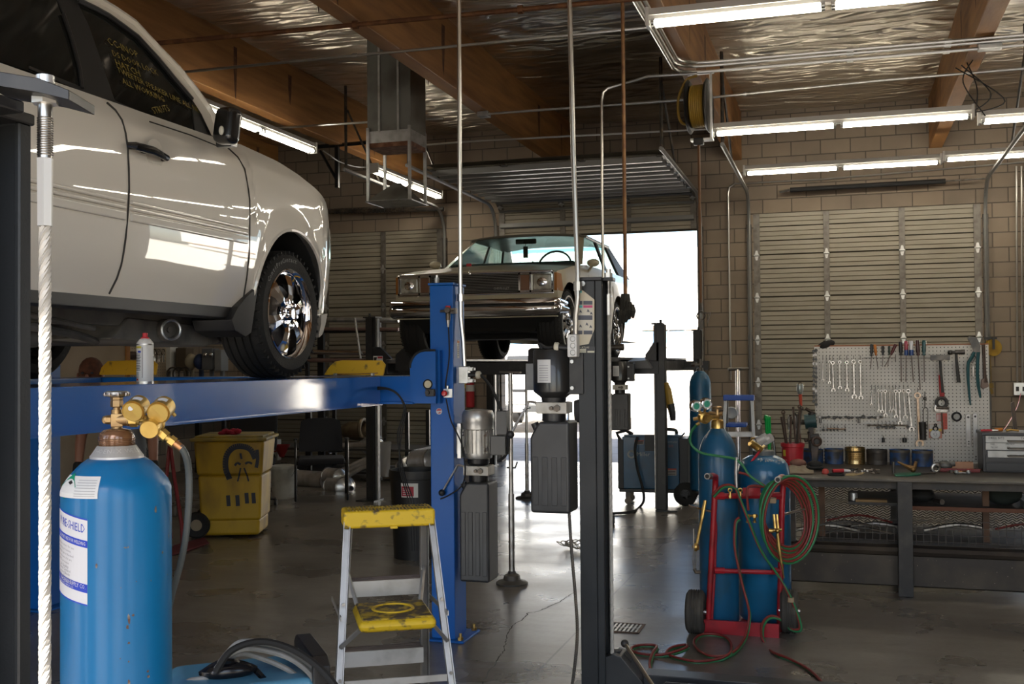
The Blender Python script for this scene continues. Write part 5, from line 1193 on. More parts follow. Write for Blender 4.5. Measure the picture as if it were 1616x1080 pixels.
b=B();b.tube(spline([wp(340,1062,-.1),wp(362,1030,-.08),wp(395,1015,-.06),wp(430,1015,-.05),wp(470,1030,-.06),wp(508,1058,-.08),wp(536,1092,-.1)],8),.0105,8);one(b,'power_cable',rubber,'black power cable arching over the grey cables on the light blue welder','cable')
def hoist_stand(px,py,toph,label,bar=True,r0=.10):
 p=at(px,py,Z=0);t=T('hoist_stand',label,'stand',p,'tall under-hoist support stands',local=True)
 b=B();b.lathe([(r0*1.1,0),(r0*1.1,.012),(r0*.95,.022),(r0*.6,.03),(r0*.55,.06),(r0*.3,.075),(r0*.25,.09)],n=28);b.build('base',M('cast_base',(.05,.045,.04),.5,col2=(.09,.075,.06),ns=10),t)
 b=B();b.cyl((0,0,.06),(0,0,.62),.021,n=14);b.cyl((0,0,.6),(0,0,toph),.016,n=14);b.build('column',steel,t)
 if bar:
  b=B();b.box((0,0,toph+.004),(.15,.05,.012),(0,R(2),0),.003);b.tube([(-.03,0,.80),(.03,0,.80),(.045,0,.84)],.006,6);b.build('saddle',darksteel,t)
 else:
  b=B();b.cyl((0,0,toph),(0,0,toph+.05),.03,n=14);b.tube([(-.05,0,1.0),(.05,0,1.02)],.006,6);b.build('saddle',darksteel,t)
 return t
hoist_stand(808,922,1.455,'tall steel stand with a round base and T-shaped top right of the blue lift post')
hoist_stand(832,787,1.45,'thin steel stand behind the black power unit, in front of the open bay',False,.12)
# TORCH CART WITH OXYGEN AND ACETYLENE
KC=V((-.53,5.95,0))
ct=T('cylinder_cart','red two-wheeled hand truck carrying two blue gas cylinders in front of the tool bench','hand truck',KC)
kz=6.05
def kp(x,y,d=0.):return at(x,y,zc=kz+d)
lx=[kp(1117,752,-.16),kp(1128,752,-.05),kp(1129,760,0),kp(1127,800,0),kp(1122,900,0),kp(1117,990,0),kp(1117,1008,0)]
rx=[kp(1228,757,-.16),kp(1235,753,-.05),kp(1236,762,0),kp(1234,800,0),kp(1232,900,0),kp(1230,990,0),kp(1230,1014,0)]
for pts in(lx,rx):
 b=B();pts[-1].z=.02;b.tube(spline(pts,4),.0165,12);f=b.build('side_rail',redpaint,ct)
 b=B();e=pts[0];d=(pts[1]-pts[0]).normalized();b.cyl(e-d*.012,e+d*.045,.0172,n=14);b.m(1).cyl(e-d*.0125,e-d*.0115,.012,n=12);b.build('grip_end',[steel,inkblack],f)
b=B();b.tube([kp(1125,805,.02),kp(1129,830,.035),kp(1127,900,.035),kp(1121,1000,.02)],.011,8);b.build('inner_rail',redpaint,ct)
for y0,y1,r_ in((783,783,.016),(901,904,.013),(988,992,.0085)):
 b=B();b.tube([kp(1127,y0),kp(1180,(y0+y1)/2),kp(1233,y1)],r_,10)
 if r_>.01:
  for px_ in(1127,1233):
   s=1 if px_<1200 else-1;b.tube([kp(px_,y0),kp(px_+s*16,y0)],r_*1.35,8)
 b.build('crossbar' if r_>.01 else 'axle',redpaint,ct)
b=B();b.prism([kp(1172,770,-.02),kp(1200,770,-.02),kp(1200,783,-.02),kp(1172,784,-.02)],(0,.012,0),.002);b.build('top_lug',redpaint,ct)
b=B();a=kp(1112,1004);c=kp(1232,1012);b.span((a.x,a.y-.01,.005),(c.x,a.y+.38,.018));b.span((a.x,a.y-.02,.0),(c.x,a.y+.0,.075));b.build('toe_plate',redpaint,ct)
for px_,py_,wd in((1098,985,28),(1246,993,27)):
 c=kp(px_,py_,-.02);c.z=.122;ax_=V((1,.02,0)).normalized();w=wd*6.05/1700/2
 b=B();prof=[(.055,-w*.8),(.07,-w),(.10,-w),(.118,-w*.75),(.122,-w*.5)]
 for k in range(4):x=-w*.5+w*k/4.;prof+=[(.122,x+.004),(.117,x+.006),(.117,x+.012),(.122,x+.014)]
 prof+=[(.122,w*.5),(.118,w*.75),(.10,w),(.07,w),(.055,w*.8)]
 b.lathe(prof,c,ax_,36,caps=False);wh_=b.build('wheel',M('cart_tyre',(.05,.045,.038),.8,col2=(.08,.07,.055),ns=12),ct,sharp=25)
 b=B();b.cyl(c-ax_*w*.85,c+ax_*w*.85,.057,n=24);b.cyl(c-ax_*(w+.01),c+ax_*(w+.01),.014,n=10);b.build('hub',steel,wh_)
for a_,c_ in(((1121,808),(1087,798)),((1238,812),(1271,803))):
 b=B();b.cyl(kp(*a_),kp(*c_,-.03),.0075,n=10);b.build('hose_peg',chrome,ct)
def tank(name,px,prof,ztop,label,mat,dz=6.2):
 p=at(px,985,zc=dz);t=T(name,label,'gas cylinder',(p.x,p.y,.02),local=True)
 b=B();b.lathe(prof,n=40);b.build('body',mat,t,sharp=50);return t,V((p.x,p.y,.02))
dblue=M('cylinder_deep_blue',(.012,.10,.21),.38,col2=(.03,.075,.11),ns=6,lo=.45,hi=.75,coat=.1)
t_ox,pox=tank('gas_cylinder',1136,[(.10,0),(.112,.02),(.112,.93),(.109,.97),(.098,1.02),(.078,1.065),(.050,1.10),(.038,1.115)],1.12,'taller blue cylinder on the left of the red hand truck, with gauges',dblue,6.22)
b=B();b.lathe([(.036,1.11),(.036,1.155),(.03,1.165),(.018,1.168)],n=24);b.build('neck_ring',brass,t_ox)
b=B();b.cyl((0,0,1.16),(0,0,1.225),.014,n=12);b.cyl((-.05,0,1.20),(.03,0,1.20),.013,n=10);b.lathe([(0,1.225),(.028,1.228),(.03,1.236),(.02,1.243),(0,1.243)],n=16);b.build('valve',vbr,t_ox)
t_ac,pac=tank('gas_cylinder',1208,[(.135,0),(.15,.02),(.152,.82),(.149,.86),(.138,.90),(.12,.925),(.085,.945),(.05,.955)],1.0,'shorter wider blue cylinder on the right of the red hand truck',M('cylinder_sea_blue',(.012,.125,.26),.3,col2=(.02,.09,.16),ns=5,lo=.45,hi=.8,coat=.2),6.30)
b=B();b.lathe([(.062,.945),(.062,.975),(.05,.98),(.02,.982)],n=24);b.build('neck_ring',M('ring_grey',(.10,.11,.11),.5),t_ac)
b=B();b.cyl((0,0,.975),(0,0,1.06),.013,n=12);b.cyl((-.05,0,1.05),(.035,0,1.05),.012,n=10);b.build('valve',steel,t_ac)
b=B()
for i,ch in enumerate('PHX-WELD'):
 a=A0_+R(-38+i*13);rad=V((math.cos(a),math.sin(a),0));up=(Z1*.5-rad).normalized();b.text(ch,.030,rad*.126+Z1*.924,Z1.cross(rad),up,'CENTER',.003)
b.build('stencil',M('stencil_grey',(.45,.45,.40),.6),t_ac)
og=T('gas_regulator','brass oxygen regulator with two round green gauges on the taller cart cylinder','regulator',kp(1112,658,.1))
b=B();c=kp(1110,659,.05);ax_=(vdir*.9-Z1*.1).normalized();b.lathe([(0,.05),(.022,.05),(.024,.03),(.034,.025),(.034,-.01),(.028,-.02),(.0,-.02)],c,ax_,24);b.cyl(c,kp(1132,659,.17),.013,n=10);b.cyl(c,kp(1094,662,.05),.010,n=10);b.cyl(kp(1104,668,.05),kp(1099,671,.05),.01,n=8);b.build('body',brass,og)
for px_,py_ in((1098,641),(1114.5,637.5)):
 g0=kp(px_,py_,.02);b=B();b.lathe([(0,.008),(.027,.008),(.030,.012),(.033,.010),(.033,-.02),(0,-.02)],g0,ax_,28);g=b.build('gauge',chrome,og)
 b=B();b.lathe([(0,.0088),(.0265,.0088)],g0,ax_,24,caps=False);b.m(1).lathe([(0,.0092),(.019,.0092)],g0,ax_,24,caps=False);b.m(2).box(g0+ax_*.0098+V((-.004,0,.004)),(.003,.001,.022),(0,R(35),0));b.build('dial',[M('dial_white',(.7,.72,.70),.4),M('dial_green',(.05,.33,.22),.4),inkblack],g,fix=False)
 b=B();b.cyl(g0,c,.007,n=8);b.build('stem',brass,g)
ag=T('gas_regulator','small brass regulator with clear gauges on the shorter cart cylinder','regulator',kp(1196,706,.15))
b=B();c=kp(1192,705,.12);b.cyl(kp(1184,699,.1),kp(1201,710,.12),.02,n=14);b.cyl(kp(1201,709,.13),kp(1207,704,.2),.01,n=8);b.tube([kp(1183,697,.1),kp(1187,692,.08)],.005,6);b.tube([kp(1185,692,.08),kp(1191,692,.08)],.006,6);b.cyl(c,kp(1198,712,.08),.012,n=8);b.build('body',brass,ag)
for px_,py_ in((1203,693.5),(1211,694)):
 g0=kp(px_,py_,.08);b=B();a2=V((.75,-.3,.45)).normalized();b.lathe([(0,.03),(.024,.03),(.026,.02),(.026,-.025),(0,-.028)],g0,a2,20);b.build('gauge',M('clear_gauge',(.62,.60,.56),.15,.3,coat=.6),ag)
b=B();b.prism([kp(1183,730,.05),kp(1186,726,.05),kp(1196,713,.06),kp(1200,711,.06),kp(1198,717,.06),kp(1190,727,.05)],(0,.05,0),.004);one(b,'rag',M('red_rag',(.40,.02,.03),.9),'dark red folded rag tucked by the valve of the shorter cart cylinder','rag')
hred=M('hose_red',(.20,.025,.02),.55);hgrn=M('hose_green',(.02,.17,.06),.5)
def twin(name,pts,label,off=(.008,.0,-.010),k=7,r_=.0068,group=None):
 P=spline(pts,k);t=T(name,label,'hose',(P[0].x,P[0].y,min(p.z for p in P)),group)
 o_=V(off)
 b=B();b.tube(P,r_,8);b.build('red_line',hred,t);b=B();b.tube([p+o_ for p in P],r_,8);b.build('green_line',hgrn,t)
 return t
h=twin('gas_hose',[kp(1124,782,-.02),kp(1140,767,-.04),kp(1158,768,-.05),kp(1166,785,-.06),kp(1180,820,-.08),kp(1200,868,-.09),kp(1225,905,-.10),kp(1243,935,-.12),kp(1256,965,-.13),kp(1262,988,-.13),kp(1257,994,-.12),kp(1244,990,-.1),kp(1230,976,-.1),kp(1214,973,-.10),kp(1203,985,-.14),kp(1202,1005,-.2),kp(1210,1022,-.26)]+[at(x,y,Z=.012)for x,y in((1222,1031),(1245,1040),(1275,1056),(1296,1076),(1304,1095))],'long red and green twin hose slanting down across the front of the hand truck')
b=B()
for x,y in((1248,947),):p=kp(x,y,-.125);b.cyl(p-Z1*.012,p+Z1*.012,.018,n=10)
b.build('tape',M('tape_brown',(.35,.25,.15),.7),h)
h=twin('gas_hose',[kp(1166,817,-.05),kp(1160,826,-.06),kp(1159,860,-.07),kp(1164,890,-.08),kp(1172,925,-.09),kp(1180,955,-.12),kp(1182,975,-.16),kp(1176,1005,-.22)]+[at(x,y,Z=z)for x,y,z in((1160,1027,.02),(1140,1036,.012),(1115,1034,.012),(1098,1022,.012),(1096,1010,.012),(1106,1002,.012),(1125,1001,.012),(1145,1006,.012),(1154,1018,.02),(1150,1032,.03),(1130,1041,.012),(1100,1044,.012),(1070,1039,.012),(1052,1031,.012),(1060,1022,.012),(1080,1018,.012),(1084,1021,.02),(1068,1028,.03),(1040,1034,.012),(1010,1032,.012),(996,1026,.012),(1002,1020,.012),(1020,1018,.012),(1036,1020,.014),(1030,1030,.03),(1025,1048,.012),(1031,1066,.012),(1040,1082,.012))],'red and green twin hose looping on the floor by the low black plate',(.004,.006,-.012))
gh_=B();gh_.tube(spline([kp(1099,671,.05),kp(1091,682,.0),kp(1089,697,-.02),kp(1096,708,-.03),kp(1110,716,-.03),kp(1140,721,-.03),kp(1160,725,-.03),kp(1172,735,-.04),kp(1182,750,-.05),kp(1198,762,-.06),kp(1206,768,-.06)],7),.0075,8)
one(gh_,'gas_hose',hgrn,'green hose from the round gauges across to the shorter cart cylinder','hose')
b=B();b.tube(spline([kp(1166,746,-.04),kp(1180,750,-.05),kp(1195,760,-.05),kp(1207,768,-.06),kp(1190,767,-.06),kp(1180,770,-.06),kp(1179,785,-.06),kp(1181,806,-.06)],7),.0072,8);one(b,'gas_hose',hred,'short red hose curling over the top bar of the red hand truck','hose')
cl=T('hose_coil','coil of red and green twin hose on the right peg of the hand truck','hose',kp(1250,880,-.05))
rr=random.Random(5)
for k in range(5):
 cx_,cy_=1236+k*2.4+rr.uniform(-2,2),812+k*2+rr.uniform(-2,2);rx_,ry_=32+k*2.2,52+k*3.5;dd=-.055-.016*k;tl=R(-16+5*k)
 def lp(off):return[kp(cx_+rx_*math.cos(t)*math.cos(tl)-ry_*math.sin(t)*math.sin(tl)+off*math.cos(t),cy_+ry_*math.sin(t)*math.cos(tl)+rx_*math.cos(t)*math.sin(tl)+off*math.sin(t),dd+.05*math.cos(t))for t in[2*PI*i/36 for i in range(36)]]
 b=B();b.tube(lp(0),.0068,7,closed=True);b.build('red_line',hred,cl)
 b=B();b.tube(lp(3.4),.0068,7,closed=True);b.build('green_line',hgrn,cl)
b=B();p=kp(1220,790,-.08);b.box(p,(.035,.045,.03),None,.004);b.build('tape',MATS['tape_brown'],cl)
tr=T('cutting_torch','brass cutting torch hanging on the left side of the red hand truck','torch',kp(1103,900,-.04))
b=B();b.cyl(kp(1113,790,-.04),kp(1108,818,-.05),.011,n=10);b.cyl(kp(1108,818,-.05),kp(1100,858,-.05),.0085,n=10);b.build('handle',brass,tr)
b=B();b.ball(kp(1098,864,-.05),.018,(1,1,1.3));b.cyl(kp(1093,863,-.05),kp(1103,867,-.05),.007,n=8);b.build('valve_body',brass,tr)
b=B();
for dx in(-3,0,3):b.tube([kp(1098+dx*.6,868,-.05),kp(1096+dx,880,-.05),kp(1096+dx*.5,898,-.05)],.003,6)
b.build('tube',steel,tr)
b=B();b.tube([kp(1096,898,-.05),kp(1098,903,-.05),kp(1105,903,-.05)],.011,10);b.build('tip',darksteel,tr)
b=B();b.tube([kp(1096,850,-.06),kp(1094.5,835,-.06),kp(1095,870,-.06)],.0025,5);b.build('lever',steel,tr)
tr=T('welding_torch','slim brass welding torch hanging in front of the hose coil on the hand truck','torch',kp(1232,900,-.18))
for dx in(0,5):
 b=B();b.cyl(kp(1221+dx,812,-.17),kp(1223+dx,834,-.18),.0075,n=10);b.build('hose_nut',brass,tr)
b=B();b.cyl(kp(1219,838,-.18),kp(1233,836,-.18),.010,n=10);b.ball(kp(1227,838,-.19),.014);b.lathe([(.004,-.012),(.012,-.01),(.012,.01),(.004,.012)],kp(1217,838,-.18),X1,12);b.build('valve_body',brass,tr)
b=B();b.tube([kp(1227,842,-.19),kp(1229,865,-.19),kp(1233,888,-.19)],[.009,.011,.008],10);b.tube([kp(1233,888,-.19),kp(1236,906,-.19),kp(1238,913,-.18)],[.006,.004,.002],8);b.build('handle',brass,tr)
ca_=T('check_valve','pair of brass check valves where the hoses join in front of the hand truck','fitting',kp(1187,824,-.06))
for px_ in(1180,1191):
 b=B();b.cyl(kp(px_,812,-.06),kp(px_,817,-.06),.013,n=6);b.cyl(kp(px_,817,-.06),kp(px_,823,-.06),.007,n=8);b.cyl(kp(px_,823,-.06),kp(px_,825,-.06),.011,n=12);b.build('valve',brass,ca_)
b=B();b.cyl(kp(1176,814,-.06),kp(1196,815,-.06),.006,n=8);b.build('bar',brass,ca_)
for px_,py_,lab in((1152,774,'left of the two small brass hose fittings above the top bar of the hand truck'),(1168,774,'right of the two small brass hose fittings above the top bar of the hand truck')):
 b=B();a=kp(px_,py_,-.04);b.torus(a,(.2,-1,0),.010,.004,14,6);b.cyl(a-Z1*.01,a-Z1*.045,.007,n=8);b.cyl(a-Z1*.03,a-Z1*.04,.010,n=6);one(b,'hose_fitting',brass,lab,'fitting')
b=B();b.tube([kp(1162,722,-.03),kp(1161,745,-.03),kp(1162,770,-.03)],.009,8);one(b,'steel_rod',steel,'short steel striker rod standing between the two cart cylinders','rod')
# BEHIND THE CART: tall cylinder, MIG welder, ladder, jack handle
p=at(1107,790,zc=11.3)
tc=T('gas_cylinder','tall dark blue gas cylinder standing against the bright opening behind the hand truck','gas cylinder',(p.x,p.y,0),local=True)
b=B();b.lathe([(.10,.172),(.115,.19),(.115,1.25),(.11,1.31),(.09,1.37),(.06,1.41),(.035,1.425)],n=32);b.build('body',dblue,tc)
b=B();b.lathe([(.035,1.42),(.035,1.455),(.018,1.46)],n=16);b.cyl((0,0,1.45),(0,0,1.51),.014,n=8);b.box((-.02,0,1.50),(.10,.03,.03));b.cyl((-.09,0,1.50),(-.05,0,1.50),.03,n=12);b.cyl((0,0,1.50),(0,0,1.55),.028,n=10);b.build('valve',darksteel,tc)
mg=at(1030,735,Y=11.6)
mw=T('welder','blue welding machine on black wheels in front of the open bay','welder',(mg.x,11.6,0),local=True,rz=R(4))
mblue=M('machine_blue',(.012,.075,.155),.35,col2=(.02,.055,.10),ns=3,coat=.2)
x0,x1,z0,z1=-.30,.30,.17,.73
b=B();b.span((x0,-.2,z0),(x1,.28,z1),.012);b.span((x0+.02,-.22,z1-.004),(x1+.03,.28,z1+.02),.004);cs=b.build('case',mblue,mw)
b=B();b.span((x0-.05,-.21,z0),(x0+.01,.29,z1-.03),.008);b.tube([(x0-.03,-.12,z1-.05),(x0-.07,-.12,z1+.03),(x0+.03,-.12,z1+.06),(x0+.10,-.12,z1+.015)],.02,8);b.build('front_panel',blackplastic,mw)
b=B();b.span((x1,-.19,.10),(x1+.09,.27,z1-.02),.006);b.build('rear_rack',blackplastic,mw)
b=B();b.span((x0-.04,-.2,z0-.035),(x1+.35,.28,z0),.006);b.build('base',black,mw)
b=B();b.tube(spline([(x1-.22,0,z1+.01),(x1-.20,0,z1+.06),(x1-.06,0,z1+.06),(x1-.04,0,z1+.02)],4),.018,8);b.build('handle',M('handle_green_black',(.012,.02,.014),.4),mw)
b=B();b.span((-.06,-.225,z1-.15),(.09,-.20,z1+.02),.003);b.build('flap',blackplastic,mw)
for s in(-1,1):
 b=B();b.lathe([(.05,-.02),(.11,-.025),(.125,-.018),(.125,.018),(.11,.025),(.05,.02)],(x1+.06,.04+s*.22,.125),Y1,28,caps=False);w=b.build('wheel',rubber,mw)
 b=B();c=V((x1+.06,.04+s*.22,.125));b.cyl(c-Y1*.03,c+Y1*.03,.03,n=12)
 for q in range(5):a=2*PI*q/5;b.box(c+V((math.cos(a)*.06,0,math.sin(a)*.06)),(.09,.02,.022),Mx.Rotation(-a,3,'Y'))
 b.build('spokes',blackplastic,w)
 b=B();b.box((x0+.05,s*.15,.10),(.05,.04,.06));b.cyl((x0+.05,s*.15-.015,.037),(x0+.05,s*.15+.015,.037),.037,n=16);b.build('caster',darksteel,mw)
b=B();a=at(1012,716,Y=11.395);b.text('Miller',.062,(-.15,-.2015,z1-.19),X1,Z1,'LEFT',.001);b.lathe([(.025,.0),(.045,.0)],(-.205,-.2022,z1-.19),(0,-1,0),20,caps=False);b.build('badge',M('badge_pale',(.32,.34,.33),.5),cs,fix=False)
b=B();b.text('Millermatic',.034,(.13,-.2015,z1-.055),X1,Z1,'LEFT',.001);b.m(1).text('212',.034,(.19,-.2015,z1-.10),X1,Z1,'LEFT',.001,mi=1);b.build('model_print',[MATS['badge_pale'],M('badge_orange',(.45,.12,.05),.5)],cs,fix=False)
for q in((-.17,z1-.085,.10,.045),(.14,z0+.15,.13,.075)):
 b=B();b.prism([(q[0],-.2012,q[1]),(q[0]+q[2],-.2012,q[1]),(q[0]+q[2],-.2012,q[1]+q[3]),(q[0],-.2012,q[1]+q[3])],(0,-.001,0));st=b.build('warning_sticker',M('sticker_grey',(.30,.28,.26),.5),cs)
 b=B();b.face([(q[0],-.2025,q[1]+q[3]*.78),(q[0]+q[2],-.2025,q[1]+q[3]*.78),(q[0]+q[2],-.2025,q[1]+q[3]),(q[0],-.2025,q[1]+q[3])])
 b.m(1)
 for k in range(3):b.face([(q[0]+.01,-.2025,q[1]+.008+k*q[3]*.22),(q[0]+q[2]-.01,-.2025,q[1]+.008+k*q[3]*.22),(q[0]+q[2]-.01,-.2025,q[1]+.008+k*q[3]*.22+.006),(q[0]+.01,-.2025,q[1]+.008+k*q[3]*.22+.006)])
 b.build('sticker_print',[M('sticker_band',(.40,.08,.06),.5),inkblack],st,fix=False)
b=B();b.tube(spline([at(1006,690,Y=11.3),at(1002,710,Y=11.28),at(1006,740,Y=11.3),at(1014,770,Y=11.3),at(1016,790,Y=11.25),at(1008,802,Y=11.2)]+[at(x,y,Z=.015)for x,y in((998,808),(980,810),(960,811))],6),.014,8);one(b,'torch_cable',rubber,'black cable hanging over the front of the blue welding machine to the floor','cable')
b=B();a=at(1054,612,Y=10.95);b.tube([at(1051,604,Y=10.95),at(1054,615,Y=10.95),at(1058,640,Y=10.95),at(1062,660,Y=10.95)],[.02,.035,.04,.028],10);b.m(1).tube([at(1058,638,Y=10.95),at(1061,652,Y=10.95),at(1062,664,Y=10.95)],[.042,.036,.028],10);b.m(2).tube(spline([at(1050,606,Y=10.95),at(1052,604,Y=10.95),at(1055,606,Y=10.95),at(1060,595,Y=10.95)],4),.004,5);b.tube(spline([at(1055,610,Y=10.95),at(1064,650,Y=10.95),at(1076,685,Y=10.95)],5),.0025,5)
one(b,'drop_light',[M('tool_yellow',(.32,.20,.03),.5),blackplastic,darksteel],'yellow and black hand tool hanging on a wire beside the black post in the opening','hand tool')
lc2=at(1166,627,zc=9.6)
l2=T('step_ladder','aluminium step ladder with a blue cap behind the hand truck','ladder',(lc2.x,lc2.y,0),local=True,rz=R(2))
H2=lc2.z+.02;lb2=M('ladder_blue',(.015,.07,.35),.45)
b=B();b.span((-.135,-.06,H2-.05),(.135,.07,H2),.008);b.build('cap',lb2,l2)
for s in(-1,1):
 chan((s*.115,-.03,H2-.02),(s*.165,-.26,.01),.025,.04,'leg',alu,l2);chan((s*.105,.05,H2-.02),(s*.150,.42,.01),.022,.03,'leg',alu,l2)
for zz in(.30,.60,.90):
 t=(H2-zz)/H2;b=B();hw=lerp(.10,.15,t);yy=lerp(-.03,-.26,t);b.span((-hw,yy-.04,zz-.04),(hw,yy+.05,zz));b.build('step',alu,l2)
b=B();b.span((-.14,.08,.93),(.06,.30,.965),.01);b.build('tray',lb2,l2)
p0=at(1164,583,zc=10.2);p1=at(1166,800,zc=10.2)
b=B();b.tube([at(1149,583,zc=10.2),at(1182,582,zc=10.2)],.016,10);b.m(1).tube([p0,V((p0.x,p0.y,.03))],.019,12);one(b,'jack_handle',[darksteel,chrome],'chrome T-handle of a floor jack standing upright by the block pier','handle')
b=B();b.lathe([(.05,-.02),(.06,0),(.05,.02),(.02,.0)],at(1154,652,zc=10.0),(.2,-1,0),16);one(b,'tape_roll',M('tape_roll',(.35,.37,.38),.5),'pale roll hanging by the chrome T-handle','tape')
# WORK BENCH AND TOOL BOARD
BY0,BY1,BZ=7.36,8.62,.752
BX0,BX1=-.52,2.25
bn=T('work_bench','long dark steel work bench with mesh shelves below the white tool board','bench',(.9,8,0))
bsteel=M('bench_steel',(.055,.048,.040),.45,.5,col2=(.10,.085,.07),ns=5,lo=.4,hi=.75)
bdark=M('bench_dark',(.030,.026,.023),.55,col2=(.06,.045,.035),ns=6)
b=B();b.span((BX0,BY0,BZ-.014),(BX1,BY1,BZ),.003);b.build('top',bsteel,bn)
b=B();b.span((BX0+.05,BY0+.10,BZ-.07),(BX1,BY0+.15,BZ-.014));b.build('apron',bdark,bn)
lgx=at(1430,900,Y=BY0).x
for x in(lgx,BX0+.1,BX1-.1):
 for y in(BY0+.01,BY1-.12):
  if x==lgx or y>BY0+.1 or x>1:
   b=B();b.span((x-.045,y,0),(x+.045,y+.09,BZ-.014),.004);b.build('leg',M('leg_dark',(.028,.026,.025),.5,.2,col2=(.05,.045,.04),ns=9),bn)
b=B()
o=[(BY0+.10,.05),(BY0+.085,.06),(BY0+.085,.25),(BY0+.05,.262),(BY0+.035,.285),(BY0+.05,.308),(BY0+.12,.318),(BY0+.14,.30),(BY0+.14,.05)]
b.prism([(BX0-.02,y,z)for y,z in o],(BX1-BX0,0,0));b.build('front_beam',M('beam_brown',(.040,.032,.026),.55,.2,col2=(.07,.055,.04),ns=4),bn)
b=B();rr=random.Random(9)
for k in range(60):
 x=rr.uniform(BX0,1.6);z=rr.uniform(.07,.24);s=rr.uniform(.002,.007);b.face([(x,BY0+.0835,z),(x+s,BY0+.0835,z+s*.3),(x+s*.6,BY0+.0835,z+s)])
b.build('scratch',M('scratch_bright',(.35,.28,.20),.5),bn,fix=False).__setitem__('kind','stuff')
b=B();b.span((.42,BY0+.25,.53),(1.9,BY1-.2,.555));b.m(1).span((.42,BY0+.24,.53),(1.9,BY0+.26,.556));b.build('shelf',[bdark,M('shelf_rust',(.13,.05,.025),.7)],bn)
b=B();b.span((.02,BY0+.3,.545),(.36,BY1-.3,.565));b.build('shelf',bdark,bn)
b=B()
def mesh_panel(b,x0,x1,z0,z1,y,px_,pz,r_=.0035):
 n=int((x1-x0)/px_);mrows=int((z1-z0)/pz)
 for j in range(mrows):
  for s in(0,1):
   pts=[(x0+i*px_/2,y,z0+pz*(j+.5*s)+(pz*.5 if(i%2)else 0)*(1 if s==0 else 1)-(0))for i in range(2*n+1)]
   for a_,c_ in zip(pts,pts[1:]):
    d=V(c_)-V(a_);w=V((-d.z,0,d.x)).normalized()*r_
    b.face([V(a_)-w,V(c_)-w,V(c_)+w,V(a_)+w])
mesh_panel(b,BX0+.1,1.75,.30,.735,BY1-.14,.055,.036);b.build('back_mesh',bdark,bn,fix=False)
b=B()
for i in range(46):x=BX0+.06+i*.045;b.span((x-.002,BY0+.15,.31),(x+.002,BY0+.154,.46))
for z in(.34,.385,.43,.475):b.span((BX0+.05,BY0+.148,z-.002),(1.75,BY0+.152,z+.002))
b.build('front_grid',bdark,bn)
for z in(.52,.60,.68):pass
studm=M('stud_brown',(.11,.055,.028),.7,col2=(.07,.035,.018),ns=6)
for px_ in(1297,1556):
 x=at(px_,800,Y=BY0+.35).x;b=B();b.span((x-.02,BY0+.35,.30),(x+.02,BY0+.40,BZ-.02));b.build('wood_post',studm,bn)
b=B();b.span((BX0+.12,BY0+.1,.05),(BX0+.2,BY0+.2,BZ-.02));b.build('brace',bdark,bn)
PY=8.60
def q(x,y,d=0.):return at(1240+x/4.155,520+y/4.155,Y=PY-.014-d)
def pegboard_material():
 m=bpy.data.materials.new('pegboard');m.use_nodes=True;nt=m.node_tree;bs=nt.nodes['Principled BSDF'];L=nt.links.new
 g=nt.nodes.new('ShaderNodeNewGeometry');sx=nt.nodes.new('ShaderNodeSeparateXYZ');L(g.outputs['Position'],sx.inputs[0]);d=[]
 def mm(op,a,v):
  n=nt.nodes.new('ShaderNodeMath');n.operation=op
  if hasattr(a,'links'):L(a,n.inputs[0])
  else:n.inputs[0].default_value=a
  if hasattr(v,'links'):L(v,n.inputs[1])
  elif v is not None:n.inputs[1].default_value=v
  return n.outputs[0]
 for ax in('X','Z'):
  f=mm('FRACT',mm('MULTIPLY',mm('ADD',sx.outputs[ax],50.0),1/.0263),None);f=mm('SUBTRACT',f,.5);d.append(mm('MULTIPLY',f,f))
 r_=mm('LESS_THAN',mm('ADD',d[0],d[1]),.022)
 n=nt.nodes.new('ShaderNodeTexNoise');n.inputs['Scale'].default_value=2.5;n.inputs['Detail'].default_value=6;L(g.outputs['Position'],n.inputs['Vector'])
 rp=nt.nodes.new('ShaderNodeValToRGB');rp.color_ramp.elements[0].position=.3;rp.color_ramp.elements[0].color=(.50,.47,.42,1);rp.color_ramp.elements[1].color=(.66,.63,.58,1);rp.color_ramp.elements[1].position=.6;L(n.outputs['Fac'],rp.inputs['Fac'])
 mx=nt.nodes.new('ShaderNodeMix');mx.data_type='RGBA';L(r_,mx.inputs['Factor']);L(rp.outputs['Color'],mx.inputs['A']);mx.inputs['B'].default_value=(.03,.025,.02,1);L(mx.outputs['Result'],bs.inputs['Base Color']);bs.inputs['Roughness'].default_value=.55
 return m
PEG=pegboard_material()
pb=T('pegboard','white perforated tool board full of hand tools standing on the bench','tool board',(.4,PY,BZ))
c0,c1=at(1285,549,Y=PY),at(1560,543,Y=PY)
b=B();b.span((c0.x,PY,BZ+.002),(c1.x,PY+.006,c1.z-.004));b.build('panel',PEG,pb)
b=B();b.span((c0.x,PY-.001,c1.z-.006),(c1.x,PY+.03,c1.z+.004));b.build('top_edge',M('edge_brick',(.30,.12,.06),.7),pb)
for x in(c0.x+.02,c1.x-.02):
 b=B();b.span((x-.02,PY+.007,BZ+.002),(x+.02,PY+.05,c1.z-.01));b.build('batten',studm,pb)
def hook(x,y0,y1):
 b=B();b.tube([q(x,y0),q(x,y0,.012),q(x,y1,.012),q(x,y1+8,.03)],.0022,5);b.build('peg_hook',darksteel,pb)
wrench_m=M('wrench_chrome',(.26,.255,.25),.26,1.,col2=(.12,.115,.11),ns=30)
wrench_d=M('wrench_dull',(.30,.28,.26),.35,.9,col2=(.18,.16,.14),ns=20)
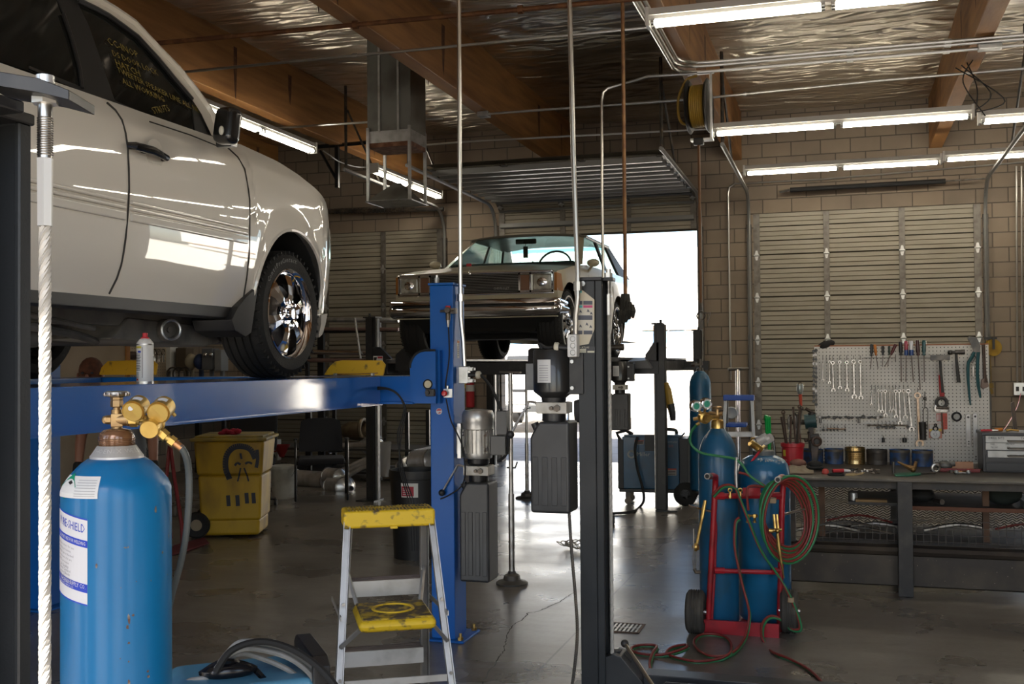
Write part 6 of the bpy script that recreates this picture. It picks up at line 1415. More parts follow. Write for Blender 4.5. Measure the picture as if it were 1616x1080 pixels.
def wrench(x0,y0,x1,y1,w,label,group,mat=wrench_m,dep=.016):
 """combination wrench hung by its ring: ring, shank and open jaw"""
 A,Z=q(x0,y0,dep),q(x1,y1,dep);d=(Z-A).normalized();s=d.cross(Y1).normalized();w=w/4.155*8/1700
 b=B();n=18;ro,ri=w*1.0,w*.55
 def ringz(c,a0,a1,n):
  for k in range(n):
   t0,t1=lerp(a0,a1,k/n),lerp(a0,a1,(k+1)/n);P=lambda t,r,yy:c+d*(r*math.cos(t))+s*(r*math.sin(t))+Y1*yy
   for f in(((t0,ri,-.005),(t1,ri,-.005),(t1,ro,-.005),(t0,ro,-.005)),((t0,ro,-.005),(t1,ro,-.005),(t1,ro,.005),(t0,ro,.005)),((t0,ri,.005),(t1,ri,.005),(t1,ri,-.005),(t0,ri,-.005))):b.face([P(*v)for v in f])
 cA=A+d*w;ringz(cA,0,2*PI,16);cZ=Z-d*w*1.1;ro,ri=w*1.2,w*.62;ringz(cZ,R(38),R(322),13)
 a_,z_=cA+d*w*.8,cZ-d*w*.9;h=w*.42
 b.prism([a_-s*h*.9-Y1*.005,a_+s*h*.9-Y1*.005,z_+s*h*1.1-Y1*.005,z_-s*h*1.1-Y1*.005],Y1*.009,.002,1)
 return one(b,'wrench',mat,label,'wrench',group,fix=False)
ordn=('first','second','third','fourth','fifth','sixth','seventh','eighth','ninth','tenth','eleventh')
G='combination wrenches in the upper row of the tool board'
for i,(x0,y0,x1,y1,w)in enumerate(((243,205,243,345,9),(287,205,288,360,9),(308,208,313,412,12),(353,205,356,395,11),(400,205,403,410,12),(445,198,450,458,15),(488,200,493,462,13))):
 hook(x0,172,y0+8);wrench(x0,y0,x1,y1,w,'chrome wrench in the upper left row on the tool board, %s from the left'%ordn[i],G,wrench_d if i==0 else wrench_m)
hook(265,172,215)
G='combination wrenches in the middle row of the tool board'
for i,(x0,y0,x1,y1,w)in enumerate(((563,400,563,500,7),(606,395,612,545,9),(628,395,634,550,10),(652,395,655,575,11),(678,395,688,548,10),(702,398,706,540,9),(720,395,724,583,11),(743,392,751,628,12),(772,392,786,590,13),(802,390,828,672,15))):
 hook(x0,365,y0+8);wrench(x0,y0,x1,y1,w,'wrench in the crowded middle row on the tool board, %s from the left'%ordn[i],G,wrench_d if i in(4,5,8)else wrench_m,.016+.004*(i%3))
hook(586,365,410)
hook(865,385,420);wrench(863,412,880,772,22,'longest rusty wrench on the tool board, right of the middle row','long wrench on the tool board',M('wrench_rusty',(.36,.27,.20),.4,.8,col2=(.22,.15,.10),ns=18))
b=B();b.tube([q(513,188,.03),q(720,187,.03)],.0025,5);b.tube([q(513,190,.0),q(513,188,.03)],.0025,5);b.tube([q(720,172,.02),q(720,210,.02)],.004,5);b.build('tool_rail',darksteel,pb)
b=B();b.tube([q(745,190,.03),q(950,188,.03)],.0025,5);b.build('tool_rail',darksteel,pb)
def driver(x0,y0,xm,ym,x1,y1,hw,hcol,label,group,tip=False,band=None):
 A,Mm,Z=q(x0,y0,.03),q(xm,ym,.03),q(x1,y1,.03);t=T('screwdriver',label,'screwdriver',Z,group);d=(Mm-A).normalized();r_=hw/4.155*8/1700;L=(Mm-A).length
 b=B();b.lathe([(0,0),(r_*.8,.002),(r_,L*.12),(r_*.9,L*.45),(r_*1.0,L*.7),(r_*.62,L*.85),(r_*.8,L*.97),(r_*.4,L)],A,d,12);h=b.build('handle',hcol,t)
 if band:b=B();b.cyl(A+d*L*.62,A+d*L*.99,r_*1.03,n=12);b.build('collar',band,h)
 b=B();b.cyl(Mm,Z,r_*.26,n=8);
 if tip:b.cyl(lerp(Mm,Z,.9),Z,r_*.5,r_*.15,n=6)
 b.build('blade',M('blade_steel',(.22,.18,.16),.35,.8),t)
hb=M('grip_black',(.015,.015,.016),.35);hr_=M('grip_red',(.30,.02,.04),.3,coat=.4);hg=M('grip_teal',(.012,.07,.075),.3,coat=.4);hclear=M('grip_clear',(.62,.60,.62),.15,coat=.7);ho=M('grip_orange',(.50,.16,.02),.4);hbl=M('grip_blue_band',(.02,.06,.22),.3)
G='long screwdrivers on the tool board'
driver(752,80,755,172,757,345,13,hb,'long screwdriver with an all black grip on the tool board',G,True)
driver(788,75,790,172,788,345,12,hr_,'long screwdriver with a red and blue grip on the tool board',G,True,hbl)
driver(820,74,824,172,837,345,14,hclear,'long screwdriver with a clear grip and blue collar on the tool board',G,False,hbl)
driver(862,70,868,172,881,398,14,M('grip_dark_red',(.05,.02,.02),.35),'longest screwdriver, dark grip with a red patch, on the tool board',G)
driver(906,70,906,172,909,345,13,hg,'long screwdriver with a dark teal grip, nearest the big hammer',G)
G='short screwdrivers on the tool board'
driver(563,95,562,178,556,258,10,hb,'short screwdriver with a black grip leaning left, first on the small rail',G)
driver(584,98,592,172,605,257,10,ho,'short screwdriver with a black and orange grip on the small rail',G)
driver(636,108,637,170,634,245,10,hb,'stubby upright screwdriver with a black grip on the small rail',G)
driver(678,108,679,168,668,246,8,M('grip_dark_green',(.02,.035,.02),.4),'slim screwdriver with a dark green grip on the small rail',G)
driver(722,97,690,168,648,246,11,M('grip_maroon',(.09,.02,.02),.4),'screwdriver with a maroon grip lying at a slant on the small rail',G)
def thing_poly(name,pts,depth,mat,label,cat,dep=.02,group=None,bev=.003):
 b=B();b.prism([q(x,y,dep)for x,y in pts],(0,depth,0),bev,2);return one(b,name,mat,label,cat,group)
iron=M('hammer_iron',(.05,.048,.046),.4,.7,col2=(.10,.09,.08),ns=15)
t=T('sledge_hammer','heavy drilling hammer with a red and black grip on the tool board','hammer',q(1028,440,.03))
b=B();b.prism([q(x,y,.055)for x,y in((952,165),(956,172),(990,172),(1000,166),(1030,166),(1040,172),(1070,165),(1078,168),(1078,200),(1070,204),(1040,196),(1030,205),(998,206),(985,200),(958,206),(951,200))],(0,.045,0),.005);b.build('head',iron,t)
b=B();b.tube([q(1012,200,.032),q(1017,280,.032),q(1020,330,.032),q(1026,400,.032),q(1028,438,.032)],[.009,.010,.011,.013,.014],10);b.m(1).tube([q(1006,300,.032),q(1012,350,.032),q(1018,440,.032)],[.005,.009,.010],8);b.tube([q(1027,415,.032),q(1028,440,.032)],.0155,10);b.build('handle',[M('handle_dark',(.03,.028,.026),.4),M('grip_bright_red',(.34,.03,.03),.4)],t)
t=T('ball_peen_hammer','ball peen hammer with a dark handle hung near the top right of the tool board','hammer',q(1135,350,.03))
b=B();b.ball(q(1078,152,.035),.018);b.cyl(q(1085,151,.035),q(1130,149,.035),.011,n=12);b.cyl(q(1110,150,.035),q(1150,149,.035),.017,n=12);b.cyl(q(1148,149,.035),q(1174,148,.035),.019,n=14);b.build('head',iron,t)
b=B();b.tube([q(1118,150,.035),q(1119,200,.035),q(1126,270,.035),q(1135,348,.035)],[.009,.010,.012,.0135],10);b.build('handle',MATS['handle_dark'],t)
t=T('slip_joint_pliers','huge slip-joint pliers with teal handles hanging over the board corner','pliers',q(1212,500,.03))
teal=M('handle_teal',(.015,.075,.085),.45)
b=B();b.prism([q(x,y,.05)for x,y in((1190,55),(1205,45),(1240,50),(1262,70),(1278,110),(1272,165),(1262,185),(1240,180),(1228,130),(1215,90),(1200,78))],(0,.016,0),.004);b.prism([q(x,y,.036)for x,y in((1240,120),(1255,130),(1245,190),(1225,225),(1215,215),(1225,170))],(0,.014,0),.003);b.build('jaw',iron,t)
b=B();b.tube([q(1238,150,.04),q(1222,180,.04),q(1198,218,.04),q(1194,260,.04),q(1196,330,.04),q(1203,420,.04),q(1211,498,.04)],[.014,.013,.012,.012,.011,.009,.006],8);b.build('handle',teal,t)
b=B();b.tube([q(1262,150,.045),q(1258,210,.045),q(1256,290,.045),q(1262,370,.045),q(1270,410,.045),q(1277,450,.045)],[.014,.012,.012,.011,.010,.007],8);b.build('handle',teal,t)
t=T('adjustable_wrench','long dark adjustable wrench hanging behind the huge pliers at the board edge','wrench',q(1310,390,.0))
b=B();b.tube([q(1296,100,-.0),q(1300,180,-.0),q(1304,300,-.0),q(1310,350,-.0)],[.012,.011,.012,.018],8);b.prism([q(x,y,.012)for x,y in((1282,330),(1306,318),(1330,350),(1334,375),(1295,392),(1278,378))],(0,.02,0),.004);b.build('body',M('wrench_brown',(.10,.07,.055),.45,.6),t)
thing_poly('pliers',((1222,240),(1230,232),(1238,250),(1236,300),(1230,325),(1224,300),(1228,280)),.012,wrench_d,'small chrome pliers hidden between the handles of the huge pliers','pliers')
t=T('ball_joint_press','bright cast press tool hanging under the heavy hammer on the tool board','press tool',q(1022,545,.03))
b=B();b.torus(q(1022,482,.03),Y1,.036,.013,22,8,R(200)+PI/2*0,R(200)+2*PI-.01);b.build('yoke',M('cast_dark',(.10,.10,.10),.35,.8),t)
b=B();b.prism([q(x,y,.05)for x,y in((980,490),(990,500),(1000,520),(1045,520),(1058,505),(1070,500),(1074,520),(1066,545),(1050,538),(1000,536),(984,545),(970,525))],(0,.04,0),.005);b.cyl(q(985,515,.055),q(1068,518,.055),.010,n=10);b.build('body',wrench_m,t)
t=T('hacksaw_blade_card','red hanging card with small tools on the tool board','card',q(1025,655,.01))
b=B();b.prism([q(x,y,.006)for x,y in((988,552),(1058,550),(1060,655),(1030,658),(1032,600),(990,600))],(0,.003,0));cd=b.build('card',M('card_red',(.50,.06,.03),.5),t)
b=B()
for k in range(7):b.face([q(x,y,.0075)for x,y in((1044,575+k*11),(1057,575+k*11),(1057,579+k*11),(1044,579+k*11))])
b.m(1)
for k in range(4):b.face([q(x,y,.0075)for x,y in((992+k*8,556),(996+k*8,556),(996+k*8,596),(992+k*8,596))])
b.build('card_print',[M('card_dark',(.16,.03,.02),.5),paper],cd,fix=False)
b=B();b.tube([q(1023,548,.02),q(1025,600,.02),q(1030,685,.02)],.006,8);b.build('tool_bar',M('bar_brown',(.12,.07,.05),.5),t)
t=T('wire_wheel_pack','blister pack holding a silver wire wheel on the tool board','package',q(982,718,.01))
b=B();b.prism([q(x,y,.008)for x,y in((940,622),(1020,618),(1026,715),(938,712))],(0,.004,0),.002);pk=b.build('card',M('pack_pink',(.48,.20,.14),.5),t)
b=B();b.face([q(x,y,.0085)for x,y in((943,655),(1021,652),(1022,668),(942,670))]);b.m(1).face([q(x,y,.0085)for x,y in((942,624),(1018,621),(1020,650),(942,653))]);b.build('pack_print',[M('pack_yellow',(.6,.42,.06),.5),M('pack_grey',(.50,.47,.43),.4)],pk,fix=False)
b=B();b.lathe([(.036,0),(.034,.012),(.012,.014),(.010,.02),(0,.02)],q(980,687,.01),(0,-1,0),24);b.build('disc',M('disc_silver',(.40,.40,.40),.55,.5),t)
b=B();b.torus(q(982,652,.018),Y1,.016,.006,16,6);b.torus(q(982,628,.018),Y1,.008,.005,14,6);b.build('ring',blackplastic,t)
b=B();b.torus(q(1121,573,.01),Y1,.029,.007,26,8);b.m(1).box(q(1121,573,.008),(.012,.006,.045));b.lathe([(.0,0),(.022,0)],q(1121,573,.002),(0,-1,0),20,caps=False);one(b,'deburring_wheel',[rubber,M('ring_pale',(.42,.41,.38),.5)],'black ring with a pale centre strap on the tool board','ring')
for xs_,y0,y1,lab in(((1180,1213),555,770,'shorter of the two flat steel bars with holes on the tool board'),((1227,1258),550,870,'longer of the two flat steel bars with holes on the tool board')):
 t=T('steel_bar',lab,'bar',q(sum(xs_)/2,y1,.01),'flat steel bars on the tool board')
 x0_,x1_=xs_;k=(y1-y0)*.02
 b=B();b.prism([q(x,y,.012)for x,y in((x0_,y0+10),(x0_+6,y0+2),(x1_-8,y0),(x1_-2,y0+8),(x1_+k,y1),(x0_+k,y1))],(0,.01,0),.002);pl=b.build('plate',M('bar_grey',(.32,.31,.30),.4,.7,col2=(.24,.23,.22),ns=8),t)
 for xx,yy,r_ in(((x0_+x1_)/2,y0+22,.008),((x0_+x1_)/2+k*.8,y1-34,.0055),((x0_+x1_)/2+k*.8,y1-18,.0055)):
  b=B();b.cyl(q(xx,yy,.013),q(xx,yy,.0122),r_,n=14);b.build('hole',inkblack,pl)
t=T('grease_gun','black grease cylinder hung by a wire loop on the tool board','grease gun',q(898,725,.03))
b=B();b.cyl(q(896,608,.035),q(900,725,.035),.027,.023,18);b.build('barrel',M('barrel_black',(.025,.022,.02),.5,.3),t)
b=B();b.tube(spline([q(903,608,.035),q(901,540,.03),q(908,517,.025),q(925,517,.025),q(931,540,.03),q(929,660,.03)],5),.003,6);b.tube([q(912,516,.025),q(912,408,.012)],.004,6);b.torus(q(912,455,.014),Y1,.010,.004,12,6);b.build('wire_loop',darksteel,t)
sk=M('socket_black',(.02,.02,.02),.35,.4);skc=M('socket_chrome',(.20,.19,.18),.4,.9)
rail=B();rail.box((q(216,577).x+(q(640,577).x-q(216,577).x)/2,PY-.02,q(428,577).z),((q(640,577).x-q(216,577).x),.008,.012));rail.build('socket_rail',darksteel,pb)
for k in range(22):
 x=224+k*19;r_=.0085+.004*((k*7)%5 in(0,))+.002*(k%2);p=q(x,577+(3 if k%3 else-2),.026)
 b=B();b.lathe([(r_*.8,.0),(r_,.002),(r_,.022),(r_*.8,.024),(r_*.6,.024),(r_*.6,.012),(0,.012)],p+Y1*.012,(0,-1,0),12);one(b,'socket',sk if k%4 else skc,'small dark socket clipped on the long rail at lower left of the tool board','socket','sockets on the long rail')
for x in(228,480):
 b=B();b.cyl(q(x,588,.022),q(x,614,.022),.010,n=12);one(b,'deep_socket',skc,'chrome deep socket hanging below the %s end of the long socket rail'%('left' if x<300 else 'middle towards the right'),'socket','deep sockets')
for k,x in enumerate((247,272,294,316,338,388)):
 hook(x,630,650);b=B();p=q(x,660,.03);r_=.010 if k==0 else .0075;b.lathe([(r_,0),(r_,.024),(r_*.6,.024),(r_*.6,.01),(0,.01)],p+Y1*.01,(0,-1,0),12);one(b,'socket',sk,'black socket hung on the short peg row at lower left of the tool board','socket','sockets on the left peg row')
b=B();b.cyl(q(268,651,.022),q(395,655,.022),.0045,n=8);one(b,'extension_bar',M('bar_bronze',(.32,.22,.15),.35,.8),'thin bronze extension bar across the left peg row of sockets','extension bar')
for k,x in enumerate((605,632,658,684,710,800)):
 hook(x,607,630);b=B();p=q(x,644-(k%2)*5,.03);r_=.0115;b.lathe([(r_,0),(r_,.024),(r_*.6,.024),(r_*.6,.01),(0,.01)],p+Y1*.01,(0,-1,0),12);one(b,'socket',sk,'black socket hung on the peg row below the middle wrenches','socket','sockets on the right peg row')
b=B();b.cyl(q(535,629,.022),q(800,630,.022),.0055,n=8);b.cyl(q(533,629,.022),q(552,629,.022),.010,n=10);one(b,'extension_bar',wrench_m,'long chrome extension bar lying across the pegs below the middle wrenches','extension bar')
for x,r_,lab in((640,.010,'small dark socket hanging alone above the black ribbed can'),(779,.0155,'larger dark socket hanging alone above the blue cans')):
 hook(x,697,715);b=B();b.cyl(q(x,712,.02),q(x,742,.02),r_,n=14);one(b,'socket',sk,lab,'socket')
b=B()
b.bm.free()
for x,y0,y1,lab in((184,135,480,'left strip'),(199,130,500,'right strip')):
 t=T('socket_strip','hanging %s of dark sockets and clips on the left edge of the tool board'%lab,'socket rail',q(x,y1,.0),'socket strips on the board edge')
 b=B();b.prism([q(x-4,y0,.02),q(x+4,y0,.02),q(x+4,y1,.02),q(x-4,y1,.02)],(0,.004,0));b.build('rail',darksteel,t)
 for k in range(13):
  b=B();p=q(x,lerp(y0+8,y1-8,k/12),.022);b.cyl(p,p-Y1*.022,.0095 if k%3 else .012,n=10);b.build('socket',skc if k in(1,3,9)else sk,t)
b=B();b.ball(q(262,104,-.04),.045,(1.6,.8,.75),rot=(0,R(-20),0));b.tube([q(240,118,-.04),q(262,95,-.04),q(288,92,-.04)],[.02,.03,.012],8);one(b,'work_glove',M('glove_dark',(.02,.018,.017),.9),'dark glove lying on the top edge of the tool board','glove')
def bq(x,y,Y=8.45):return at(1240+x/4.155,520+y/4.155,Y=Y)
canb=M('can_blue_dirty',(.02,.085,.26),.5,col2=(.035,.035,.04),ns=9,lo=.42,hi=.62);gold=M('can_gold',(.55,.40,.18),.25,.95);cblk=M('can_black',(.035,.032,.03),.5,.4,col2=(.07,.06,.05),ns=8)
G='large tin cans along the foot of the tool board'
for x0,x1,y0,y1,mt,rib,lab in((115,248,778,905,canb,0,'dirty blue tin can at the left end of the can row, behind the vise'),(254,380,775,905,canb,0,'dirty blue tin can just left of the shiny gold can'),(387,523,765,905,gold,1,'shiny gold ribbed tin can in the row below the tool board'),(528,668,780,905,cblk,1,'black ribbed tin can just right of the gold can'),(680,817,780,915,canb,0,'blue tin can between the black ribbed can and the last blue can'),(826,968,784,928,canb,0,'blue tin can at the right end of the can row')):
 xm=(x0+x1)/2;Yc=8.43 if x0<800 else 8.36;p=bq(xm,905,Yc);r_=(bq(x1,850,Yc).x-bq(x0,850,Yc).x)/2*.98;zt=bq(xm,y0+8,Yc).z
 t=T('tin_can',lab,'can',(p.x,Yc,BZ),G,local=True);H=zt-BZ;n=9 if rib else 3
 prof=[(r_,0),(r_*1.015,.003),(r_,.006)]
 for k in range(n):z=lerp(.03,H*.72,k/n);prof+=[(r_,z),(r_*(.975 if rib else .992),z+.004),(r_,z+.008)]
 prof+=[(r_,H-.004),(r_*1.015,H),(r_*.97,H),(r_*.96,.02)]
 b=B();b.lathe(prof,n=36,caps=False);b.m(1).lathe([(0,H*.8),(r_*.96,H*.8)],n=24,caps=False);b.build('wall',[mt,inkblack],t)
 b=B();b.lathe([(r_*1.003,H*.82),(r_*1.006,H*.995)],n=36,caps=False);b.build('rim_band',mt if rib else M('can_band',(.05,.045,.04),.5,col2=(.10,.08,.06),ns=10),t)
p=at(1251,725,Y=8.15)
t=T('bucket','red plastic bucket stuffed with long steel tools at the left end of the bench','bucket',(p.x,p.y,BZ),local=True)
bkt=M('bucket_red',(.42,.02,.03),.35,coat=.2)
b=B();b.lathe([(.065,0),(.07,.003),(.080,.14),(.085,.145),(.086,.17),(.078,.17),(.068,.02)],n=32,caps=False);b.lathe([(0,.01),(.068,.01)],n=24,caps=False);bk=b.build('shell',bkt,t)
b=B();b.box((-.055,-.062,.10),(.02,.004,.045),(0,0,R(-40)));b.build('sticker',M('sticker_yellow',(.6,.45,.05),.5),bk)
rr=random.Random(2)
for k in range(8):
 a=rr.uniform(0,6.28);r_=.045;h=rr.uniform(.33,.44);le=rr.uniform(-.04,.05);p0_=V((p.x+math.cos(a)*.03,p.y+math.sin(a)*.03,BZ+.02));p1_=V((p.x+math.cos(a)*r_+le,p.y+math.sin(a)*r_,BZ+h))
 b=B();b.tube([p0_,lerp(p0_,p1_,.7),p1_],[.005,.007,.009],7);
 if k%2:b.torus(p1_,Y1,.012,.004,12,6)
 one(b,'pry_bar' if k%3 else 'long_wrench',wrench_m if k%3==1 else MATS['wrench_brown'],'steel bar or wrench sticking up out of the red bucket','tool','long tools in the red bucket')
b=B();b.tube(spline([at(1214,698,Y=7.9),at(1212,680,Y=7.9),at(1211,662,Y=7.9),at(1212,656,Y=7.9)],4),[.02]*8+[.026]*4+[.016],10)
for k in range(3):b.tube([at(1209+k*3,660,Y=7.86),at(1210+k*3,700,Y=7.86)],.008,6)
p=at(1214,698,Y=7.9);b.cyl(p,V((p.x,7.9,BZ)),.012,n=8)
one(b,'scrub_brush',M('brush_green',(.0,.30,.05),.35,coat=.3),'bright green brush standing upright behind the shorter cart cylinder','brush')
b=B();p=at(1216,690,Y=7.95);b.cyl(p,V((p.x,7.95,BZ)),.006,n=6);p=at(1220,688,Y=7.95);b.cyl(p,V((p.x+.02,7.95,BZ)),.009,n=6);b.cyl(at(1218,730,Y=7.95)-X1*.02,at(1218,730,Y=7.95)+X1*.03,.004,n=6);one(b,'steel_rod',wrench_m,'steel rods standing beside the green brush','rod')
t=T('bench_vise','dark bench vise on a post in front of the left end of the tool board','vise',at(1287,735,Y=8.2))
vm=M('vise_iron',(.03,.028,.027),.45,.5,col2=(.07,.05,.04),ns=12)
b=B();b.prism([at(x,y,Y=8.2)for x,y in((1281,745),(1281,700),(1277,694),(1279,686),(1292,685),(1294,700),(1290,706),(1290,745))],(0,.07,0),.006);b.build('body',vm,t)
b=B();b.tube([at(1270,696,Y=8.18),at(1282,693,Y=8.2)],.012,8);b.tube([at(1276,683,Y=8.17),at(1276,699,Y=8.17)],.006,6);b.ball(at(1276,683,Y=8.17),.01,n=8);b.build('screw',vm,t)
b=B();b.torus(at(1289,697,Y=8.17),(.2,-1,0),.03,.010,18,6);b.build('jaw',M('jaw_brown',(.06,.035,.025),.5),t)
t=T('bench_grinder','teal and black bench grinder above the vise, left of the tool board','grinder',at(1275,680,Y=8.44))
b=B();b.cyl(at(1270,666,Y=8.44),at(1288,664,Y=8.44),.055,n=20);b.build('motor',M('motor_teal',(.02,.06,.065),.45),t)
b=B();b.cyl(at(1243,667,Y=8.44),at(1249,667,Y=8.44),.055,n=20);b.cyl(at(1252,667,Y=8.44),at(1257,667,Y=8.44),.05,n=20);b.cyl(at(1249,667,Y=8.44),at(1270,666,Y=8.44),.018,n=10);b.build('wheel',M('wheel_stone',(.07,.06,.05),.6),t)
b=B();b.tube([at(1271,645,Y=8.44),at(1276,648,Y=8.44),at(1286,654,Y=8.44)],.012,8);b.cyl(at(1281,652,Y=8.44),at(1281,662,Y=8.44),.03,n=12);b.span((at(1276,690,Y=8.44).x,8.41,BZ),(at(1284,690,Y=8.44).x,8.49,at(1280,668,Y=8.44).z));b.build('stand',vm,t)
t=T('work_light','caged work light with a red handle hanging left of the tool board','work light',at(1263,640,Y=8.9))
b=B();b.lathe([(0,.0),(.015,.004),(.026,.03),(.026,.07),(.02,.085)],at(1262.5,623,Y=8.9),(0,0,1),16);b.build('cage',M('cage_clear',(.30,.33,.32),.2,.4),t)
b=B();b.tube([at(1263,623,Y=8.9),at(1263.5,632,Y=8.9),at(1264,641,Y=8.9)],[.014,.013,.010],10);b.build('handle',M('handle_orange_red',(.45,.06,.03),.4),t)
b=B();b.tube(spline([at(1264,641,Y=8.9),at(1264,655,Y=8.9),at(1262,672,Y=8.9),at(1263,690,Y=8.9),at(1264,720,Y=8.7),at(1264,738,Y=8.55)],4),.005,6);b.build('cord',M('cord_brown',(.10,.03,.02),.6),t)
b=B();b.torus(at(1262.5,606,Y=8.9),Y1,.012,.003,12,5);b.build('hook',darksteel,t)
def on(x,y):return at(1240+x/4.155,520+y/4.155,Z=BZ)
b=B();P=[on(-10,955),on(60,962),on(188,958),on(160,925),on(110,905),on(60,905),on(10,915)];
def cloth(u,v):
 p=at(1240+lerp(2,44,u),736+13*v,Z=BZ);return p+Z1*(.006+.05*math.sin(PI*u)*math.sin(PI*min(1,v*1.1))*(.6+.4*math.sin(9*u+4*v))*(1.2-u))
b.grid(cloth,16,8,True);one(b,'shop_cloth',M('cloth_tan',(.40,.34,.25),.9,col2=(.30,.24,.17),ns=10),'crumpled tan shop cloth at the left end of the bench','cloth',fix=False)
p=on(15,900);b=B();b.lathe([(.04,0),(.042,.06),(.03,.075),(.028,.09)],p+Y1*.05,n=20);one(b,'plastic_cup',M('cup_clear',(.55,.54,.50),.3),'pale plastic cup in front of the red bucket','cup')
p=on(78,908);b=B();b.ball(p+Z1*.03+Y1*.05,.05,(1.2,.8,.6));one(b,'rag',M('rag_pinkbrown',(.24,.12,.09),.9),'pink brown rag bundle in front of the red bucket','rag')
p=on(190,925);b=B();b.ball(p+Z1*.03+Y1*.06,.055,(1,.8,.62));b.torus(p+Z1*.02,Z1,.05,.012,18,6);one(b,'rubber_boot',rubber,'lump of black rubber in front of the leftmost blue can','part')
p=on(260,948);b=B();b.lathe([(.022,0),(.024,.01),(.02,.028),(.008,.036),(0,.037)],p,n=16);one(b,'marker_cap',M('cap_coral',(.62,.09,.07),.4),'coral red cap on the bench in front of the blue cans','cap')
p0_,p1_=on(308,942),on(395,940);t=T('glue_tube','red and white squeeze tube lying in front of the gold can','tube',lerp(p0_,p1_,.5))
b=B();b.cyl(p0_+Z1*.014,lerp(p0_,p1_,.8)+Z1*.014,.013,n=12);b.build('body',inkred,t);b=B();b.cyl(lerp(p0_,p1_,.8)+Z1*.014,p1_+V((.03,0,.014)),.013,.006,n=12);b.build('nozzle',paper,t)
b=B();P=[on(395,950),on(520,940),on(500,952),on(440,962),on(392,960)];b.prism(P,(0,0,.004));one(b,'paint_stick',M('stick_pale',(.50,.38,.20),.7),'pale wooden stirring stick lying in front of the gold can','stick')
b=B();p=on(330,958);b.torus(p+Z1*.006,Z1,.05,.006,24,6);one(b,'rubber_ring',rubber,'black rubber ring lying flat in front of the blue cans','ring')
rr=random.Random(21)
for k in range(26):
 x,y=(rr.uniform(430,620),rr.uniform(925,948))if k<16 else(rr.uniform(980,1240),rr.uniform(922,940))
 p=on(x,y);b=B();s=rr.uniform(.007,.014);w='by the black ribbed can' if k<16 else 'right of the blue cans'
 if k%3==0:b.cyl(p,p+Z1*s*1.2,s,n=6);nm,kind='hex_nut','nut'
 elif k%3==1:d=V((rr.uniform(-1,1),rr.uniform(-.3,.3),0)).normalized();b.cyl(p+Z1*.008,p+d*.05+Z1*.008,.005,n=8);b.cyl(p-d*.008+Z1*.009,p+Z1*.009,.009,n=6);nm,kind='bolt','bolt'
 else:b.torus(p+Z1*.004,Z1,s,.004,14,6);nm,kind='washer','washer'
 one(b,nm,steel if k%2 else darksteel,'loose small %s among the hardware on the bench %s'%(kind,w),kind,'%ss on the bench %s'%(kind,w))
p=on(707,952);b=B();b.cyl(p,p+Z1*.085,.010,n=12);one(b,'steel_pin',darksteel,'dark steel pin standing upright in front of the blue cans','pin')
b=B();P=[on(708,955),on(780,948),on(890,948),on(885,958),on(800,966),on(715,966)];b.prism(P,(0,0,.010),.003);b.m(1).tube([on(885,953)+Z1*.006,on(980,948)+Z1*.006],.006,6);one(b,'wire_brush',[M('brush_dark_green',(.015,.13,.07),.5),darksteel],'long green handled brush lying in front of the two right blue cans','brush')
p=on(815,938);b=B();b.tube([p+V((-.08,0,.07)),p+V((-.04,0,.05)),p+V((0,0,.03)),p+V((.03,0,.035)),p+V((.04,.0,.075))],[.006,.01,.018,.016,.010],8);b.ball(p+V((.02,0,.02)),.02);one(b,'faucet_fitting',M('bronze_dull',(.25,.15,.06),.4,.7),'brass elbow fitting leaning on the right blue cans','fitting')
b=B();p0_,p1_=on(1118,950),on(1198,952);b.cyl(p0_+Z1*.010,p1_+Z1*.010,.007,n=8);b.ball(p0_+Z1*.013,.016);b.ball(p1_+Z1*.013,.016);one(b,'sway_bar_link',M('link_grey',(.35,.36,.37),.3,.7),'short bar link with two bright ball ends near the bench edge','link')
b=B();p=on(1140,932)+Y1*.08;b.box(p+Z1*.035,(.19,.06,.045),(0,R(-2),0),.004);one(b,'wood_block',M('wood_pinkish',(.42,.22,.13),.7),'pinkish wooden block at the foot of the bare part of the tool board','block')
b=B();p=on(1140,938)+Y1*.02;b.box(p+Z1*.012,(.26,.05,.022),None,.004);one(b,'red_tray',M('tray_maroon',(.18,.02,.02),.5),'low maroon tray in front of the wooden block','tray')
b=B();p=on(985,938);b.torus(p+Z1*.03,(.3,-1,0),.026,.008,18,6);one(b,'hose_clamp',steel,'round clamp standing on edge right of the last blue can','clamp')
b=B();p=on(1045,932)+Y1*.06;b.ball(p+Z1*.035,.05,(1.1,.8,.7));b.cyl(p+V((-.06,0,.04)),p+V((.07,0,.05)),.018,n=10);one(b,'metal_casting',M('casting_grey',(.12,.12,.115),.5,.5),'grey metal casting beside the wooden block','part')
b=B();b.tube(spline([on(1090,940),on(1150,945)+Z1*.012,on(1220,935)+Z1*.01,on(1290,928)+Z1*.01],5),.005,6);one(b,'copper_tube',M('copper',(.40,.20,.10),.35,.8),'bent copper tube in front of the maroon tray','tube')
TX0=at(1551,720,Y=8.0).x;TX1=TX0+.62;tz1=at(1551,684,Y=8.0).z
tcst=T('tool_chest','black tool chest with three white hand-lettered drawers at the right end of the bench','tool chest',((TX0+TX1)/2,8.1,BZ))
b=B();b.span((TX0,8.0,BZ),(TX1,8.30,tz1-.015),.004);b.span((TX0-.008,7.99,tz1-.016),(TX1+.008,8.31,tz1+.006),.004);b.build('body',M('chest_black',(.022,.022,.026),.4),tcst)
drm=M('drawer_white',(.62,.61,.58),.45,col2=(.26,.25,.24),ns=5,lo=.48,hi=.72)
H=tz1-BZ
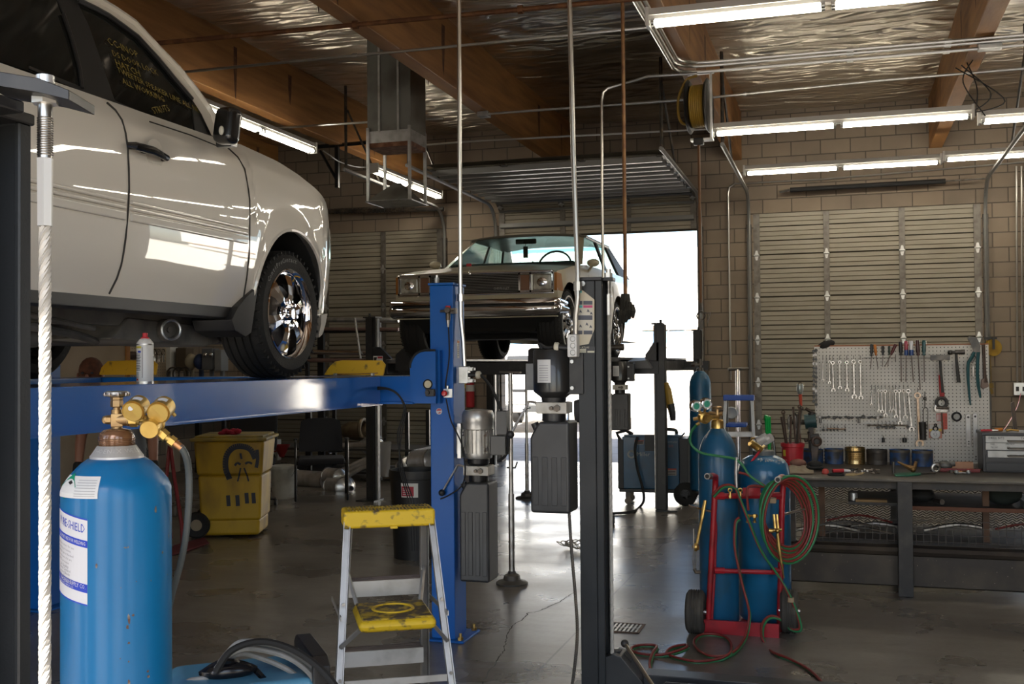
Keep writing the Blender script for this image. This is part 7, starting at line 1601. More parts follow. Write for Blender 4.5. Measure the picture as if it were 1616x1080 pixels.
for k,(ya,yb_,ins)in enumerate(((700,742,.0),(745,790,.0),(797,840,.012))):
 zt_,zb_=at(1560,520+ya/4.155,Y=7.985).z,at(1560,520+yb_/4.155,Y=7.985).z
 b=B();b.span((TX0+.018+ins,7.982,zb_),(TX1-.02,8.0,zt_),.002);d=b.build('drawer',drm,tcst)
 b=B();b.prism([(TX0+.15,7.981,zb_+.010),(TX0+.29,7.981,zb_+.010),(TX0+.28,7.972,zb_+.004),(TX0+.16,7.972,zb_+.004)],(0,0,.008));b.build('handle',darksteel,d)
 b=B();zz=(zt_+zb_)/2+.008
 if k==0:
  for s,x in(('DRILL BITS',.085),('TAPS',.26),('DIES',.37)):b.text(s,.021,(TX0+x,7.9805,zz),X1,Z1,'CENTER',.0005)
 elif k==1:
  for s,x,dz in(('SAE',.06,.006),('tap set',.07,-.012),('METRIC',.17,.008),('tap',.16,-.010),('DIES',.27,.006),('set',.29,-.008),('MISC',.37,.002)):b.text(s,.016,(TX0+x,7.9805,zz+dz),X1,Z1,'CENTER',.0005)
 else:b.strokes([[(0,0),(.03,.004),(.07,.002),(.12,.006)]],(TX0+.15,7.981,zz-.014),X1,Z1,.002)
 b.build('lettering',inkblack,d,fix=False)
for k in range(2):
 b=B();b.span((TX0+.018,7.988,BZ+.012+k*.058),(TX1-.02,8.0,BZ+.062+k*.058),.002);b.build('drawer',MATS['chest_black'],tcst)
def onc(x,dy):return V((TX0+x,8.08+dy,tz1+.006))
t=T('pliers','red handled pliers on top of the black tool chest','pliers',onc(.05,0));
for s in(-1,1):
 b=B();b.tube([onc(0,0)+Z1*.008,onc(.04,s*.012)+Z1*.010,onc(.075,0)+Z1*.010],.007,7);b.build('handle',inkred,t)
b=B();b.tube([onc(.07,0)+Z1*.01,onc(.11,0)+Z1*.01],[.010,.004],7);b.build('jaw',steel,t)
b=B();b.cyl(onc(.09,.02)+Z1*.012,onc(.14,.03)+Z1*.014,.012,n=8);one(b,'chisel',ho,'orange chisel grip on top of the black tool chest','chisel')
b=B();b.tube([onc(.16,0)+Z1*.008,onc(.19,.01)+Z1*.014,onc(.24,0)+Z1*.008],.007,6);one(b,'pliers',brass,'brass coloured pliers on top of the black tool chest','pliers')
b=B();b.cyl(onc(.33,0)+Z1*.014,onc(.39,0)+Z1*.014,.013,n=12);one(b,'air_fitting',chrome,'bright air fitting on top of the black tool chest','fitting')
b=B();b.prism([at(x,y,Y=8.5)for x,y in((1596,636),(1601,634),(1613,740),(1606,740))],(0,.04,0),.003);one(b,'wood_stake',M('stake_brown',(.09,.065,.05),.7),'dark wooden stake leaning behind the black tool chest','stake')
b=B();b.tube(spline([at(1583,680,Y=8.6),at(1595,662,Y=9.5),at(1606,640,Y=12),at(1611,621,Y=15.7)],5),.004,6);one(b,'extension_lead',M('cord_red',(.50,.05,.04),.5),'red cord rising from the tool chest to the outlet box on the wall','cord')
b=B();p=at(1347,792,Y=7.75);b.lathe([(.026,0),(.026,.05),(.022,.052)],V((p.x,7.75,.565)),n=16);one(b,'small_tin',galv,'small pale tin on the left shelf inside the bench','can')
b=B();p0_,p1_=at(1350,799,Y=7.7),at(1400,798,Y=7.7);b.span((p0_.x,7.66,.565),(p1_.x,7.74,.582),.003);one(b,'wood_strip',M('strip_wood',(.28,.17,.07),.7),'light wooden strip on the left shelf inside the bench','board')
b=B();p=at(1455,785,Y=7.8);b.ball(V((p.x,7.85,.60)),.07,(1.3,.9,.7));b.m(1).cyl(V((p.x+.08,7.78,.575)),V((p.x+.12,7.70,.575)),.018,n=10);one(b,'axle_joint',[rubber,steel],'dark rubber axle joint on the right shelf inside the bench','part')
b=B();x=at(1590,780,Y=7.8).x;b.ball((x-.02,7.85,.62),.10,(1.2,.8,.7));one(b,'canvas_bag',M('bag_green_black',(.018,.024,.020),.9),'dark canvas bag on the right shelf inside the bench','bag')
b=B();x=at(1614,795,Y=7.7).x;b.span((x,7.65,.556),(x+.15,7.8,.60));b.m(1).span((x,7.645,.556),(x+.15,7.655,.60));one(b,'pale_box',[M('box_grey2',(.2,.2,.2),.6),M('box_green',(.22,.30,.12),.6)],'small box with a pale green side at the right edge of the bench shelf','box')
rr=random.Random(31)
for k in range(9):
 x=rr.uniform(-.15,1.5);y=rr.uniform(7.65,8.3);z=rr.uniform(.33,.40);b=B();a=rr.uniform(-.4,.4);b.tube(spline([(x-.22,y,z-.01),(x,y+.05,z+.03),(x+.22,y+a*.2,z)],4),.008+.006*(k%3==0),7);one(b,'scrap_rod',(steel,darksteel,MATS['hose_red'])[k%3],'bent scrap rod stored in the cage low inside the bench','rod','scrap rods in the bench cage')
b=B();b.span((-.22,7.6,.3),(1.6,8.4,.318));b.build('cage_floor',bdark,bn)
t=T('door_pulley','yellow door hoist wheel with hanging rope on the block wall beyond the tool board','pulley',at(1568,560,Y=15.72))
yw=M('wheel_yellow',(.42,.26,.03),.5,col2=(.28,.16,.02),ns=6)
b=B();c=at(1567,549,Y=15.7);b.lathe([(0,-.02),(.11,-.02),(.115,-.01),(.10,0),(.115,.01),(.11,.02),(0,.02)],c,(.25,-1,0),30);b.cyl(at(1557,549,Y=15.72),at(1559,549,Y=15.72),.10,n=24);b.build('wheel',yw,t)
b=B();b.box(at(1568,542,Y=15.64),(.03,.02,.16));b.box(at(1563,534,Y=15.66),(.16,.03,.03));b.build('strap',blackplastic,t)
b=B();b.tube([at(1563,560,Y=15.66),at(1564,605,Y=15.66)],.007,6);b.tube([at(1564,605,Y=15.66),at(1564.5,613,Y=15.66)],.03,8);b.tube([at(1564,614,Y=15.66),at(1566,622,Y=15.66)],.02,6);b.build('rope',M('rope_yellow',(.25,.16,.04),.7),t)
# LEFT BAY, BEHIND AND UNDER THE BLUE LIFT
bc=at(345,848,zc=9.5);byl=M('bin_yellow',(.46,.29,.015),.5,col2=(.16,.09,.02),ns=3.5,lo=.45,hi=.75,stretch=(1,1,.5))
bin_=T('wheeled_bin','dirty yellow wheeled bin with a dark sprayed face on its front','bin',(bc.x+.02,bc.y+.25,0),local=True,rz=R(20))
def taper(b,z0,z1,w0,w1,d0,d1,bev=.03):
 vs=[b.v((sx*w/2,sy*d/2,z))for z,w,d in((z0,w0,d0),(z1,w1,d1))for sx,sy in((-1,-1),(1,-1),(1,1),(-1,1))]
 fs=[b._f([vs[i]for i in f])for f in((3,2,1,0),(4,5,6,7),(0,1,5,4),(1,2,6,5),(2,3,7,6),(3,0,4,7))]
 b.bevel(fs,bev,3)
b=B();taper(b,.02,.17,.50,.51,.46,.47);taper(b,.15,.56,.53,.56,.49,.52);taper(b,.55,.86,.57,.62,.54,.60);bd=b.build('body',byl,bin_)
b=B();b.span((-.335,-.325,.855),(.335,.33,.885),.012);b.span((-.30,-.29,.88),(.30,.29,.905),.014);b.build('lid',M('lid_yellow',(.34,.24,.03),.6,col2=(.08,.07,.05),ns=4,lo=.4,hi=.7),bin_)
for s in(-1,1):
 b=B();c=V((-.29,s*.22-.02,.12));b.lathe([(.05,-.025),(.10,-.03),(.115,-.02),(.115,.02),(.10,.03),(.05,.025)],c,Y1,24,caps=False);w=b.build('wheel',rubber,bin_)
 b=B();b.cyl(c-Y1*.02,c+Y1*.02,.055,n=18);b.build('hub',M('hub_tan',(.28,.22,.14),.5),w)
spr=M('spray_dark',(.025,.03,.045),.6)
def fp_(x,z):
 y=-interp([(.02,.23),(.17,.235),(.171,.245),(.56,.26),(.561,.27),(.86,.30)],z)-.004;return(x,y,z)
def spray(pts,w):
 b=B();P=spline([V((x,0,z))for x,z in pts],5)
 for p,r_ in zip(P,P[1:]):
  d=(r_-p).normalized();n_=V((-d.z,0,d.x))*w/2
  b.face([fp_(*(p-n_).xz),fp_(*(r_-n_).xz),fp_(*(r_+n_).xz),fp_(*(p+n_).xz)])
 b.build('sprayed_mark',spr,bd,fix=False)
spray([(.0,.52),(-.03,.62),(-.02,.73),(.04,.80),(.12,.81),(.19,.78),(.23,.70)],.05)
spray([(.245,.78),(.25,.70),(.235,.62)],.03);spray([(.05,.64),(.07,.665),(.10,.65)],.02);spray([(.14,.655),(.17,.67),(.20,.655)],.02);spray([(.10,.62),(.085,.56),(.07,.50)],.014);spray([(.13,.62),(.15,.56),(.165,.50)],.014);spray([(.10,.75),(.11,.70)],.018)
for q_ in((-.03,.33),(.05,.33),(.13,.35),(.19,.35)):spray([(q_[0],q_[1]),(q_[0]+.035,q_[1]+.002)],.095)
b=B()
for k in range(9):b.ball((bc.x+.02-.06+.02*k,bc.y+.12+.03*(k%2),.915+.012*(k%3)),.035,(1.1,.9,.6),8)
one(b,'rag',M('rag_crimson',(.36,.02,.05),.9),'crumpled crimson rag on the lid of the yellow bin','rag')
def sled_chair(c,rz,label,back=True):
 t=T('chair',label,'chair',c,local=True,rz=rz)
 fab=M('chair_fabric',(.022,.022,.026),.9,bump=.2,bs=150);fr=M('chair_frame',(.03,.03,.03),.28,.5)
 b=B();b.box((0,0,.44),(.52,.50,.075),None,.03,3);b.build('seat',fab,t)
 b=B();
 def bk(u,v):x=(u-.5)*2;return V((.25*x*(1-.10*v*v),.26+.10*v-.03*(1-x*x),.52+.38*v*(1-.10*abs(x)**4)))
 b.grid(bk,10,8);b.grid(lambda u,v:bk(u,v)+V((0,.05,0)),10,8,True)
 for u in(0,1):b.grid(lambda s_,v:bk(u,v)+V((0,.05*s_,0)),1,8,u==1)
 for v in(0,1):b.grid(lambda u,s_:bk(u,v)+V((0,.05*s_,0)),10,1,v==0)
 b.build('backrest',fab,t)
 for s in(-1,1):
  x=s*.285;b=B();b.tube([(x,-.24,.015),(x,-.27,.05),(x,-.24,.58),(x,-.20,.655),(x,-.13,.675),(x,.18,.66),(x,.235,.62),(x,.25,.30),(x,.27,.05),(x,.24,.015),(x,-.24,.015)],.0125,8,caps=False);sf=b.build('side_frame',fr,t)
  b=B();b.box((x,.02,.678),(.045,.30,.022),(R(-3),0,0),.008);b.build('armrest',blackplastic,sf)
 b=B();b.tube([(-.285,-.05,.40),(.285,-.05,.40)],.012,8);b.tube([(-.285,.15,.40),(.285,.15,.40)],.012,8);b.build('seat_rail',fr,t)
 return t
cpos=at(487,792,Z=0)
sled_chair((cpos.x+.03,cpos.y+.25,0),R(28),'black cushioned chair with sled legs under the blue lift runway')
oc=at(398,760,zc=11.6)
t=T('office_chair','dark swivel office chair half hidden behind the yellow bin','chair',(oc.x-.05,oc.y,0),local=True,rz=R(15))
fb=M('chair_fabric',(.022,.022,.026),.9)
b=B();b.box((0,0,.47),(.50,.48,.09),None,.035,3);b.build('seat',fb,t)
b=B();b.box((0,.24,.90),(.52,.09,.62),(R(-8),0,0),.04,4);b.build('backrest',fb,t)
b=B();b.cyl((0,0,.1),(0,0,.45),.028,n=12);b.build('column',darksteel,t)
for k in range(5):
 a=2*PI*k/5+.3;e=V((math.cos(a)*.29,math.sin(a)*.29,.07));b=B();b.tube([(0,0,.12),e],[.025,.016],8);lg=b.build('leg',blackplastic,t)
 b=B();b.cyl(e+V((-.012,0,-.035)),e+V((.012,0,-.035)),.034,n=14);b.build('caster',blackplastic,lg)
def pail(name,p,r0,r1,h,mt,label,cat='bucket',handle=True,inner=inkblack):
 t=T(name,label,cat,(p.x,p.y,0),local=True)
 b=B();b.lathe([(r0,0),(lerp(r0,r1,.9),h*.9),(r1*1.03,h*.905),(r1*1.04,h*.94),(r1*1.02,h),(r1*.97,h),(r0*.96,.02),(0,.02)],n=36);b.build('shell',mt,t)
 if handle:
  b=B();b.tube([(r1*1.04*math.cos(a),r1*1.04*math.sin(a)*.35-.02,h*.85-.12*abs(math.sin(a)))for a in[PI+PI*i/12 for i in range(13)]],.003,5);b.build('handle',steel,t)
 return t
pail('bucket',at(437,789,Z=0)+V((0,.15,0)),.125,.147,.375,M('bucket_white',(.66,.64,.56),.5,col2=(.50,.47,.40),ns=6),'off-white plastic bucket on the floor beside the sled-legged chair')
bb=at(645,885,Z=0)+V((0,.18,0));tt=pail('trash_barrel',bb,.185,.215,.69,M('barrel_plastic',(.012,.012,.013),.45),'black plastic barrel with a red and white label behind the blue lift post','barrel',False)
b=B();n=6;am=math.atan2(-bb.y,-bb.x)-R(6)
def barp(a,z,e=.0015):r_=lerp(.185,.215,z/.62)+e;return(math.cos(a)*r_,math.sin(a)*r_,z)
def bpatch(a0,a1,z0,z1,e=.0015):
 for i in range(6):A,Bq=lerp(a0,a1,i/6),lerp(a0,a1,(i+1)/6);b.face([barp(A,z0,e),barp(Bq,z0,e),barp(Bq,z1,e),barp(A,z1,e)])
bpatch(am-R(29),am+R(8),.49,.60);lb=b.build('label',paper,tt,fix=False);lb.location=lb.location
b=B();bpatch(am-R(28),am-R(1),.50,.575,.0025);b.build('label_print',M('label_red',(.42,.02,.04),.5),lb,fix=False)
b=B()
for k in range(4):bpatch(am-R(25),am-R(9),.512+k*.014,.516+k*.014,.0035)
b.build('label_text',paper,lb,fix=False)
rk=T('storage_rack','dark steel tube rack with bare horizontal bars in front of the closed door at left','rack',(-6.9,14.2,0))
for x in(at(508,600,Y=14).x,at(533,600,Y=14.6).x,at(624,600,Y=14.6).x,at(514,600,Y=14.6).x):
 b=B();b.span((x-.025,14.0,0),(x+.025,14.05,2.15));b.build('upright',black,rk)
for z,r_,mt in((2.16,.035,galv),(2.03,.025,M('bar_pinkish',(.24,.15,.13),.5,.3)),(1.70,.038,chrome),(1.585,.032,MATS['bar_pinkish'])):
 b=B();b.cyl((-8.2,13.96,z+.03),(-5.95 if z>2 else-6.25,13.96,z-.02),r_,n=12);b.build('bar',mt,rk)
b=B();b.span((-7.35,14.02,1.98),(-6.0,14.06,2.03));b.span((-7.3,14.02,1.22),(-6.05,14.06,1.26));b.build('cross_rail',black,rk)
b=B();b.tube([at(560,502,Y=13.9),at(569,566,Y=13.9)],.015,6);b.build('hook_rod',steel,rk)
x0_=at(575,700,Y=11).x
b=B();
sh=T('exhaust_rack','low rack heaped with silver exhaust pipes behind the sled-legged chair','rack',(-6.4,13.3,0))
for z in(.42,.12):
 b=B();b.span((-8.2,12.9,z-.03),(-5.3,13.7,z));b.build('shelf',M('shelf_dark',(.05,.045,.04),.6),sh)
for x in(-8.1,-6.8,-5.4):
 for y in(12.93,13.66):
  b=B();b.span((x-.025,y-.02,0),(x+.025,y+.02,.9));b.build('upright',black,sh)
exh=M('exhaust_alum',(.75,.75,.76),.30,.85,col2=(.52,.51,.50),ns=6)
def muffler(c,d,L,r_,label):
 c,d=V(c),V(d).normalized();t=T('muffler',label,'muffler',c-Z1*r_,'silver exhaust parts heaped at left')
 b=B();b.lathe([(.03,-L/2-.12),(.03,-L/2-.02),(r_*.7,-L/2),(r_,-L/2+.03),(r_,L/2-.03),(r_*.7,L/2),(.03,L/2+.02),(.03,L/2+.12)],c,d,24,caps=False);b.build('can',exh,t)
 b=B();b.torus(c+d*(L/2-.03),d,r_*1.01,.008,24,6);b.torus(c-d*(L/2-.03),d,r_*1.01,.008,24,6);b.build('seam_ring',steel,t)
def zpt(x,y,Y):return at(x,y,Y=Y)
muffler(zpt(490,757,12.2),(1,-.25,0),.55,.11,'silver muffler lying low behind the legs of the sled chair')
muffler(zpt(527,752,12.0),(1,-.5,.02),.30,.10,'silver muffler behind the sled chair, right of the longer one')
muffler(zpt(535,768,11.9),(.9,-.6,0),.35,.13,'largest silver muffler end on the floor right of the sled chair')
muffler(zpt(560,705,13.2),(1,-.2,.1),.9,.06,'long thin silver exhaust pipe lying high on the low rack')
muffler(zpt(585,700,13.3),(.8,-.3,.2),.3,.10,'silver muffler end beside the black post on the low rack')
muffler(zpt(668,728,12.6),(.9,-.4,.1),.35,.14,'big silver muffler behind the black barrel')
muffler(zpt(640,735,12.9),(.5,-.6,.2),.25,.10,'silver muffler between the thin black hoses and the black barrel')
b=B();
for k in range(3):b.tube(spline([zpt(535+4*k,745+k*5,12.8),zpt(570,728+6*k,12.8),zpt(600,715+7*k,12.8)],5),.03,8)
one(b,'exhaust_pipe',exh,'bundle of slim silver pipes slanting across the low rack behind the black post','pipe')
b=B();b.tube(spline([zpt(412,745,13),zpt(413,700,13),zpt(411,682,13),zpt(402,676,13)],5),.06,12);one(b,'exhaust_elbow',exh,'bright upright silver elbow pipe behind the office chair','pipe')
b=B();c=zpt(432,710,13);b.box(c,(.17,.1,.28));b.m(1).box(c+V((-.03,-.052,.02)),(.05,.002,.05));b.m(2).cyl(c+V((.0,-.06,-.10)),c+V((0,.0,-.10)),.06,n=16);one(b,'parts_box',[M('box_pale',(.36,.36,.35),.6),MATS['sticker_yellow'],inkblack],'pale parts box with a dark round hole beside the elbow pipe','box')
b=B();c=zpt(445,712,12.9);b.lathe([(.03,-.08),(.04,-.06),(.11,.08),(.11,.085)],c,Z1,18,caps=False);b.torus(c+V((-.11,0,.04)),Y1,.05,.01,14,6);one(b,'funnel',M('funnel_red',(.28,.02,.02),.5),'red funnel beside the pale parts box at left','funnel')
b=B();
def drape(u,v):
 p=zpt(lerp(585,620,u),lerp(697,752,v),12.4);return p+V((0,-.05-.06*math.sin(7*u+2*v)*v,0))
b.grid(drape,16,8);one(b,'drop_cloth',M('cloth_silver',(.42,.41,.40),.6,.2),'pale silvery cloth draped over the rack right of the black post','cloth',fix=False)
b=B();c=zpt(565,680,13.4);b.ball(c,.17,(1.7,.8,.8),14);b.torus(c+V((.12,-.1,.04)),X1,.12,.03,14,8);one(b,'converter',M('converter_bronze',(.13,.095,.06),.45,.7,col2=(.22,.17,.10),ns=8),'bronze coloured catalytic converter on top of the exhaust heap','part')
PX=-9.66
p0_,p1_=at(126,543,X=PX),at(263,596,X=PX)
tb=T('pegboard','tan perforated tool board on the far left wall, seen under the white car','tool board',(PX,13,1.35))
b=B();b.span((PX-.02,p0_.y,1.34),(PX,p1_.y,1.86));b.build('panel',M('peg_tan',(.42,.34,.25),.7,col2=(.32,.26,.19),ns=2),tb)
b=B()
for i in range(34):
 for j in range(11):y=lerp(p0_.y+.04,p1_.y-.04,i/33);z=1.38+j*.044;b.face([(PX+.001,y-.006,z-.006),(PX+.001,y+.006,z-.006),(PX+.001,y+.006,z+.006),(PX+.001,y-.006,z+.006)])
o=b.build('holes',inkblack,tb,fix=False);o['kind']='stuff'
for k,px_ in enumerate((140,160,175,188,200)):
 b=B();a=at(px_,560,X=PX+.05);b.tube([a,a+V((0,.28,-.01))],.05,8);one(b,'hanging_tool',M('tool_brown',(.07,.045,.035),.7),'dark brown tool in the row hung on the tan board under the white car','tool','dark tools on the tan board')
for k,px_ in enumerate((243,250,257)):
 b=B();a=at(px_,556,X=PX+.04);b.torus(a,X1,.045,.010,14,6);b.tube([a-Z1*.04,a-Z1*.15],.02,8);one(b,'hanging_wrench',chrome,'bright tool hanging at the right end of the tan board under the white car','tool','bright tools on the tan board')
lbn=T('side_bench','dark cluttered bench along the far left wall, seen under the white car','bench',(-9.2,13.5,0))
b=B();b.span((-9.66,11.6,1.22),(-8.9,15.8,1.27));b.build('top',M('bench_brown',(.10,.07,.05),.7),lbn)
for y in(11.7,13.6,15.6):
 b=B();b.span((-9.0,y,0),(-8.93,y+.07,1.22));b.build('leg',black,lbn)
def lump(px0,px1,py0,py1,mt,name,label,cat,rnd=False):
 a,c=at(px0,py1,Y=13.9),at(px1,py0,Y=13.9);b=B()
 if rnd:b.ball(((a.x+c.x)/2,13.95,(a.z+c.z)/2),1,((c.x-a.x)/2,.12,(c.z-a.z)/2),16)
 else:b.box(((a.x+c.x)/2,13.95,(a.z+c.z)/2),(c.x-a.x,.2,c.z-a.z),None,.015)
 b.box(((a.x+c.x)/2,13.98,(a.z+1.2)/2),(.05,.05,max(.02,a.z-1.2)))
 return one(b,name,mt,label,cat)
lump(264,272,545,585,white,'paper_roll','narrow white roll right of the tan board under the white car','roll')
lump(280,297,549,586,M('box_brown',(.11,.085,.06),.7),'cardboard_box','brown box on the far bench under the white car, left of the grinder wheel','box')
lump(291,305,558,584,M('wheel_cream',(.36,.31,.22),.7),'buffing_wheel','pale round buffing wheel on the far bench under the white car','wheel',True)
lump(305,321,558,584,M('grinder_navy',(.03,.05,.13),.5),'grinder_head','navy blue round machine head on the far bench under the white car','grinder',True)
lump(321,338,550,584,M('machine_grey',(.16,.17,.19),.5),'machine','grey machine with bright knobs on the far bench by the front tyre','machine')
lump(341,352,552,586,M('machine_pale',(.28,.29,.30),.5),'machine_cover','pale grey cover right of the grey machine on the far bench','machine')
for x,y in((324,560),(333,560)):
 b=B();b.ball(at(x,y,Y=13.78),.035,n=10);one(b,'knob_light',chrome,'bright round fitting on the front of the grey machine on the far bench','fitting','bright fittings on the grey machine')
b=B();c=at(273,591,Y=13.5);
for k in range(3):b.torus(c+X1*.1*k,Y1,.10,.012,20,6)
one(b,'wire_coil',darksteel,'dark wire coils lying right of the spray can on the far bench','coil')
b=B();a=at(80,602,zc=5.6);
dz=at(292,860,Z=0)
t=T('dolly','red tube dolly leaning behind the gas cylinder, left of the yellow bin','dolly',dz)
b=B();b.tube([at(268,700,zc=9),at(276,760,zc=9),at(287,830,zc=9),at(288,858,zc=9)],.016,8);b.tube([at(268,700,zc=9.3),at(262,760,zc=9.3),at(270,850,zc=9.3)],.016,8);b.build('frame',M('dolly_red',(.22,.015,.02),.45),t)
b=B();b.box(at(275,806,zc=9.1),(.10,.1,.10),None,.02);b.build('motor',darksteel,t)
b=B();P=[at(x,y,Z=.004)for x,y in((262,880),(275,862),(322,850),(330,858),(290,872))];b.prism(P,(0,0,.008));one(b,'floor_mat',M('mat_maroon',(.13,.02,.025),.95),'small maroon mat on the floor by the wheel of the yellow bin','mat')
b=B();b.box(at(273,720,zc=9.6),(.09,.1,.28),None,.01);one(b,'white_jug',M('jug_white',(.55,.54,.50),.5),'white jug behind the grey hose, left of the yellow bin','jug')
b=B();c=at(742,618,Y=15.83);b.lathe([(.05,-.25),(.065,-.24),(.065,.10),(.05,.15),(.02,.17)],c,n=20);b.m(1).lathe([(.066,.0),(.066,.10)],c,n=20,caps=False);b.m(2).box(c+Z1*.22,(.06,.06,.10));b.m(3).box(c+V((-.05,0,.12)),(.09,.03,.14));one(b,'fire_extinguisher',[inkred,paper,blackplastic,MATS['sticker_yellow']],'red fire extinguisher with a yellow tag on the pier left of the open bay','fire extinguisher')
# PERSON behind the blue runway
def skin_mesh(name,joints,bones,mat,parent,sub=2):
 me=bpy.data.meshes.new('tmp');ks=list(joints);me.from_pydata([joints[k][0]for k in ks],[(ks.index(a),ks.index(c))for a,c in bones],[]);ob=bpy.data.objects.new('tmp',me);COL.objects.link(ob)
 md=ob.modifiers.new('s','SKIN');
 for i,k in enumerate(ks):
  sv=me.skin_vertices[0].data[i];r_=joints[k][1];sv.radius=r_ if isinstance(r_,tuple)else(r_,r_);sv.use_root=(i==0)
 sd_=ob.modifiers.new('d','SUBSURF');sd_.levels=sub;sd_.render_levels=sub
 dg=bpy.context.evaluated_depsgraph_get();dg.update();m2=bpy.data.meshes.new_from_object(ob.evaluated_get(dg));bpy.data.objects.remove(ob);bpy.data.meshes.remove(me)
 b=B();b.bm.from_mesh(m2);bpy.data.meshes.remove(m2)
 return b.build(name,mat,parent,sharp=180)
pf=at(197,735,zc=8.1);PXX,PYY=pf.x,pf.y
person=T('person','person in a grey sleeveless shirt and black gloves standing behind the blue runway','person',(PXX,PYY,0),local=True,rz=R(24))
skin_m=M('skin',(.30,.135,.085),.5,col2=(.24,.10,.06),ns=5);shirt=M('shirt_grey',(.14,.15,.16),.9);jeans=M('trousers_dark',(.03,.032,.04),.9);glv=M('glove_black',(.012,.012,.012),.8)
J={'pelvis':((0,0,.84),(.135,.10)),'waist':((0,-.02,.98),(.14,.10)),'chest':((-.03,-.07,1.17),(.165,.115)),'neck0':((-.09,-.15,1.31),.075),'neck':((-.13,-.20,1.37),.055),'head':((-.17,-.25,1.45),(.075,.09)),'crown':((-.19,-.27,1.53),(.055,.07)),'shL':((-.21,-.10,1.26),.065),'elL':((-.29,-.10,1.01),.043),'wrL':((-.29,-.16,.80),.030),'haL':((-.29,-.18,.73),(.024,.040)),'shR':((.15,-.10,1.27),.065),'elR':((.22,-.08,1.01),.045),'wrR':((.235,-.13,.80),.032),'haR':((.24,-.15,.73),(.024,.040)),'hipL':((-.09,0,.80),.095),'knL':((-.11,-.04,.45),.06),'anL':((-.12,.02,.09),.042),'toL':((-.13,-.13,.045),(.04,.035)),'hipR':((.09,0,.80),.095),'knR':((.11,-.03,.45),.06),'anR':((.12,.04,.09),.042),'toR':((.13,-.11,.045),(.04,.035))}
BN=[('pelvis','waist'),('waist','chest'),('chest','neck0'),('neck0','neck'),('neck','head'),('head','crown')]+[p for s in 'LR' for p in(('chest','sh'+s),('sh'+s,'el'+s),('el'+s,'wr'+s),('wr'+s,'ha'+s),('pelvis','hip'+s),('hip'+s,'kn'+s),('kn'+s,'an'+s),('an'+s,'to'+s))]
body_=skin_mesh('body',J,BN,skin_m,person,3)
def grow(keys,f=.016):return{k:(J[k][0],(J[k][1][0]+f,J[k][1][1]+f)if isinstance(J[k][1],tuple)else J[k][1]+f)for k in keys}
def garment(name,cond,off,mat):
 """cloth that follows the body: the part of its surface that lies under the garment, lifted off the skin"""
 me=body_.data;c0=WO[body_];b=B();mp={}
 for f in me.polygons:
  if not cond(f.center+c0):continue
  q=[]
  for i in f.vertices:
   if i not in mp:v=me.vertices[i];mp[i]=b.v(v.co+c0+v.normal*off)
   q.append(mp[i])
  b._f(q)
 return b.build(name,mat,person,fix=False,sharp=180)
garment('shirt',lambda c:.84<c.z<1.325 and-.215<c.x<.155 and not(c.z<1.15 and c.x>.15),.014,shirt)
garment('trousers',lambda c:.08<c.z<.90 and-.225<c.x<.195,.010,jeans)
for s in 'LR':
 K=grow(['anL' if s=='L' else 'anR','to'+s],.014);skin_mesh('shoe',K,[('an'+s,'to'+s)],glv,person)
 w,h=V(J['wr'+s][0]),V(J['ha'+s][0]);d=(h-w).normalized();sg=-1 if s=='L' else 1
 JJ={'w0':(tuple(w-d*.03),.046),'w':(tuple(w+d*.02),.042),'p':(tuple(h),(.036,.052)),'k':(tuple(h+d*.04),(.028,.050))};BB=[('w0','w'),('w','p'),('p','k')]
 for i in range(4):
  y=-.034+.0225*i;o=h+d*.045+V((0,y,0));L=(.060,.072,.076,.062)[i];JJ['a%d'%i]=(tuple(o),.0105);JJ['b%d'%i]=(tuple(o+d*L*.5+V((-sg*.010,0,0))),.0098);JJ['c%d'%i]=(tuple(o+d*L*.95+V((-sg*.032,0,0))),.0085);BB+=[('k','a%d'%i),('a%d'%i,'b%d'%i),('b%d'%i,'c%d'%i)]
 JJ['t0']=(tuple(h+V((0,-.045,.005))),.013);JJ['t1']=(tuple(h+d*.035+V((-sg*.012,-.07,0))),.0115);JJ['t2']=(tuple(h+d*.065+V((-sg*.022,-.075,0))),.0095);BB+=[('p','t0'),('t0','t1'),('t1','t2')]
 skin_mesh('glove',JJ,BB,glv,person)
b=B();hd=V((-.18,-.26,1.48));b.ball(hd+V((0,.02,.012)),.098,(.88,1.02,1.02),16);b.build('hair',M('hair_reddish',(.13,.045,.022),.8,col2=(.08,.03,.015),ns=30),person)
b=B();b.ball(hd+V((0,-.105,-.03)),.016,(.8,1.1,1.3),8);b.build('nose',skin_m,person)
for s in(-1,1):
 b=B();b.ball(hd+V((s*.088,-.005,-.03)),.028,(.35,.7,1),8);b.build('ear',skin_m,person)
 b=B();b.ball(hd+V((s*.033,-.092,-.005)),.011,(1.2,.5,.8),8);b.build('eye',inkblack,person)
# VEHICLE OUTSIDE THE OPEN BAY
pk=T('pickup_truck','white pickup truck parked outside the open bay, seen from behind','truck',(at(815,690,Z=0).x-.3,22.5,0),local=True,rz=R(6))
pw=M('truck_white',(.72,.72,.70),.35,coat=.6)
b=B();b.span((-.92,-.05,.62),(.92,5.0,1.12),.04);b.span((-.90,1.7,1.1),(.90,3.6,1.2),.02);b.build('body',pw,pk)
b=B();b.prism([(-.86,1.7,1.12),(-.74,1.95,1.78),(.74,1.95,1.78),(.86,1.7,1.12)],(0,1.5,0),.05);b.build('cab',pw,pk)
b=B();b.face([(-.70,1.75,1.22),(.70,1.75,1.22),(.62,1.9,1.70),(-.62,1.9,1.70)]);b.build('rear_window',glassd,pk)
b=B();b.span((-.93,-.10,.45),(.93,.05,.62),.02);b.build('bumper',chrome,pk)
b=B();b.span((-.80,-.07,.68),(.80,-.03,1.10),.015);tg=b.build('tailgate',pw,pk)
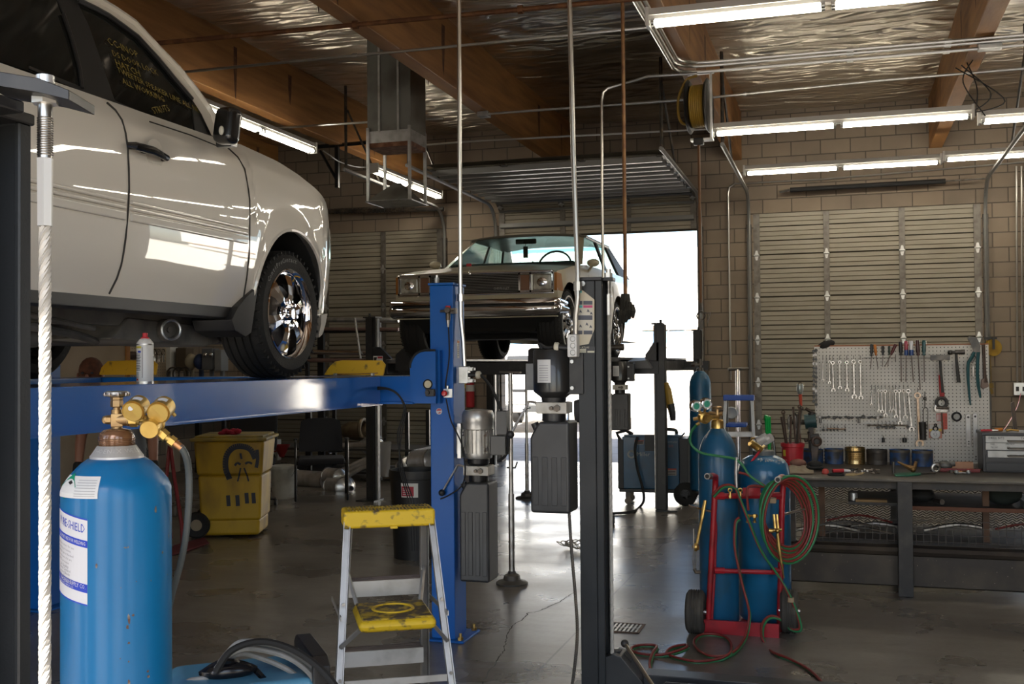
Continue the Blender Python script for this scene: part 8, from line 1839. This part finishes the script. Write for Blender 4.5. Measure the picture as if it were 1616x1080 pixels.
b=B();b.span((-.12,-.085,.90),(.16,-.07,.96),.005);b.build('handle',blackplastic,tg)
b=B();b.span((-.16,-.12,.48),(.16,-.10,.60));b.build('licence_plate',paper,pk)
for s in(-1,1):
 b=B();b.span((s*.88-.05,-.07,.70),(s*.88+.05,-.02,1.05),.01);b.build('tail_lamp',M('tail_red',(.4,.03,.03),.3),pk)
 for y in(1.05,4.1):
  b=B();c=V((s*.80,y,.36));b.lathe([(.19,-.11),(.32,-.12),(.36,-.09),(.36,.09),(.32,.12),(.19,.11)],c,X1,28,caps=False);w=b.build('wheel',rubber,pk)
  b=B();b.lathe([(0,.06),(.06,.07),(.17,.08),(.20,.11)],c,V((s,0,0)),24,caps=False);b.build('hubcap',galv,w)
b=B();x0,x1,y0,y1=-1.352,-1.115,6.0,6.22
dr=T('floor_drain','rusty slotted drain grate set in the floor right of the tall dark post','drain',(-1.23,6.1,0))
b=B()
for a_,c_ in(((x0,y0),(x1,y0+.014)),((x0,y1-.014),(x1,y1)),((x0,y0),(x0+.014,y1)),((x1-.014,y0),(x1,y1))):b.span((a_[0],a_[1],-.005),(c_[0],c_[1],.004))
b.build('frame',M('drain_rust',(.10,.055,.035),.6,.4),dr)
b=B();b.span((x0+.012,y0+.012,.0005),(x1-.012,y1-.012,.001));b.build('pit',inkblack,dr)
b=B()
for k in range(9):
 for j in range(2):x=x0+.022+k*.0235;b.span((x,y0+.02+j*.095,.001),(x+.011,y0+.105+j*.095,.004))
b.span((x0+.014,y0+.107,.001),(x1-.014,y0+.117,.004));b.build('grate',steel,dr)
b=B();pts=[at(x,y,Z=.0006)for x,y in((762,1080),(770,1062),(782,1050),(788,1036),(795,1028),(797,1018),(800,1008),(803,996),(812,985),(826,978),(833,968),(848,965),(862,960),(874,954),(884,950),(892,944),(898,940),(906,935))]
rr=random.Random(8);P=[]
for p,c in zip(pts,pts[1:]):
 for k in range(5):P.append(lerp(p,c,k/5)+V((rr.uniform(-.006,.006),rr.uniform(-.006,.006),0)))
for p,c in zip(P,P[1:]):
 d=(c-p).normalized();n_=V((-d.y,d.x,0))*rr.uniform(.0012,.0035);b.face([p-n_,c-n_,c+n_,p+n_])
tag(b.build('floor_crack',M('crack_dark',(.03,.026,.022),.9),None,fix=False),kind='structure')
b=B();p=at(906,868,Z=.0)
for k in range(5):b.tube(spline([p+V((math.cos(t+k)*.07*(1+.2*k),math.sin(t)*.10,.02+.03*(math.sin(t*2+k)+1)))for t in[2*PI*i/8 for i in range(8)]],3,True),.004,5,closed=True)
one(b,'wire_bundle',M('wire_pale',(.40,.37,.32),.5),'small tangle of pale wire on the floor left of the tall dark post','wire')
b=B();p=at(970,830,Z=0);b.span((p.x-.14,p.y,0),(p.x-.02,p.y+.12,.09),.01);one(b,'rubber_block',rubber,'black rubber block on the floor right of the tall dark post','block')
# LIGHT
w=bpy.data.worlds.new('world');SC.world=w;w.use_nodes=True;nt=w.node_tree;bg=nt.nodes['Background']
sky=nt.nodes.new('ShaderNodeTexSky');sky.sky_type='NISHITA';sky.sun_disc=False;sky.sun_elevation=R(47);sky.sun_rotation=R(170);sky.air_density=1.0;sky.dust_density=1.5
nt.links.new(sky.outputs['Color'],bg.inputs['Color']);bg.inputs['Strength'].default_value=.6
sl=bpy.data.lights.new('sun','SUN');sl.energy=42;sl.angle=R(.6);sl.color=(1,.95,.86)
so=bpy.data.objects.new('sun',sl);COL.objects.link(so)
d=V((.35,1,-math.tan(R(47)))).normalized();so.rotation_euler=d.to_track_quat('-Z','Y').to_euler();so.location=(3,-10,12)
vs=SC.view_settings;SC.display_settings.display_device='sRGB';vs.view_transform='Standard';vs.look='None';vs.gamma=1;vs.use_curve_mapping=False;vs.exposure=-.22
cy=SC.cycles
try:
 cy.use_denoising=True;cy.denoiser='OPENIMAGEDENOISE';cy.max_bounces=8;cy.diffuse_bounces=5;cy.glossy_bounces=4;cy.transmission_bounces=6;cy.sample_clamp_indirect=6;cy.caustics_reflective=False;cy.caustics_refractive=False
 cy.use_adaptive_sampling=True
except Exception:pass
